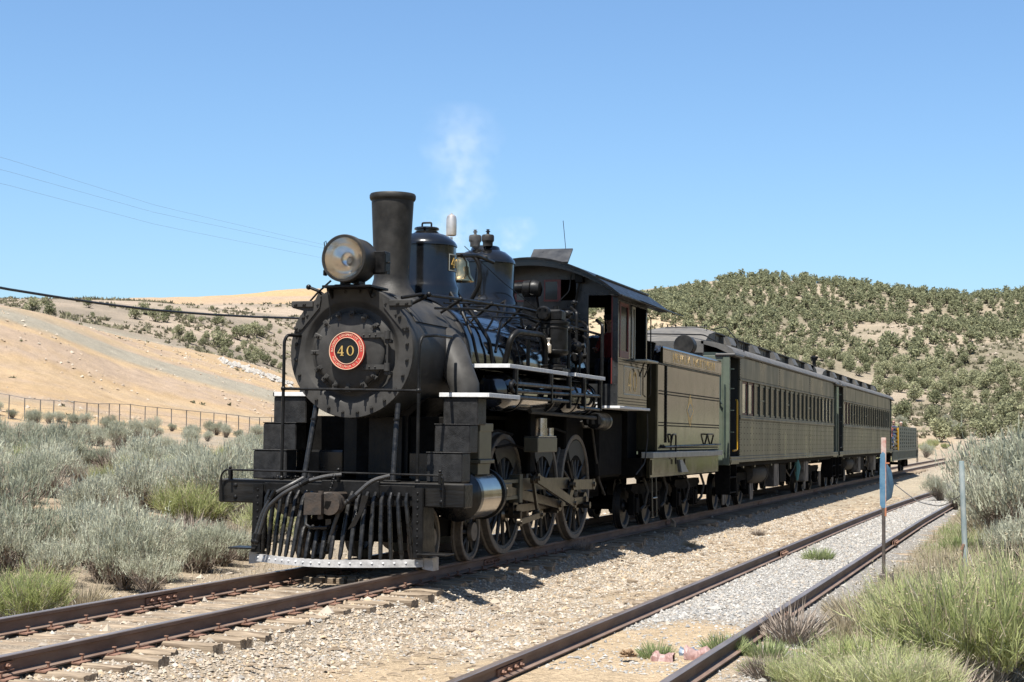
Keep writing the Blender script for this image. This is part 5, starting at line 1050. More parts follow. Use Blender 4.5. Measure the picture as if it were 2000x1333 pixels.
q = G(); q.box(-1.3, 1.3, 10.4, 17.4, 1.0, 1.33); q.box(-.5, .5, 9.9, 18.2, .9, 1.2); q.box(-1.05, 1.05, 10.35, 11.1, 1.3, 3.0); q.build("tender_frame", DARK, ten)
# reversing light on the rear deck
q = G(); q.lathe([(.0005, 16.6), (.22, 16.6), (.23, 16.62), (.23, 16.66), (.22, 16.68), (.22, 17.0), (.14, 17.08), (.0005, 17.1)], (.78, 0, 3.77), 'y', 32); q.box(.66, .9, 16.7, 17.0, 3.1, 3.56); q.build("tender_lamp", STACKM, ten)
# coal load
R_ = np.random.default_rng(4); N = 900; x = R_.uniform(-1.32, 1.32, N); y = R_.uniform(11.15, 15.6, N); h_ = 3.30 + .30 * (1 - (x / 1.4) ** 2) * np.clip((16.4 - y) / 2, 0, 1) + R_.uniform(-.04, .04, N); s_ = R_.uniform(.05, .12, N)
base = np.array([(1, 0, 0), (.2, .9, .1), (-.9, .4, -.1), (-.6, -.8, 0), (.4, -.9, .1), (0, 0, .8), (0, 0, -.7)]); P = (base[None] + R_.uniform(-.25, .25, (N, 7, 3))) * s_[:, None, None] + np.stack([x, y, h_], 1)[:, None]
t = np.array([(0, 1, 5), (1, 2, 5), (2, 3, 5), (3, 4, 5), (4, 0, 5), (1, 0, 6), (2, 1, 6), (3, 2, 6), (4, 3, 6), (0, 4, 6)])
tag(link(bpy.data.objects.new("coal_load", mesh_np("coal_load", P.reshape(-1, 3), (t[None] + (np.arange(N) * 7)[:, None, None]).reshape(-1, 3), [COAL]))), "heap of shiny black coal filling the tender bunker", "coal", kind="stuff")
q = G(); q.box(-1.35, 1.35, 11.16, 15.6, 3.1, 3.28); q.build("bunker_floor", DARK, ten)
# generic truck: wheels, side frames, springs
def truck(parent, yc, wb, r=.42, frame=DUSTM, n=2):
    ys = [yc + (k - (n - 1) / 2) * wb for k in range(n)]
    for y_ in ys:
        for s_ in (1, -1):
            q = G(); q.lathe([(.0005, .07), (.10, .07), (.12, .03), (r - .10, .01), (r - .06, .05), (r, .06), (r, -.04), (r + .026, -.045), (r + .026, -.075), (r - .06, -.075)], (0, 0, 0), 'x', 32)
            q.v = [(x_ * s_, a_, b_) for x_, a_, b_ in q.v]; q.build("carriage_wheel", WHEEL, parent, (s_ * .78, y_, r))
            q = G(); q.box(s_ * 1.0 - .09, s_ * 1.0 + .09, y_ - .14, y_ + .14, r - .13, r + .16, .02); q.build("axle_box", frame, parent)
        q = G(); q.cyl((-.95, y_, r), (.95, y_, r), .07); q.build("axle", DARK, parent)
    a_, b_ = ys[0] - .45, ys[-1] + .45
    for s_ in (1, -1):
        q = G(); X0, X1 = sorted((s_ * .96, s_ * 1.06))
        q.prism([(a_, r + .32), (a_ + .1, r + .42), (b_ - .1, r + .42), (b_, r + .32), (b_ - .25, r + .24), (yc + .45, r + .22), (yc + .25, r - .04), (yc - .25, r - .04), (yc - .45, r + .22), (a_ + .25, r + .24)], 'x', X0, X1)
        for y_ in ys: q.box(X0, X1, y_ - .22, y_ - .15, r - .16, r + .3); q.box(X0, X1, y_ + .15, y_ + .22, r - .16, r + .3)
        q.build("truck_side_frame", DARK if frame is DARK else frame, parent)
        q = G()
        for y_ in ([yc - .12, yc + .12] if n == 2 else [yc - wb / 2, yc + wb / 2]):
            q = G(); q.lathe([p_ for k in range(5) for p_ in ((.055, r + .0 + k * .045), (.075, r + .02 + k * .045))] + [(.055, r + .225)], (s_ * 1.08, y_, 0), 'z', 12); q.build("truck_spring", DARK, parent)
truck(ten, 11.95, 1.75, .42, DARK); truck(ten, 15.75, 1.75, .42, DARK)
for y_ in (11.05, 12.75, 14.9, 16.55):
    q = G(); q.tube([(1.1, y_ + .4, .95), (1.16, y_ + .5, .7), (1.12, y_ + .42, .42), (1.1, y_ + .2, .35)], .03, 6); q.build("brake_hanger", DUSTM, ten)

# ------------------------------------------------------------------ passenger coaches
def coach(y0, y1, label, stovepipe, front_gear):
    c = thing("passenger_coach", (0, (y0 + y1) / 2, 0), label, "railway carriage")
    ya, yb = y0 + 1.18, y1 - 1.18; wy0 = ya + .34; NW = 20; pitch = (yb - ya - .68) / NW; XS = 1.55
    q = G(); q.box(-1.50, 1.50, ya + .02, yb - .02, 1.16, 3.7); q.build("coach_core", mat("coach_core", (.012, .014, .012), .6) if "coach_core" not in bpy.data.materials else bpy.data.materials["coach_core"], c)
    for s_ in (1, -1):
        X0, X1 = sorted((s_ * 1.502, s_ * XS)); n3 = 3; w3 = (yb - ya) / n3
        for k in range(n3):
            q = G(); q.box(X0, X1, ya + k * w3 + .006, ya + (k + 1) * w3 - .006, 1.30, 2.17, .004); q.build("side_panel", COACH, c)
            q = G(); q.box(X0, X1, ya + k * w3 + .006, ya + (k + 1) * w3 - .006, 3.13, 3.66, .004); q.build("letter_board_panel", COACH, c)
        q = G(); XX = sorted((s_ * 1.50, s_ * 1.575)); q.box(*XX, ya, yb, 2.175, 2.225, .006); q.box(*sorted((s_ * 1.5, s_ * 1.565)), ya, yb, 2.23, 2.27, .004); q.build("belt_rail", COACH, c)
        q = G(); q.box(*sorted((s_ * 1.5, s_ * 1.568)), ya, yb, 3.09, 3.125, .004); q.build("window_header", COACH, c)
        q = G(); q.box(*sorted((s_ * 1.5, s_ * 1.575)), y0 + .02, y1 - .02, 1.16, 1.23, .004); q.box(*sorted((s_ * 1.5, s_ * 1.565)), y0 + .02, y1 - .02, 1.235, 1.295, .004); q.build("side_sill", COACH, c)
        q = G(); q.box(X0, X1, ya, ya + .34, 2.275, 3.085); q.box(X0, X1, yb - .34, yb, 2.275, 3.085); q.build("end_pier", COACH, c)
        for k in range(NW + 1):
            q = G(); w_ = .10 if k % 2 else .075; q.box(X0, X1, wy0 + k * pitch - w_ / 2, wy0 + k * pitch + w_ / 2, 2.273, 3.088, .004); q.build("window_pier", COACH, c)
        for k in range(NW):
            a_, b_ = wy0 + k * pitch + .055, wy0 + (k + 1) * pitch - .055; q = G(); XW = sorted((s_ * 1.503, s_ * 1.522))
            q.box(*XW, a_, a_ + .035, 2.28, 3.08); q.box(*XW, b_ - .035, b_, 2.28, 3.08); q.box(*XW, a_ + .035, b_ - .035, 2.28, 2.33); q.box(*XW, a_ + .035, b_ - .035, 3.03, 3.08)
            if k % 5 == 3: q.box(*XW, a_ + .035, b_ - .035, 2.66, 2.70)
            w_ = q.build("window", TRIMG if k not in (0, 1) else DRED, c); q = G(); XW = sorted((s_ * 1.504, s_ * 1.510)); q.box(*XW, a_ + .035, b_ - .035, 2.33, 3.03); q.build("pane", REFPANE if k in (0, 1, NW - 1, NW - 2, NW - 3) else GLS, w_)
        # rivets
        q = G(); add = lambda y_, z_, r_=.018: q.add([(s_ * XS, y_ - r_ * 1.6, z_), (s_ * XS, y_, z_ - r_), (s_ * XS, y_ + r_ * 1.6, z_), (s_ * XS, y_, z_ + r_), (s_ * (XS + .012), y_, z_)], [(0, 1, 4), (1, 2, 4), (2, 3, 4), (3, 0, 4)])
        nc = int((yb - ya) / .44)
        for k in range(nc):
            for z_ in (1.42, 1.56, 1.70, 1.84, 1.98, 2.10): add(ya + .22 + k * (yb - ya) / nc, z_)
        for k in range(4):
            for d_ in (-.05, .05):
                yy = min(max(ya + k * w3 + d_, ya + .03), yb - .03)
                for i in range(15): add(yy, 1.34 + i * .058, .011); 
                for i in range(9): add(yy, 3.17 + i * .058, .011)
        for k in range(int((yb - ya) / .12)):
            for z_ in (2.15, 3.15, 3.64): add(ya + .06 + k * .12, z_, .009)
        o = q.build("coach_rivets", RIVM, c, smooth=False); o["kind"] = "stuff"
        # vestibule: corner posts, doorway, grab irons, steps
        for ye, d in ((y0, 1), (y1, -1)):
            o_ = lambda a_, b_: sorted((ye + d * a_, ye + d * b_))
            q = G(); q.box(*sorted((s_ * 1.36, s_ * 1.52)), *o_(0, .10), 1.10, 3.60, .01); q.build("vestibule_post", COACHG, c)
            q = G(); q.box(*sorted((s_ * 1.18, s_ * 1.22)), *o_(.1, 1.18), 1.2, 3.6); q.box(*sorted((s_ * .9, s_ * 1.5)), *o_(.1, 1.2), 3.6, 3.7); q.build("vestibule_door", TRIMG if True else 0, c)
            q = G(); q.box(*sorted((s_ * 1.20, s_ * 1.54)), *o_(.1, 1.2), 1.12, 1.20, .006); q.build("vestibule_sill", COACH, c)
            q = G(); q.tube([(s_ * 1.50, ye + d * .98, 2.62), (s_ * 1.55, ye + d * .86, 2.60), (s_ * 1.55, ye + d * .86, 1.45), (s_ * 1.50, ye + d * .60, 1.43)] if d > 0 else [(s_ * 1.5, ye - .98, 2.6), (s_ * 1.55, ye - .9, 2.55), (s_ * 1.55, ye - .9, 1.45), (s_ * 1.5, ye - 1.0, 1.4)], .022 if front_gear and d > 0 else .014, 8, bend=.05); q.build("grab_iron", YEL if front_gear and d > 0 else TRIMG, c)
            for z_ in (3.30, 2.85, 2.35, 1.85) if d > 0 else ():
                q = G(); q.box(*sorted((s_ * 1.48, s_ * 1.60)), *o_(.08, .16), z_, z_ + .02); q.build("door_hinge", TRIMG, c)
            q = G(); [q.box(*sorted((s_ * 1.15, s_ * 1.5)), *o_(.25, 1.05), z_, z_ + .03) for z_ in (.45, .80)]; q.box(*sorted((s_ * 1.15, s_ * 1.5)), *o_(.22, .25), .42, 1.1); q.box(*sorted((s_ * 1.15, s_ * 1.5)), *o_(1.05, 1.08), .42, 1.1); q.build("entrance_steps", DARK, c)
    for ye, d in ((y0, 1), (y1, -1)):
        o_ = lambda a_, b_: sorted((ye + d * a_, ye + d * b_))
        q = G(); q.box(-1.36, -.48, *o_(.02, .08), 1.10, 3.62, .006); q.box(.48, 1.36, *o_(.02, .08), 1.10, 3.62, .006); q.box(-.48, .48, *o_(.02, .08), 3.3, 3.62); q.build("end_wall", COACHG, c)
        q = G(); q.box(-.56, -.48, *o_(-.28, .02), 1.15, 3.42, .02); q.box(.48, .56, *o_(-.28, .02), 1.15, 3.42, .02); q.box(-.48, .48, *o_(-.28, .02), 3.34, 3.42, .02); q.build("diaphragm", DARK, c)
        q = G()
        for k in range(30): q.lathe([(.0005, -.004), (.011, 0), (.0005, .004)], (1.02 if k % 2 else .70, ye - d * .0, 1.2 + k * .08), 'y', 6)
        q.box(-.12, .12, *o_(-.45, .3), .82, 1.02); o = q.build("coach_coupler", DARK, c)
    # roof: curved lower deck, clerestory, upper deck
    lowp = lambda s: [(s * 1.60, 3.655), (s * 1.62, 3.68), (s * 1.58, 3.76), (s * 1.42, 3.86), (s * 1.15, 3.935), (s * .84, 3.975), (s * .84, 3.90), (s * 1.2, 3.80), (s * 1.5, 3.66)]
    q = G(); [q.prism(lowp(s_), 'y', y0 + .05, y1 - .05) for s_ in (1, -1)]; q.box(-.9, .9, y0 + .05, y1 - .05, 3.62, 3.96); q.build("lower_roof", ROOFM, c)
    q = G(); q.box(-.80, .80, y0 + 1.5, y1 - 1.5, 3.94, 4.24); q.build("clerestory_side", ROOFD, c)
    q = G(); up_ = [(-.90, 4.235), (-.90, 4.26), (-.6, 4.345), (-.25, 4.39), (0, 4.40), (.25, 4.39), (.6, 4.345), (.90, 4.26), (.90, 4.235)]; q.prism(up_, 'y', y0 + 1.5, y1 - 1.5)
    for ye, d in ((y0, 1), (y1, -1)):   # sloping hood at each end
        n_ = len(up_); v = [(x, ye + d * 1.5, z) for x, z in up_] + [(x * .99, ye + d * .75, 3.95 + (z - 3.95) * .66) for x, z in up_] + [(x * .97, ye + d * .06, 3.80 + (z - 4.235) * .9) for x, z in up_]
        f = [(k, k + 1, n_ + k + 1, n_ + k) for k in range(n_ - 1)] + [(n_ + k, n_ + k + 1, 2 * n_ + k + 1, 2 * n_ + k) for k in range(n_ - 1)] + [tuple(range(2 * n_, 3 * n_))]
        v += [(-.89, ye + d * 1.5, 3.9), (.89, ye + d * 1.5, 3.9), (-.86, ye + d * .06, 3.72), (.86, ye + d * .06, 3.72)]; b_ = 3 * n_
        f += [(0, n_, 2 * n_, b_ + 2, b_), (n_ - 1, 2 * n_ - 1, 3 * n_ - 1, b_ + 3, b_ + 1), (2 * n_, 3 * n_ - 1, b_ + 3, b_ + 2)]; q.add(v, f)
    q.build("upper_roof", ROOFM, c)
    NV = 5
    for k in range(NV):
        yv = y0 + 3.2 + k * (y1 - y0 - 6.4) / (NV - 1)
        for s_ in (1, -1):
            q = G(); q.prism([(s_ * .80, 3.97), (s_ * 1.04, 3.96), (s_ * 1.06, 4.02), (s_ * .96, 4.22), (s_ * .80, 4.24)], 'y', yv - .42, yv + .42); q.prism([(s_ * .80, 4.05), (s_ * .98, 4.0), (s_ * .90, 4.2), (s_ * .80, 4.22)], 'y', yv - .62, yv + .62); q.build("roof_ventilator", ROOFM, c)
    for k in range(14):
        yv = y0 + 1.9 + k * (y1 - y0 - 3.8) / 14
        for s_ in (1, -1):
            q = G(); q.box(*sorted((s_ * .80, s_ * .812)), yv + .1, yv + (y1 - y0 - 3.8) / 14 - .1, 4.0, 4.20, .004); q.build("clerestory_shutter", ROOFD, c)
    for ye, d in ((y0, 1), (y1, -1)):
        for s_ in (1, -1):
            q = G(); q.box(*sorted((s_ * 1.18, s_ * 1.66)), *sorted((ye - d * .02, ye + d * 1.2)), 3.60, 3.665, .02); q.build("door_canopy", ROOFD, c)
    if front_gear:
        q = G(); q.tube([(-.75, y0 + .5, 4.02), (-.75, y0 + .45, 4.16), (.85, y0 + .35, 4.12), (1.38, y0 + .3, 3.82), (1.42, y0 + .3, 3.70)], .016, 6, bend=.1); q.build("roof_rail", BLK, c)
        q = G(); q.tube([(-.25, y0 + 1.2, 4.2), (-.25, y0 + 1.2, 4.36), (.75, y0 + 1.2, 4.36), (.75, y0 + 1.2, 4.15)], .014, 6); [q.tube([(x_, y0 + 1.2, 4.36), (x_, y0 + 1.2, 4.42)], .016, 6) for x_ in (-.2, 0, .25, .5, .7)]; q.build("roof_rack", BLK, c)
        q = G(); q.tube([(.65, y0 + 2.2, 4.35), (1.05, y0 + 2.0, 4.42), (1.36, y0 + 1.7, 4.10), (1.50, y0 + 1.6, 3.86)], .014, 6, bend=.1); q.tube([(1.34, y0 + 1.9, 3.9), (1.36, y0 + 1.9, 4.12), (1.50, y0 + 1.9, 4.12), (1.52, y0 + 1.9, 3.8)], .016, 6); q.build("roof_ladder_hoop", BLK, c)
        q = G(); q.tube([(1.42, y0 - .04, 2.95), (1.42, y0 - .04, 1.35)], .022, 6); q.tube([(1.30, y0 - .05, 3.5), (1.30, y0 - .05, 2.6), (1.36, y0 - .05, 2.5)], .02, 6); q.build("end_grab_iron", TRIMG, c)
        q = G(); q.lathe([(.0005, -.14), (.075, -.12), (.10, -.07), (.10, .0), (.12, .02), (.12, .10), (.0005, .12)], (1.12, y0 - .10, 3.42), 'y', 20); q.build("marker_lamp", REDL, c)
    if stovepipe:
        q = G(); q.lathe([(.07, 4.2), (.07, 4.62), (.12, 4.63), (.12, 4.70), (.15, 4.71), (.15, 4.78), (.0005, 4.80)], (.35, y0 + 2.4, 0), 'z', 16); q.build("stove_chimney", BLK, c)
    # underframe
    q = G(); q.box(-.5, .5, y0 + .2, y1 - .2, .85, 1.16); q.box(-1.45, 1.45, y0 + 1.2, y1 - 1.2, 1.05, 1.155); q.build("underframe", DARK, c)
    truck(c, y0 + 3.6, 1.7, .43, DARK, 3); truck(c, y1 - 3.6, 1.7, .43, DARK, 3)
    L_ = y1 - y0
    for f_, g_ in ((.29, 0), (.37, 1), (.45, 2), (.56, 3), (.66, 1)):
        yc = y0 + L_ * f_
        if g_ == 0:
            q = G(); q.lathe([(.0005, yc - 1.0), (.2, yc - .97), (.27, yc - .85), (.27, yc + .85), (.29, yc + .86), (.29, yc + .95), (.27, yc + .96), (.2, yc + 1.05), (.0005, yc + 1.08)], (1.02, 0, .80), 'y', 28); q.build("brake_reservoir", DUSTM, c)
        elif g_ == 1: q = G(); q.box(1.15, 1.42, yc - .45, yc + .45, .42, 1.05, .02); q.build("battery_box", MUD, c)
        elif g_ == 2: q = G(); q.box(.9, 1.35, yc - .6, yc + .6, .5, 1.05, .03); q.build("equipment_box", DARK, c)
        else:
            q = G(); q.box(1.38, 1.42, yc - .12, yc + .12, .75, 1.16); q.tube([(1.2, yc - 1.5, 1.0), (1.2, yc, .62), (1.2, yc + 1.5, 1.0)], .025, 6); q.build("truss_rod", DUSTM, c)
    for f_ in (.03, .12, .2, .33, .5, .7, .8, .97):
        q = G(); q.box(1.36, 1.42, y0 + L_ * f_ - .07, y0 + L_ * f_ + .07, .86 if f_ in (.03, .5) else 1.0, 1.16); q.build("sill_bracket", OLIVB, c)
    for yc in (y0 + 1.5, y0 + 5.4, y1 - 5.4, y1 - 1.6):
        q = G(); q.prism([(yc - .2, .62), (yc + .2, .62), (yc + .26, .26), (yc + .16, .14), (yc - .18, .14), (yc - .26, .3)], 'x', 1.10, 1.13); q.build("brake_guard", MUD, c)
    return c
coach(18.2, 39.15, "olive green riveted passenger coach coupled directly behind the tender", False, True)
coach(39.65, 61.5, "second olive green passenger coach with the stove chimney, ahead of the open car", True, False)
q = G(); q.tube([(1.44, 29.8, 1.1), (1.44, 29.9, .9), (1.44, 29.85, .5)], [.05, .10, .03], 8); tag(q.build("cloth_rag", mat("teal_rag", (.10, .28, .28), .9)), "teal rag hanging under the first coach beside the brake reservoir", "rag")

# ------------------------------------------------------------------ open car
oc = thing("open_observation_car", (0, 70, 0), "grey green open-sided observation car with yellow post at the train's tail", "railway carriage")
FR = mat("perforated_panel_paint", (.17, .20, .165), .5, var=.3, vscale=5, dust=.15)
q = G(); q.box(-1.40, -1.36, 65.8, 77.8, 1.22, 2.35); q.build("gap_shade_board", DARK, oc); q = G(); q.box(1.36, 1.40, 65.8, 77.8, 1.22, 2.35); q.build("gap_shade_board", DARK, oc)  # near-black sheets added behind the slats to imitate shadow inside the car
q = G(); q.box(-1.5, 1.5, 62.0, 79.2, 1.08, 1.22); q.box(-.5, .5, 62, 79, .85, 1.08); q.build("car_deck", DARK, oc)
for s_ in (1, -1):
    xs_ = sorted((s_ * 1.48, s_ * 1.54)); q = G(); q.box(*xs_, 62.2, 79, 1.16, 1.24, .006); q.box(*xs_, 62.2, 79, .72, .80, .006); 
    for k in range(34): q.box(*xs_, 62.2 + k * .5, 62.2 + k * .5 + .2, .80, 1.16)
    q.build("side_girder", FR, oc)
    for k in range(10):
        q = G(); q.box(*xs_, 65.6 + k * 1.3, 65.6 + k * 1.3 + .72, 1.24, 2.44); q.build("upright_slat", FR, oc)
    for k in range(7):
        q = G(); q.box(*sorted((s_ * 1.475, s_ * 1.53)), 65.6, 78.0, 1.26 + k * .18, 1.26 + k * .18 + .095); q.build("cross_slat", FR, oc)
    for k in range(6):
        q = G(); q.box(*sorted((s_ * 1.47, s_ * 1.52)), 62.3, 65.0, 1.3 + k * .2, 1.37 + k * .2); q.build("gate_slat", TRIMG, oc)
    q = G(); q.box(*sorted((s_ * 1.47, s_ * 1.56)), 65.05, 65.35, 1.22, 2.35, .01); q.build("yellow_post", YEL, oc)
    for y_ in (78.2, 79.0): q = G(); q.tube([(s_ * 1.52, y_, 2.3), (s_ * 1.54, y_, .45)], .02, 6); q.build("ladder_rail", DARK, oc)
    q = G(); q.prism([(79.0, 1.35), (79.4, 1.0), (79.3, 1.7)], 'x', s_ * 1.5, s_ * 1.54); q.build("end_flag", TRIMG, oc)
for k, y_ in enumerate((66.0, 69.5, 72.5, 75.5)): q = G(); q.box(.3, 1.4, y_ - .25, y_ + .25, 1.55, 1.62, .01); q.box(.35, 1.35, y_ - .2, y_ - .12, 1.22, 1.55); q.build("bench", WOOD, oc)
truck(oc, 64.5, 1.7, .42, DARK); truck(oc, 76.4, 1.7, .42, DARK)
person((1.05, 66.0, 1.78), PI + .2, SHP, JEAN, HAIR, "brown haired passenger in a pink top leaning over the open car's near rail", lean=.08, arm=.7)
person((1.10, 64.4, 1.46), PI - .4, SHP, JEAN, HAIR, "passenger in a pink shirt sitting low behind the yellow post", arm=.5)
person((.95, 69.5, 1.84), PI + .1, SHB, JEAN, HAIR, "passenger in a navy blue shirt seated between two others in the open car")
person((1.10, 72.5, 1.80), PI - .1, SHW, JEAN, HAIRG, "grey haired passenger in a white shirt seated farthest back in the open car", arm=.4)
# ------------------------------------------------------------------ vegetation
def foliage_mat(name, c, c2, trans=.35, rnd=.18):
    c = tuple(v * ALB * .92 for v in c); c2 = tuple(v * ALB for v in c2)
    M = bpy.data.materials.new(name); M.use_nodes = True; n = M.node_tree; n.nodes.clear(); L = n.links.new
    out = n.nodes.new("ShaderNodeOutputMaterial"); d = n.nodes.new("ShaderNodeBsdfDiffuse"); t = n.nodes.new("ShaderNodeBsdfTranslucent"); mx = n.nodes.new("ShaderNodeMixShader"); mx.inputs[0].default_value = trans
    g_ = n.nodes.new("ShaderNodeNewGeometry"); nz = n.nodes.new("ShaderNodeTexNoise"); nz.inputs["Scale"].default_value = 5.5; nz.inputs["Detail"].default_value = 5; L(g_.outputs["Position"], nz.inputs[0])
    oi = n.nodes.new("ShaderNodeObjectInfo"); ad = n.nodes.new("ShaderNodeMath"); ad.operation = 'MULTIPLY_ADD'; L(oi.outputs["Random"], ad.inputs[0]); ad.inputs[1].default_value = rnd * 2; L(nz.outputs[0], ad.inputs[2])
    r = n.nodes.new("ShaderNodeValToRGB"); r.color_ramp.elements[0].position = .38; r.color_ramp.elements[1].position = .72 + rnd; r.color_ramp.elements[0].color = (*c, 1); r.color_ramp.elements[1].color = (*c2, 1)
    L(ad.outputs[0], r.inputs[0]); L(r.outputs[0], d.inputs[0]); L(r.outputs[0], t.inputs[0]); L(d.outputs[0], mx.inputs[1]); L(t.outputs[0], mx.inputs[2]); L(mx.outputs[0], out.inputs[0]); return M
SAGE = foliage_mat("sagebrush_leaf", (.46, .49, .345), (.78, .79, .61), .42, .30); SAGEY = foliage_mat("sage_flower_stalk", (.44, .41, .26), (.62, .56, .38))
RABB = foliage_mat("rabbitbrush_stem", (.53, .61, .22), (.90, .92, .50), .48); TWIG = foliage_mat("dead_twig", (.24, .185, .145), (.48, .40, .33), .05)
PALET = foliage_mat("bleached_twig", (.55, .50, .43), (.74, .70, .63), .05); STRAW = foliage_mat("dry_grass", (.52, .43, .27), (.72, .63, .46)); GRASSM = foliage_mat("green_grass", (.32, .41, .17), (.50, .56, .27))
JUN = foliage_mat("juniper_leaf", (.25, .27, .15), (.54, .54, .33), .40, .3); BARK = foliage_mat("juniper_bark", (.10, .08, .065), (.18, .15, .12), .0)
SCRB = foliage_mat("hill_scrub_leaf", (.20, .20, .12), (.36, .33, .22), .3)
def norm(v): return v / (np.linalg.norm(v, axis=-1, keepdims=True) + 1e-9)
def blades(B, D, L_, W_, R_, droop=0.0, seg=1):
    """thin leaves from base B along D; one triangle each, or two-segment stems"""
    n_ = len(B); side = norm(np.cross(D, R_.normal(0, 1, (n_, 3)))) * W_[:, None] / 2; tip = B + D * L_[:, None]; tip[:, 2] -= droop * L_
    if seg == 1:
        V = np.stack([B - side, B + side, tip], 1).reshape(-1, 3); F = np.arange(n_ * 3).reshape(-1, 3); return V, F
    mid = B + D * (L_ * .55)[:, None] + R_.normal(0, .04, (n_, 3)) * L_[:, None]
    V = np.stack([B - side, B + side, mid + side * .8, mid - side * .8, tip], 1).reshape(-1, 3)
    F = (np.array([(0, 1, 2), (0, 2, 3), (3, 2, 4)])[None] + (np.arange(n_) * 5)[:, None, None]).reshape(-1, 3); return V, F
def join(parts):
    Vs, Fs, Ms, o_ = [], [], [], 0
    for V, F, m_ in parts: Vs.append(V); Fs.append(F + o_); Ms.append(np.full(len(F), m_)); o_ += len(V)
    return np.concatenate(Vs), np.concatenate(Fs), np.concatenate(Ms)
def sage_mesh(seed, h=1.0, w=1.25, K=70, per=42, mats=(SAGE, TWIG, SAGEY), tw=1.0):
    R_ = np.random.default_rng(seed); P = []
    # lobed dome of branch ends
    nl = 7; la = R_.uniform(0, 2 * PI, nl); lr = R_.uniform(.15, .55, nl) * w / 2; lobes = np.stack([np.cos(la) * lr, np.sin(la) * lr, R_.uniform(.35, .72, nl) * h], 1)
    k = R_.integers(0, nl, K); d = norm(R_.normal(0, 1, (K, 3)) * (1, 1, .8)); d[:, 2] = np.abs(d[:, 2]) * .9 - .12; d = norm(d)
    E = lobes[k] + d * (R_.uniform(.55, 1.0, K) * .30 * w)[:, None]; E[:, 2] = np.clip(E[:, 2], .12 * h, h)
    B0 = R_.normal(0, .06, (K, 3)) * (1, 1, 0); dirs = norm(E - B0); ln = np.linalg.norm(E - B0, axis=1)
    P.append((*blades(np.repeat(B0, 2, 0), norm(np.repeat(dirs, 2, 0) + R_.normal(0, .05, (2 * K, 3))), np.repeat(ln, 2), np.full(2 * K, .022 * tw), R_, seg=2), 1))
    n_ = K * 15; q = R_.integers(0, K, n_); t_ = R_.uniform(.25, 1.05, n_); b_ = B0[q] + (E - B0)[q] * t_[:, None]
    P.append((*blades(b_, norm(dirs[q] + R_.normal(0, .55, (n_, 3))), R_.uniform(.08, .28, n_) * w, np.full(n_, .008 * tw), R_), 1))
    n_ = K * per; q = np.repeat(np.arange(K), per); up_ = norm(dirs[q] * .55 + np.array([0, 0, .75]) + R_.normal(0, .26, (n_, 3)))
    b_ = E[q] + R_.normal(0, .065, (n_, 3)) * w
    P.append((*blades(b_, up_, R_.uniform(.06, .17, n_) * h, R_.uniform(.010, .022, n_), R_), 0))
    # tufted leaves along each upright sprig
    m_ = n_ // 2; b2 = b_[:m_] + up_[:m_] * R_.uniform(.02, .12, m_)[:, None]; P.append((*blades(b2, norm(up_[:m_] + R_.normal(0, .5, (m_, 3))), R_.uniform(.025, .06, m_), R_.uniform(.012, .02, m_), R_), 0))
    n_ = K * 3; q = R_.integers(0, K, n_); P.append((*blades(E[q] + R_.normal(0, .05, (n_, 3)), norm(np.array([0, 0, 1.0]) + R_.normal(0, .18, (n_, 3))), R_.uniform(.12, .26, n_) * h, np.full(n_, .008), R_), 2))
    V, F, mi = join(P); V[:, 2] = np.maximum(V[:, 2], -.05); return mesh_np("sagebrush", V, F, mats, False, None, mi)
def stem_mesh(name, seed, h=1.0, spread=.55, n_=2200, wd=.010, mats=(RABB, PALET), dead=.12, base=.35, lean=.5):
    R_ = np.random.default_rng(seed); P = []
    a = R_.uniform(0, 2 * PI, n_); rr = np.sqrt(R_.random(n_)) * base; B = np.stack([np.cos(a) * rr, np.sin(a) * rr, np.zeros(n_)], 1)
    t_ = rr / base; D = norm(np.stack([np.cos(a) * t_ * spread, np.sin(a) * t_ * spread, np.ones(n_) * .9], 1) + R_.normal(0, .16, (n_, 3)))
    L_ = h * (1 - .30 * t_ ** 2) * R_.uniform(.55, 1.08, n_); st = R_.uniform(.0, .55, n_) * (R_.random(n_) < .75); B2 = B + D * (L_ * st)[:, None]; D2 = norm(D + R_.normal(0, .13, (n_, 3)))
    P.append((*blades(B2, D2, L_ * (1 - st * .92), np.full(n_, wd) * R_.uniform(.7, 1.3, n_), R_, seg=2), 0))
    m_ = int(n_ * dead); q = R_.integers(0, n_, m_); P.append((*blades(B[q], norm(D[q] * (1, 1, .7) + R_.normal(0, .25, (m_, 3))), L_[q] * R_.uniform(.4, .8, m_), np.full(m_, wd * 1.1), R_, seg=2), 1))
    V, F, mi = join(P); return mesh_np(name, V, F, mats, False, None, mi)
SG = [sage_mesh(i, 1.0, 1.25, 58, 36) for i in range(6)]; SGD = [sage_mesh(20 + i, .9, 1.2, 60, 14, (SAGE, TWIG, SAGEY), 1.3) for i in range(2)]
RB = [stem_mesh("rabbitbrush", 30 + i) for i in range(4)]; RBF = [stem_mesh("rabbitbrush", 40 + i, 1.0, .75, 4200, .0095, (RABB, PALET), .16, .5) for i in range(4)]
DG = [stem_mesh("dry_grass_tuft", 50 + i, .45, .9, 420, .008, (STRAW, PALET), .2, .16) for i in range(3)]; DT = [stem_mesh("dead_bush", 60 + i, .6, 1.0, 420, .012, (TWIG, PALET), .6, .16) for i in range(3)]
GT = [stem_mesh("green_tuft", 70 + i, .28, .9, 380, .010, (GRASSM, STRAW), .15, .16) for i in range(3)]
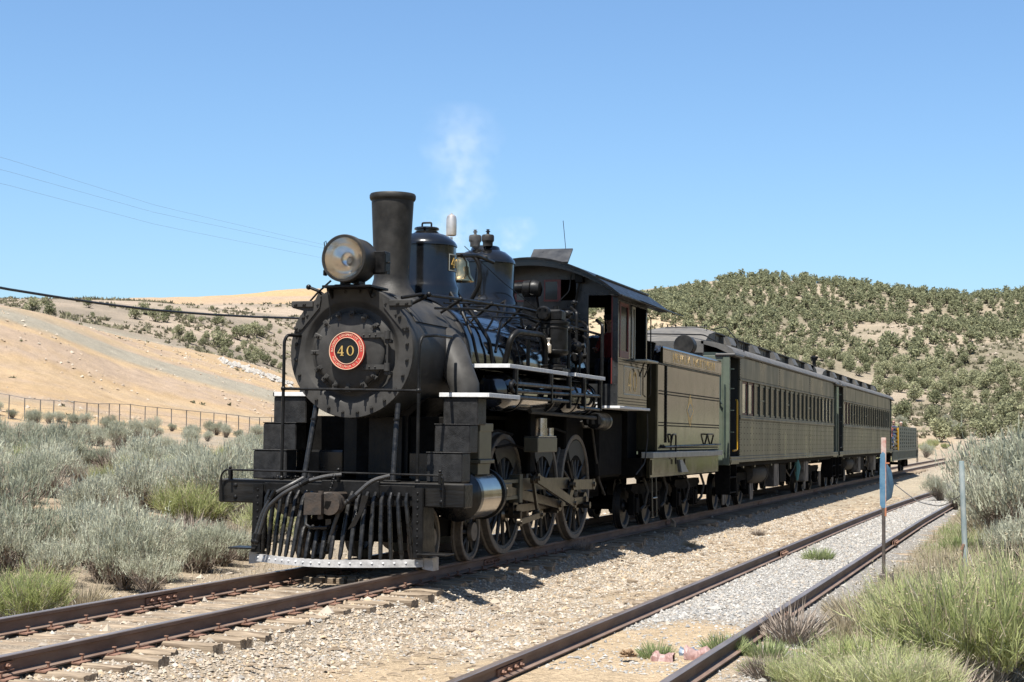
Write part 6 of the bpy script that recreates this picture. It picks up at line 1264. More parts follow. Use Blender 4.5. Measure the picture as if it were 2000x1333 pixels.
def rabbit_mesh(seed, h=1.0, w=1.0, K=70, per=46, wd=.0085):
    R_ = np.random.default_rng(seed); P = []; a = R_.uniform(0, 2 * PI, K); t_ = np.sqrt(R_.random(K)); B = np.stack([np.cos(a) * t_ * .18, np.sin(a) * t_ * .18, np.zeros(K)], 1) * w
    D = norm(np.stack([np.cos(a) * t_ * .85, np.sin(a) * t_ * .85, .75 + .3 * R_.random(K)], 1) + R_.normal(0, .12, (K, 3))); L_ = R_.uniform(.35, .62, K) * h; E = B + D * L_[:, None]
    P.append((*blades(np.repeat(B, 2, 0), norm(np.repeat(D, 2, 0) + R_.normal(0, .08, (2 * K, 3))), np.repeat(L_, 2) * R_.uniform(.8, 1.5, 2 * K), np.full(2 * K, .013), R_, seg=2), 1))
    n_ = K * 6; q = R_.integers(0, K, n_); b_ = B[q] + D[q] * (L_[q] * R_.uniform(.3, .9, n_))[:, None]; P.append((*blades(b_, norm(D[q] + R_.normal(0, .5, (n_, 3))), R_.uniform(.08, .3, n_) * h, np.full(n_, .006), R_), 1))
    n_ = K * per; q = np.repeat(np.arange(K), per); st = R_.uniform(.45, 1.05, n_); b_ = B[q] + D[q] * (L_[q] * st)[:, None] + R_.normal(0, .022, (n_, 3)); u_ = norm(D[q] * .55 + np.array([0, 0, .5]) + R_.normal(0, .30, (n_, 3)))
    P.append((*blades(b_, u_, R_.uniform(.10, .36, n_) * h, np.full(n_, wd), R_, seg=2), 0))
    n_ = K * 7; q = R_.integers(0, K, n_); P.append((*blades(E[q] + R_.normal(0, .06, (n_, 3)), norm(D[q] * .5 + (0, 0, .6) + R_.normal(0, .3, (n_, 3))), R_.uniform(.1, .34, n_) * h, np.full(n_, .006), R_, seg=2), 2))
    n_ = K * 2; q = R_.integers(0, K, n_); hb = E[q] + norm(D[q] + (0, 0, .8)) * R_.uniform(.15, .33, n_)[:, None] * h + R_.normal(0, .03, (n_, 3)); P.append((*blades(np.repeat(hb, 3, 0), norm(R_.normal(0, 1, (3 * n_, 3))), np.full(3 * n_, .022), np.full(3 * n_, .014), R_), 2))
    V, F, mi = join(P); V[:, 2] = np.maximum(V[:, 2], -.04); return mesh_np("rabbitbrush", V, F, (RABB, PALET, STRAW), False, None, mi)
RB = [rabbit_mesh(30 + i) for i in range(4)]; RBF = [rabbit_mesh(40 + i, 1.05, 1.25, 105, 52, .0085) for i in range(5)]
def bush(me, x, y, s, label, cat, group=None, sz=None, sink=.03):
    o = bpy.data.objects.new(me.name.split('.')[0], me); link(o); o.location = (x, y, tz(x, y) - sink); o.rotation_euler = (random.uniform(-.06, .06), random.uniform(-.06, .06), random.uniform(0, 6.28))
    o.scale = (s, s, sz or s * random.uniform(.85, 1.12)); return tag(o, label, cat, group)
PB = lambda px, r: px_at(px, r)[:2]
LS = "grey-green sagebrush growing on the bank left of the main track"; LG = "sagebrush on the left bank"
LR = "yellow-green rabbitbrush among the sagebrush on the left bank"; LRG = "rabbitbrush on the left bank"
# singled-out plants
bush(RB[0], *PB(62, 20.0), .98, "bright green rabbitbrush at the near end of the left bank, beside the far rail", "rabbitbrush", sz=.86)
bush(RB[1], *PB(10, 20.6), .85, "green rabbitbrush cut by the photo's left edge beside the rails", "rabbitbrush", sz=.72)
bush(RB[2], *PB(385, 33.5), 1.45, "large yellow-green rabbitbrush just left of the locomotive's pilot beam", "rabbitbrush", sz=1.25)
bush(RB[3], *PB(300, 42), 1.5, "rounded green rabbitbrush behind the grey sagebrush near the sandy strip", "rabbitbrush", sz=1.1)
bush(DT[0], *PB(400, 29), 1.9, "low grey mat of dead brush below the pilot beam's left end", "dead bush", sz=.9)
bush(DT[1], *PB(455, 29.5), 1.7, "bleached dead brush lying against the pilot's left side", "dead bush", sz=.8)
for k, (px, r) in enumerate(((330, 28.5), (365, 30.5), (425, 31.5), (345, 31.8), (395, 27.8))): bush(DT[k % 3], *PB(px, r), 1.8, "low grey dead brush, " + ("nearest", "middle", "rearmost", "leftmost rear", "right front")[k] + " of the mat under the yellow-green rabbitbrush", "dead bush", "mat of dead brush", sz=.7)
bush(DG[0], *PB(178, 21.3), 1.15, "straw coloured dry grass clump between the bright rabbitbrush and the sagebrush", "dry grass")
for k, (px, r, s_) in enumerate(((255, 23.8, .85), (305, 23.3, .70), (215, 24.6, .85), (325, 24.8, .6), (405, 26.3, .72), (440, 27.3, .7), (368, 27.6, .7), (480, 28.5, .55), (20, 24.2, 1.0), (120, 23.9, .8), (70, 25.4, 1.0))):
    bush(SG[k % 6], *PB(px, r), s_, "sagebrush in the front row of the left bank, nearest the rails", "sagebrush", "front row of sagebrush beside the rails")
# the rest of the left bank
R_ = np.random.default_rng(12); cnt = 0; placed = []
tries = 0
while cnt < 165 and tries < 6000:
    tries += 1; px = R_.uniform(-120, 620); r = 24.5 + 26 * R_.random() ** .8
    if px > 480 and r < 31: continue
    x, y = PB(px, r)
    if x > -4.2: continue
    if (285 < px < 485 and 26.5 < r < 33.5) or any((x - a) ** 2 + (y - b_) ** 2 < 1.25 for a, b_ in placed): continue
    if float(vnoise(np.array([x]), np.array([y]), 3.2, 60, 2)[0]) < -.22: continue
    placed.append((x, y)); t_ = R_.random(); cnt += 1; s_ = R_.uniform(.62, 1.0) if R_.random() < .6 else R_.uniform(1.0, 1.4)
    if t_ < .50: bush(SG[R_.integers(6)], x, y, s_, LS, "sagebrush", LG)
    elif t_ < .68: bush(SGD[R_.integers(2)], x, y, s_, "half dead sagebrush with bare brown twigs on the left bank", "sagebrush", "half dead sagebrush on the left bank")
    else: bush(RB[R_.integers(4)], x, y, s_ * .9, LR, "rabbitbrush", LRG)
for k in range(34):
    px = R_.uniform(-60, 560); r = R_.uniform(22.5, 46); x, y = PB(px, r)
    if x < -3.9 and not (px > 480 and r < 31): bush((DG + DT)[R_.integers(6)], x, y, R_.uniform(.9, 1.7), "straw or brown tuft in a gap between the left bank's sagebrush", "dry grass", "dry tufts among the left bank's sagebrush")
for k in range(70):   # sparse plants on the sandy strip up to the fence
    px = R_.uniform(-100, 600); r = R_.uniform(52, 132); x, y = PB(px, r); bush(SG[R_.integers(6)], x, y, R_.uniform(.55, 1.1), "small sagebrush dotted over the sandy strip in front of the wire fence", "sagebrush", "sagebrush on the sandy strip")
# right side
_fpx = [20, 51, 81, 107, 147, 172, 195, 216, 236, 257, 286, 310, 338, 367, 394, 420, 445, 469, 490, 510]
_num = "first second third fourth fifth sixth seventh eighth ninth tenth eleventh twelfth thirteenth fourteenth fifteenth sixteenth seventeenth eighteenth nineteenth twentieth".split()
_by = {}
for o in [o for o in S.objects if o.get("group") in (LG, LRG, "half dead sagebrush on the left bank", "front row of sagebrush beside the rails", "sagebrush on the sandy strip", "dry tufts among the left bank's sagebrush")]:
    dx_, dy_ = o.location.x - CAM.x, o.location.y - CAM.y; px = 1000 + FPX * math.tan(math.atan2(dx_, dy_) + YAW); k = int(np.argmin([abs(px - f) for f in _fpx])); k = -1 if px < 0 else k; k = 20 if px > 535 else k
    _by.setdefault((k, o["group"]), []).append((math.hypot(dx_, dy_), o))
for (k, g_), L_ in _by.items():
    L_.sort(key=lambda t: t[0]); kind = {LG: "grey-green sagebrush", LRG: "yellow-green rabbitbrush", "sagebrush on the sandy strip": "small sagebrush on the sand"}.get(g_, "straw or brown dry tuft" if "dry tufts" in g_ else "half dead sagebrush with brown twigs" if "half" in g_ else "front-row sagebrush beside the rails")
    for q_, (_, o) in enumerate(L_):
        where = ("left of fence post one" if k < 0 else "beside the locomotive's pilot" if k > 19 else "below the fence's " + _num[k] + " post")
        o["label"] = kind + " " + where + (", nearest one" if q_ == 0 else ", " + _num[min(q_, 19)] + " back")
bush(RBF[0], *PB(1712, 14.2), .85, "big green rabbitbrush hiding the foot of the switch stand", "rabbitbrush", sz=.56)
bush(RBF[1], *PB(1832, 15.4), 1.05, "tallest green rabbitbrush right of the switch stand, below the blue-green post", "rabbitbrush", sz=1.1)
bush(RBF[2], *PB(1925, 15.0), 1.2, "broad green rabbitbrush with bleached stems in the near right corner", "rabbitbrush", sz=1.2)
bush(RBF[3], *PB(2020, 16.2), 1.2, "green rabbitbrush cut by the photo's right edge", "rabbitbrush", sz=1.3)
bush(RBF[0], *PB(1860, 17.2), 1.1, "green rabbitbrush directly in front of the blue-green post", "rabbitbrush", sz=1.0)
bush(RBF[2], *PB(1640, 13.6), .62, "low green rabbitbrush beside the siding's near rail", "rabbitbrush", sz=.42)
bush(RBF[1], *PB(1760, 13.4), .8, "low spreading rabbitbrush at the bottom edge below the switch stand", "rabbitbrush", sz=.55)
bush(RBF[3], *PB(1575, 13.9), .5, "small green rabbitbrush nearest the siding rail at the bottom edge", "rabbitbrush", sz=.36)
bush(DT[2], *PB(1548, 16.6), .95, "leafless brown twig bush leaning on the siding's right rail", "dead bush", sz=.85)
bush(DT[0], *PB(1500, 14.2), .6, "dead stalks fallen across the siding's right rail", "dead bush", sz=.5)
bush(DT[1], *PB(1845, 13.4), 1.0, "white branched dead stems inside the near right rabbitbrush", "dead bush", sz=.75)
for k, (px, r, s_) in enumerate(((1690, 18.8, 1.2), (1665, 18.2, 1.0), (1650, 19.4, .9), (1765, 20, 1.0), (1640, 17.3, .7), (1810, 22, 1.1))): bush(DG[k % 3], *PB(px, r), s_, ("largest", "second", "third", "rearmost", "leftmost", "rightmost")[k] + " blond dry grass clump behind the switch stand's foot", "dry grass", "dry grass behind the switch stand")
bush(GT[0], *PB(1601, 27.6), 1.1, "small green tuft growing in the gravel between the siding rails", "grass tuft"); bush(GT[1], *PB(1420, 15.4), .9, "low green weed left of the siding's right rail at the bottom", "grass tuft"); bush(GT[2], *PB(1500, 15.4), .9, "green weed growing against the outside of the siding's right rail", "grass tuft")
bush(GT[0], *PB(1285, 14.9), .7, "pale green weed beside the crumpled metal", "grass tuft"); bush(GT[1], *PB(1480, 14.4), .7, "green weed at the bottom edge right of the siding", "grass tuft")
bush(DG[1], *PB(1350, 32.3), .5, "small dry grass tuft in the shade edge beside the tender", "dry grass"); bush(DT[2], *PB(1143, 27.5), .5, "little dry weed at the shadow's edge beside the driving wheels", "dead bush"); bush(DT[1], *PB(1483, 37.5), .45, "forked dead stalk at the shadow's edge beside the first coach", "dead bush")
bush(SG[0], *PB(1838, 56), .85, "sagebrush hiding the far end of the siding's left rail", "sagebrush"); bush(SG[3], *PB(1866, 50), .62, "sagebrush hiding the far end of the siding's right rail", "sagebrush")
for k, (px, r, s_) in enumerate(((1965, 31, 1.3), (1990, 30, 1.6), (2030, 29, 1.8), (2005, 33, 1.95), (1965, 36, 1.75), (2070, 31, 1.9), (1935, 37, 1.2), (1975, 27, .9), (2020, 26, 1.2))): bush(SG[k % 6], *PB(px, r), s_, ("nearest low", "tallest back", "leftmost front", "right-hand rear", "middle rear", "far right", "small left rear", "front centre", "front right")[k] + " sagebrush of the tall clump at the right edge behind the blue-green post", "sagebrush", "tall sagebrush clump at the right edge", sz=s_ * .95)
RG = []
for k in range(230):
    px = R_.uniform(1700, 2200); r = 60 + 205 * R_.random() ** .9; x, y = PB(px, r)
    if -2.8 < x < 7.2 or (x <= -2.8 and r < 98): continue
    sg_ = R_.random() < .65; bush(SG[R_.integers(6)] if sg_ else RB[R_.integers(4)], x, y, R_.uniform(.8, 1.5), ("grey sagebrush" if sg_ else "green rabbitbrush") + " on the flat " + ("just beyond the open car" if px < 1800 else "between the open car and the blue-green post" if px < 1880 else "behind the tall sagebrush clump"), "sagebrush" if sg_ else "rabbitbrush", "brush on the flat beyond the train")
for k in range(26):
    px = R_.uniform(1760, 2150); r = R_.uniform(21, 45); x, y = PB(px, r)
    if x < 6.8: continue
    g_ = R_.integers(9); bush((DG + GT + DG)[g_], x, y, R_.uniform(1.1, 1.9), ("green" if 3 <= g_ < 6 else "straw coloured") + " grass clump, right bank, " + ("left of the blue-green post" if px < 1870 else "right of the blue-green post") + (", in front" if r < 24 else ", behind"), "grass clump", "grass clumps on the right bank")
# ground-covering grass, one mass
def grass_field(name, n_, fx, lab, seed, hmin, hmax, wd, mats):
    R_ = np.random.default_rng(seed); x, y = fx(R_, n_); keep = vnoise(x, y, 1.3, seed, 3) > -.12; x, y = x[keep], y[keep]; n_ = len(x); z = terrain(x, y) - .01
    D = norm(np.stack([R_.normal(0, .38, n_), R_.normal(0, .38, n_), np.ones(n_)], 1)); V, F = blades(np.stack([x, y, z], 1), D, R_.uniform(hmin, hmax, n_), np.full(n_, wd), R_, seg=2)
    mi = np.repeat((vnoise(x, y, 2.2, seed + 1, 3) + R_.normal(0, .25, n_) > .05).astype(int), 3)
    tag(link(bpy.data.objects.new(name, mesh_np(name, V, F, mats, False, None, mi))), lab, "grass", kind="stuff")
grass_field("bank_grass", 52000, lambda R_, n_: (6.15 + np.abs(R_.normal(0, 2.6, n_)), -8.5 + R_.power(.75, n_) * 42), "short dry and green grass covering the bank right of the siding", 81, .08, .30, .007, (STRAW, GRASSM))
grass_field("verge_grass", 30000, lambda R_, n_: (-3.3 - R_.power(.8, n_) * 26, -6 + R_.power(.8, n_) * 50), "thin dry grass between the sagebrush on the left bank", 82, .05, .20, .008, (STRAW, STRAW))
grass_field("flat_grass", 16000, lambda R_, n_: (7.5 + R_.random(n_) * 30, 25 + R_.random(n_) * 130), "grass and low growth on the flat beyond the train", 83, .25, .6, .03, (GRASSM, STRAW))
# weathered scrub on the slopes, one mass
def scrub(name, n_, pick, lab, seed, smin, smax, m_=(SAGE,)):
    R_ = np.random.default_rng(seed); x, y = pick(R_, n_); n_ = len(x); z = terrain(x, y); s_ = R_.uniform(smin, smax, n_); k = 8
    c_ = np.repeat(np.stack([x, y, z], 1), k, 0); sr = np.repeat(s_, k)[:, None]; b_ = c_ + R_.normal(0, .32, (n_ * k, 3)) * sr * (1, 1, .0) + np.array([0, 0, .1]) * sr
    D = norm(R_.normal(0, .7, (n_ * k, 3)) + (0, 0, .8)); V, F = blades(b_, D, (R_.uniform(.5, 1.1, (n_ * k)) * sr[:, 0]), sr[:, 0] * .7, R_)
    tag(link(bpy.data.objects.new(name, mesh_np(name, V, F, m_))), lab, "scrub", kind="stuff")
def polar(px0, px1, r0, r1, seed, dens=None):
    def f(R_, n_):
        px = R_.uniform(px0, px1, n_); r = R_.uniform(r0, r1, n_); a = -YAW + np.arctan((px - 1000) / FPX); x = CAM.x + r * np.sin(a); y = CAM.y + r * np.cos(a)
        k = vnoise(x, y, 25, seed, 4) > (dens if dens is not None else -.1); return x[k], y[k]
    return f
scrub("ridge_scrub", 3600, polar(-250, 640, 300, 560, 91), "grey low scrub covering the ridge behind the bare dump slope", 91, .4, 1.1, (SCRB,))
scrub("hillside_scrub", 9000, polar(1150, 2300, 240, 562, 92, -.2), "small grey scrub between the junipers on the right hillside", 92, .35, 1.0, (SCRB,))
scrub("slope_scrub", 90, polar(-200, 640, 128, 270, 93, .1), "scattered tiny scrub on the bare dump slope", 93, .2, .5, (SCRB,))
# junipers
def juniper_mesh(seed, N=620, fs=.20):
    R_ = np.random.default_rng(seed); P = []; nl = 6; la = R_.uniform(0, 2 * PI, nl); lob = np.stack([np.cos(la) * R_.uniform(.15, .55, nl), np.sin(la) * R_.uniform(.15, .55, nl), R_.uniform(.55, 1.55, nl)], 1); lob[0] = (0, 0, 1.6)
    k = R_.integers(0, nl, N); d = norm(R_.normal(0, 1, (N, 3))); c_ = lob[k] + d * (R_.uniform(.65, 1.0, N) ** .5 * R_.uniform(.42, .62, N))[:, None]; c_[:, 2] = np.maximum(c_[:, 2], .16)
    D = norm(d * .6 + R_.normal(0, .6, (N, 3)) + (0, 0, .35)); V, F = blades(c_ - D * fs * .5, D, R_.uniform(.7, 1.3, N) * fs, R_.uniform(.5, 1.0, N) * fs * .8, R_, seg=2); P.append((V, F, 0))
    b_ = np.zeros((6, 3)); b_[:, :2] = R_.normal(0, .05, (6, 2)); P.append((*blades(b_, norm(R_.normal(0, .35, (6, 3)) + (0, 0, 1)), np.full(6, 1.3), np.full(6, .12), R_, seg=2), 1))
    V, F, mi = join(P); return V, F, mi
JM = []
for i in range(6):
    V, F, mi = juniper_mesh(100 + i); JM.append((mesh_np("juniper_crown", V[:-30], F[:-18], [JUN], False), mesh_np("juniper_trunk", V[-30:] - 0, F[-18:] - (len(V) - 30), [BARK], False), mesh_np("juniper", V, F, [JUN, BARK], False, None, mi)))
def find_r(px, py, r0, r1):
    a = -YAW + math.atan((px - 1000) / FPX); r = np.linspace(r0, r1, 400); z = terrain(CAM.x + r * math.sin(a), CAM.y + r * math.cos(a)); pys = yh(px) - (z - CAM.z) / (r * math.cos(math.atan((px - 1000) / FPX))) * FPX
    k = np.nonzero(pys <= py)[0]; return float(r[k[0]]) if len(k) else r1
JL = []
for px, py, h_ in ((63, 613, 25), (94, 615, 21), (84, 596, 13), (170, 602, 17), (130, 618, 8), (178, 620, 9), (262, 624, 22), (280, 615, 20), (300, 629, 21), (318, 630, 20), (328, 618, 17), (346, 620, 17), (373, 631, 14), (392, 632, 12), (421, 636, 20), (432, 632, 15), (412, 606, 8), (349, 659, 20), (369, 672, 22), (402, 666, 15), (395, 676, 13), (420, 677, 26), (440, 684, 26), (423, 650, 12), (428, 661, 11), (465, 665, 24), (480, 660, 22), (497, 659, 25), (511, 659, 19), (524, 649, 14), (545, 652, 8), (474, 682, 15), (464, 688, 11), (439, 694, 15), (450, 700, 13), (482, 704, 20), (497, 712, 18), (500, 696, 16), (521, 713, 18), (535, 718, 14), (512, 704, 14), (468, 706, 10), (548, 722, 12), (490, 688, 13)):
    r = find_r(px, py, 296, 445); x, y, z = px_at(px, r); s_ = h_ * r / FPX / 1.65
    o = thing("juniper_tree", (x, y, z - .1), "dark green juniper on the ridge", "tree", "junipers on the left ridge"); JL.append((px, py, o)); k = random.randrange(6); o.rotation_euler.z = random.uniform(0, 6); o.scale = (s_ * 1.15,) * 2 + (s_,)
    for me, nm in zip(JM[k], ("crown", "trunk")): c_ = bpy.data.objects.new(nm, me); link(c_); c_.parent = o
_by = {}
for px, py, o in JL: _by.setdefault(int(np.argmin([abs(px - f) for f in _fpx])), []).append((py, o))
for k, L_ in _by.items():
    L_.sort(key=lambda t: -t[0])
    for q_, (_, o) in enumerate(L_): o["label"] = "dark green ridge juniper above the fence's " + _num[k] + " post" + (", lowest there" if q_ == 0 else ", " + _num[q_] + " up the slope")
R_ = np.random.default_rng(77); C_ = []; _cell = {}; n_ = 19000
pxa = R_.uniform(860, 2450, n_); ra = 232 + 334 * R_.random(n_) ** .85; aa = -YAW + np.arctan((pxa - 1000) / FPX); xa = CAM.x + ra * np.sin(aa); ya = CAM.y + ra * np.cos(aa); fa = np.clip((ra - 262) / 304, 0, 1)
ok = (R_.random(n_) < .22 + .9 * fa) & (vnoise(xa, ya, 34, 120, 4) < -.02 + .75 * fa ** 1.6) & ((pxa > 1400) | ((ra > 430) & (pxa > 1250)) | (R_.random(n_) < .05 + .85 * np.clip((pxa - 860) / 400, 0, 1) ** 2 * (ra > 470) + .10 * (pxa > 1200)))
for px, r, x, y, f_ in zip(pxa[ok], ra[ok], xa[ok], ya[ok], fa[ok]):
    kx, ky = int(x // 4), int(y // 4); dm = 2.3 + 1.5 * (1 - f_)
    if any((x - a) ** 2 + (y - b_) ** 2 < dm * dm for i_ in (-1, 0, 1) for j_ in (-1, 0, 1) for a, b_ in _cell.get((kx + i_, ky + j_), ())): continue
    _cell.setdefault((kx, ky), []).append((x, y)); C_.append((r, x, y))
print("junipers", len(C_))
C_.sort(); az_ok = [c for c in C_ if -14 < math.degrees(math.atan2(c[1] - CAM.x, c[2] - CAM.y)) < -.3]; near_ = set(az_ok[:300])
for r, x, y in near_:
    o = inst("juniper_tree", JM[R_.integers(6)][2], None, (x, y, tz(x, y) - .15), (0, 0, R_.uniform(0, 6)), float(R_.choice([R_.uniform(.7, 1.2), R_.uniform(1.1, 1.9)]))); o.scale.x *= 1.12; o.scale.y *= 1.12
    px = 1000 + FPX * math.tan(math.atan2(x - CAM.x, y - CAM.y) + YAW)
    tag(o, "olive green hillside juniper seen above the " + ("first coach's roof" if px < 1500 else "second coach's roof" if px < 1741 else "open car" if px < 1795 else "brush flat left of the blue-green post" if px < 1880 else "tall sagebrush clump at the right edge"), "tree", "junipers on the right hillside")
P = []; rest = [c for c in C_ if c not in near_]; LV = [juniper_mesh(140 + i, 110, .40) for i in range(5)]
for r, x, y in rest:
    V, F, mi = LV[R_.integers(5)]; a = R_.uniform(0, 6.28); s_ = R_.uniform(.75, 1.9); c_, s2 = math.cos(a), math.sin(a)
    P.append((np.stack([(V[:, 0] * c_ - V[:, 1] * s2) * s_ * 1.12 + x, (V[:, 0] * s2 + V[:, 1] * c_) * s_ * 1.12 + y, V[:, 2] * s_ + tz(x, y) - .15], 1), F, mi[0]))
V, F, _ = join(P); mi = np.tile(LV[0][2], len(rest)); tag(link(bpy.data.objects.new("juniper_woodland", mesh_np("juniper_woodland", V, F, [JUN, BARK], False, None, mi))), "juniper woodland on the upper slope and crest of the right hillside", "woodland", kind="stuff")
R_ = np.random.default_rng(31); P = []
for k in range(420):
    a_ = math.radians(R_.uniform(14, 75)); r = R_.uniform(40, 330); x, y = CAM.x + r * math.sin(a_), CAM.y + r * math.cos(a_)
    if x < 14 or math.degrees(a_) < .5: continue
    V, F, m2 = LV[R_.integers(5)]; s_ = R_.uniform(1.2, 2.4); P.append((V * s_ + np.array([x, y, tz(x, y) - .1]), F, 0))
V, F, _ = join(P); tag(link(bpy.data.objects.new("juniper_scatter", mesh_np("juniper_scatter", V, F, [JUN]))), "junipers on the valley's near right slope, mirrored in the train's glossy paint", "woodland", kind="stuff")  # out-of-view trees added to give the glossy paint something to reflect
# pale riprap and scree
def rocks(name, pts, smin, smax, lab, pal, seed):
    R_ = np.random.default_rng(seed); n_ = len(pts); s_ = R_.uniform(smin, smax, n_); base = np.array([(1, 0, 0), (.3, .95, 0), (-.8, .6, 0), (-.85, -.55, 0), (.25, -1, 0), (0.1, 0.05, .8), (0, 0, -.5)]); P = (base[None] + R_.uniform(-.3, .3, (n_, 7, 3))) * s_[:, None, None] + pts[:, None]
    t = np.array([(0, 1, 5), (1, 2, 5), (2, 3, 5), (3, 4, 5), (4, 0, 5), (1, 0, 6), (2, 1, 6), (3, 2, 6), (4, 3, 6), (0, 4, 6)]); pal = np.array(pal) * ALB; col = np.repeat(pal[R_.integers(0, len(pal), n_)], 7, 0)
    tag(link(bpy.data.objects.new(name, mesh_np(name, P.reshape(-1, 3), (t[None] + (np.arange(n_) * 7)[:, None, None]).reshape(-1, 3), [bpy.data.materials["stone"]], False, col))), lab, "rocks", kind="stuff")
pts = []
R_ = np.random.default_rng(5)
for k in range(260):
    t_ = R_.random(); px = 432 + 140 * t_ + R_.normal(0, 2); py = 705 + 48 * t_ + R_.normal(0, 2.4); r = find_r(px, py, 150, 292); x, y, z = px_at(px, r); pts.append((x, y, z))
rocks("riprap_rubble", np.array(pts), .15, .55, "line of white broken rock running down the dump slope", [(.50, .47, .42), (.42, .385, .34)], 6)
x, y = polar(-250, 620, 132, 285, 97, -.05)(np.random.default_rng(41), 2200)
rocks("slope_stones", np.stack([x, y, terrain(x, y)], 1), .05, .26, "small loose stones dotted over the bare dump slope", [(.46, .35, .24), (.36, .28, .20), (.55, .47, .37)], 42)
pts = []
for k in range(2600):
    px = R_.uniform(1250, 2300); r = R_.uniform(245, 470); x, y = PB(px, r)
    if float(vnoise(np.array([x]), np.array([y]), 30, 130, 3)[0]) < -.05: continue
    pts.append((x, y, tz(x, y)))
rocks("hillside_scree", np.array(pts), .18, .6, "pale scree scattered between the junipers on the right hillside", [(.36, .29, .215), (.42, .35, .27), (.28, .23, .17)], 7)
# ------------------------------------------------------------------ fence, wires, switch stand, small things
fx = [-70, -45, -20, 20, 51, 81, 107, 147, 172, 195, 216, 236, 257, 286, 310, 338, 367, 394, 420, 445, 469, 490, 510, 533, 560, 590, 620]
fr = lambda px: float(np.interp(px, [-100, 0, 147, 257, 338, 420, 520, 640], [131, 130, 126, 136, 138, 142, 149, 158]))
fp = [px_at(px, fr(px)) for px in fx]
fn = thing("wire_fence", fp[10], "long wire fence with thin metal posts along the foot of the dump slope", "fence")
for p in fp: q = G(); q.cyl((0, 0, -.2), (random.uniform(-.04, .04), 0, 1.85), .038, n=6); q.build("fence_post", FENCEM, fn, p)
for h_, r_ in ((1.82, .022), (1.2, .007), (.65, .007), (.12, .012)):
    q = G(); q.tube([(p[0], p[1], p[2] + h_) for p in fp], r_, 4); q.build("fence_rail" if h_ > 1.5 else "fence_wire", FENCEM, fn)
def at_px(px, py, r):
    a = -YAW + math.atan((px - 1000) / FPX); return Vector((CAM.x + r * math.sin(a), CAM.y + r * math.cos(a), zof(px, py, r)))
for (pa, pb, pc, lab) in (((-500, 172), (0, 307), (700, 494), "uppermost"), ((-500, 207), (0, 331), (700, 499), "middle"), ((-500, 246), (0, 358), (700, 518), "lowest")):
    pts = []
    for t_ in np.linspace(0, 1, 24):
        px = -500 + 1300 * t_; py = np.interp(px, [pa[0], pb[0], 300, pc[0], 900], [pa[1], pb[1], pb[1] + (pc[1] - pb[1]) * .50, pc[1], pc[1] + 34]); pts.append(at_px(px, py, 140 + 260 * t_))
    q = G(); q.tube(pts, .016, 4); tag(q.build("power_line", PLINE), lab + " of three thin power lines crossing the sky above the dump slope", "power line")
pts = []
for t_ in np.linspace(0, 1, 30):
    px = -350 + 1170 * t_; py = np.interp(px, [-350, -100, 0, 100, 200, 300, 400, 500, 600, 820], [470, 543, 563, 579, 594, 606, 614, 619.5, 622.5, 623]); pts.append(at_px(px, py, 26 + 14 * t_))
q = G(); q.tube(pts, .024, 8); tag(q.build("overhead_cable", CABLE), "thick black cable sagging from the left edge to behind the smokebox", "cable")
x, y, z = px_at(822, 40); q = G(); q.cyl((x, y, z - .3), (x, y, pts[-1].z + .3), .10, .08, n=12); tag(q.build("utility_pole", WOOD), "wooden utility pole standing behind the locomotive and carrying the black cable", "pole")
# switch stand
sx0, sy0 = PB(1727, 17.5); zz = tz(sx0, sy0)
sw = thing("switch_stand", (sx0, sy0, zz), "track switch stand with a blue vane and pale pink tip beside the siding", "switch stand")
q = G(); q.cyl((sx0, sy0, .25), (sx0, sy0, 1.02), .019, n=10); q.build("stand_mast", POLEM, sw)
q = G(); q.box(sx0 - .026, sx0 + .026, sy0 - .008, sy0 + .008, 1.0, 1.745, .004); q.v = [(x_, y_, z_) for x_, y_, z_ in q.v]; q.cm = 0; q.build("mast_tip", PINKM, sw)
q = G(); q.prism([(-.034, 1.57), (-.008, 1.60), (.016, 1.58), (.018, 1.02), (.0, .99), (-.036, 1.05), (-.040, 1.3)], 'y', -.003, .003); q.v = [(x_ + sx0, y_ + sy0 - .012, z_) for x_, y_, z_ in q.v]; q.build("signal_vane", BLUE, sw)
q = G(); q.prism([(0, 1.50), (.16, 1.40), (.22, 1.25), (.16, 1.12), (0, 1.08)], 'y', -.003, .003); ca, sa = math.cos(1.25), math.sin(1.25); q.v = [(sx0 + .018 + x_ * ca, sy0 + x_ * sa + y_, z_) for x_, y_, z_ in q.v]; q.build("signal_vane", BLUE, sw)
q = G(); q.box(sx0 + .018, sx0 + .06, sy0 - .01, sy0 + .0, 1.475, 1.49); q.box(sx0 - .012, sx0 + .03, sy0 - .014, sy0 - .002, .93, 1.02, .004); q.build("vane_clip", mat("orange_rust", (.55, .20, .09), .8), sw)
q = G(); q.box(sx0 - .05, sx0 + .03, sy0 - .05, sy0 + .05, .15, .34, .012); q.lathe([(.0005, -.04), (.055, -.035), (.06, 0), (.055, .035), (.0005, .04)], (sx0 + .08, sy0, .30), 'y', 16); q.box(sx0 - .13, sx0 + .02, sy0 - .06, sy0 + .04, .10, .15, .008); q.build("stand_head", POLEM, sw)
q = G(); q.box(sx0 - .13, sx0 - .07, sy0 - .05, sy0 + .03, zz - .2, .10, .006); q.box(sx0 + .02, sx0 + .07, sy0 - .03, sy0 + .03, zz - .2, .15, .006); q.build("stand_leg", POLEM, sw)
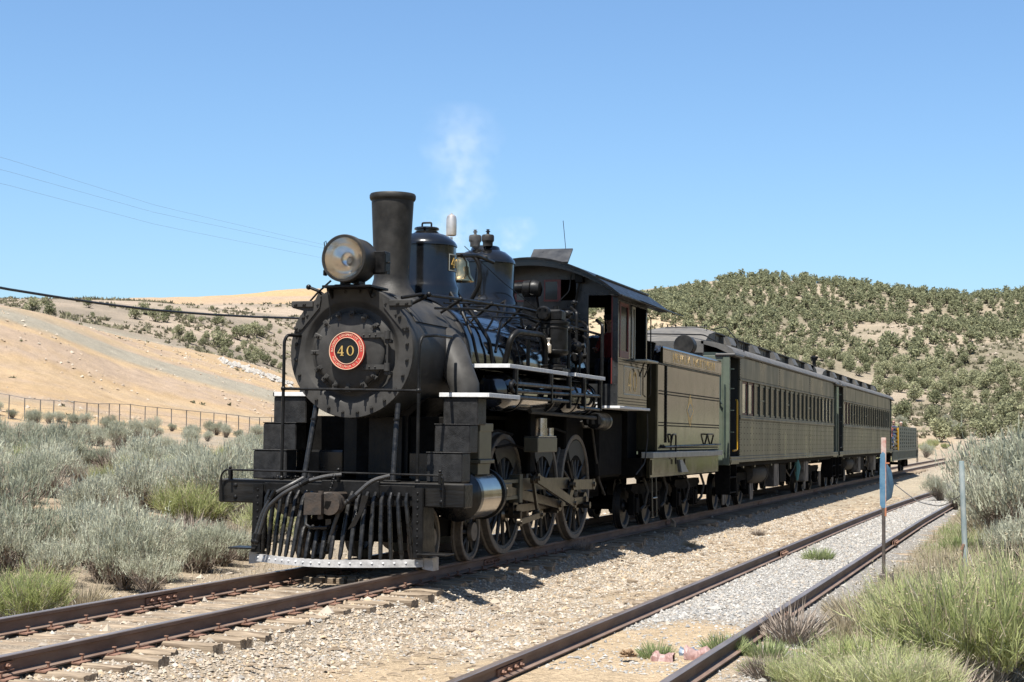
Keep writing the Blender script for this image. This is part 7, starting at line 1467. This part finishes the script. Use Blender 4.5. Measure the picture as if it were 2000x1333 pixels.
# blue-green post
px_, py_ = PB(1887, 24.9); zz = tz(px_, py_); po = thing("marker_post", (px_, py_, zz), "leaning weathered blue-green post on the right bank behind the rabbitbrush", "post")
q = G(); q.lathe([(.040, -.3), (.041, .6), (.039, 1.2), (.040, 1.43 - zz - .01), (.036, 1.43 - zz), (.0005, 1.43 - zz)], (0, 0, 0), 'z', 12); q.v = [(x_ - max(0, z_) * .034, y_, z_) for x_, y_, z_ in q.v]; q.build("post_shaft", POSTM, po, (px_, py_, zz))
q = G(); q.tube([(-.03, -.04, .58), (-.06, -.06, .5), (-.06, -.06, .40)], .02, 6); q.build("rusty_clasp", FIXM, po, (px_, py_, zz))
q = G(); q.tube([(px_ - .04, py_, .95), (px_ - .35, py_ + .3, .74), (px_ - .75, py_ + 1.0, .78), (px_ - 1.2, py_ + 2.4, 1.0)], .008, 5, bend=.3); q.build("loose_wire", FENCEM, po)
# crumpled metal by the siding rail
for k, (px, py, sc, m_, lab) in enumerate(((1300, 1281, .075, SILM, "rounded piece of crumpled red metal beside the siding's right rail"), (1368, 1278, .085, SILM, "upright twisted reddish metal scrap touching the siding's right rail"), (1352, 1270, .065, GREYB, "blue-grey crumpled sheet between the two red metal scraps"))):
    r = 1.96 * FPX / (py - yh(px)); x, y = PB(px, r); z = tz(x, y); R_ = np.random.default_rng(200 + k); q = G(); n1, n2 = 9, 7; v = []
    for i in range(n1):
        for j in range(n2):
            a = PI * j / (n2 - 1); rr = sc * (1 + R_.uniform(-.10, .10)) * (.9 + .16 * math.sin(i * 1.1 + k)); v.append((x + (i / (n1 - 1) - .5) * sc * 2.6 + R_.uniform(-.01, .01), y + math.cos(a) * rr, z + math.sin(a) * rr * (1.0 if k != 1 else 1.35) + R_.uniform(-.012, .012)))
    q.add(v, [(i * n2 + j, i * n2 + j + 1, (i + 1) * n2 + j + 1, (i + 1) * n2 + j) for i in range(n1 - 1) for j in range(n2 - 1)])
    o = q.build("metal_scrap", m_, None, smooth=False); tag(o, lab, "metal scrap"); mo = o.modifiers.new("t", 'SOLIDIFY'); mo.thickness = .006
# loose timber pieces
for px, py, L_, w_, h_, a, lab in ((32, 1196, .34, .10, .07, .5, "dark splintered timber end left of the far rail at the photo's left edge"), (905, 1221, .42, .05, .02, -.3, "thin weathered board lying on the gravel between the two tracks"), (770, 1248, .20, .03, .02, -.1, "short brown stick on the gravel in front of the sleepers"), (1318, 1052, .09, .09, .20, .2, "short pale stump standing at the shadow's edge beside the tender"), (1110, 1187, .25, .03, .02, .2, "dark bark piece on the gravel near the siding's left rail"), (1240, 1130, .16, .05, .05, .1, "brown wood chunk on the gravel below the tender's shadow")):
    r = (1.72 + .42) * FPX / (py - yh(px)); x, y = PB(px, r); z = tz(x, y); q = G(); q.box(-L_ / 2, L_ / 2, -w_ / 2, w_ / 2, -.01, h_, .008); q.v = [(x_ + (y_ * .3), y_ * (1 + x_), z_ * (1 - .5 * x_ / L_)) for x_, y_, z_ in q.v]
    o = q.build("timber_piece", WOOD, None, (x, y, z)); o.rotation_euler.z = a; tag(o, lab, "wood piece")
q = G(); x, y = PB(1232, 14.6); z = tz(x, y); R_ = np.random.default_rng(8)
for k in range(26): d = R_.normal(0, 1, 3); d /= np.linalg.norm(d); q.tube([(x, y, z + .05), (x + d[0] * .08, y + d[1] * .08, z + .05 + abs(d[2]) * .07)], [.012, .009], 5)
tag(q.build("dried_flower_head", mat("dried_flower", (.34, .22, .12), .9)), "small brown dried seed head lying on the sand between the siding rails", "seed head")

# ------------------------------------------------------------------ steam
def steam(name, x, y, z0, z1, r0, r1, dens, drift, lab, seed):
    M = bpy.data.materials.new(name); M.use_nodes = True; n = M.node_tree; n.nodes.clear(); L = n.links.new
    out = n.nodes.new("ShaderNodeOutputMaterial"); pv = n.nodes.new("ShaderNodeVolumePrincipled"); pv.inputs["Color"].default_value = (1, 1, 1, 1); pv.inputs["Anisotropy"].default_value = 0
    g_ = n.nodes.new("ShaderNodeNewGeometry"); sp = n.nodes.new("ShaderNodeSeparateXYZ"); L(g_.outputs["Position"], sp.inputs[0])
    def mt_(op, a_, b_=None, c_=None):
        q = n.nodes.new("ShaderNodeMath"); q.operation = op
        for i_, s_ in enumerate((a_, b_, c_)):
            if s_ is None: continue
            if isinstance(s_, (int, float)): q.inputs[i_].default_value = s_
            else: L(s_, q.inputs[i_])
        return q.outputs[0]
    h = mt_('DIVIDE', mt_('SUBTRACT', sp.outputs[2], z0), z1 - z0)
    n1 = n.nodes.new("ShaderNodeTexNoise"); n1.inputs["Scale"].default_value = 1.7; n1.inputs["Detail"].default_value = 3; n1.noise_dimensions = '4D'; n1.inputs["W"].default_value = seed; L(g_.outputs["Position"], n1.inputs[0])
    sc = n.nodes.new("ShaderNodeSeparateColor"); L(n1.outputs["Color"], sc.inputs[0])
    ax = mt_('ADD', mt_('MULTIPLY', h, drift), mt_('MULTIPLY', mt_('SUBTRACT', sc.outputs[0], .5), 1.1)); ay = mt_('MULTIPLY', mt_('SUBTRACT', sc.outputs[1], .5), 1.1)
    dx = mt_('SUBTRACT', mt_('SUBTRACT', sp.outputs[0], x), ax); dy = mt_('SUBTRACT', mt_('SUBTRACT', sp.outputs[1], y), ay); d = mt_('SQRT', mt_('ADD', mt_('MULTIPLY', dx, dx), mt_('MULTIPLY', dy, dy)))
    R = mt_('MULTIPLY_ADD', h, r1 - r0, r0); f = mt_('SUBTRACT', 1.0, mt_('DIVIDE', d, R)); f = mt_('MAXIMUM', f, 0.0)
    n2 = n.nodes.new("ShaderNodeTexNoise"); n2.inputs["Scale"].default_value = 4.2; n2.inputs["Detail"].default_value = 5; n2.inputs["Roughness"].default_value = .6; L(g_.outputs["Position"], n2.inputs[0])
    mr = n.nodes.new("ShaderNodeMapRange"); L(n2.outputs[0], mr.inputs[0]); mr.inputs[1].default_value = .38; mr.inputs[2].default_value = .68
    top = mt_('MULTIPLY', mt_('MAXIMUM', mt_('SUBTRACT', 1.0, h), 0.0), mt_('MINIMUM', mt_('MULTIPLY', h, 6.0), 1.0)); L(mt_('MULTIPLY', mt_('MULTIPLY', mt_('MULTIPLY', f, mr.outputs[0]), mt_('POWER', top, .7)), dens), pv.inputs["Density"]); L(pv.outputs[0], out.inputs["Volume"])
    q = G(); R2 = max(r0, r1) + .45; q.lathe([(.0005, z0), (r0 + .35, z0 + .01), (R2, z0 + (z1 - z0) * .4), (R2, z1 - .1), (.0005, z1)], (x + drift / 2, y, 0), 'z', 20)
    o = q.build(name, M, None, smooth=False); tag(o, lab, "steam", kind="stuff")
steam("steam_plume", -.30, 4.6, 4.4, 6.85, .26, .70, 1.8, .10, "thin white steam plume rising behind the whistle", 3.0)
steam("steam_wisp", .05, 6.6, 4.75, 5.35, .28, .32, 2.4, .0, "small faint steam wisp in front of the cab roof", 7.0)
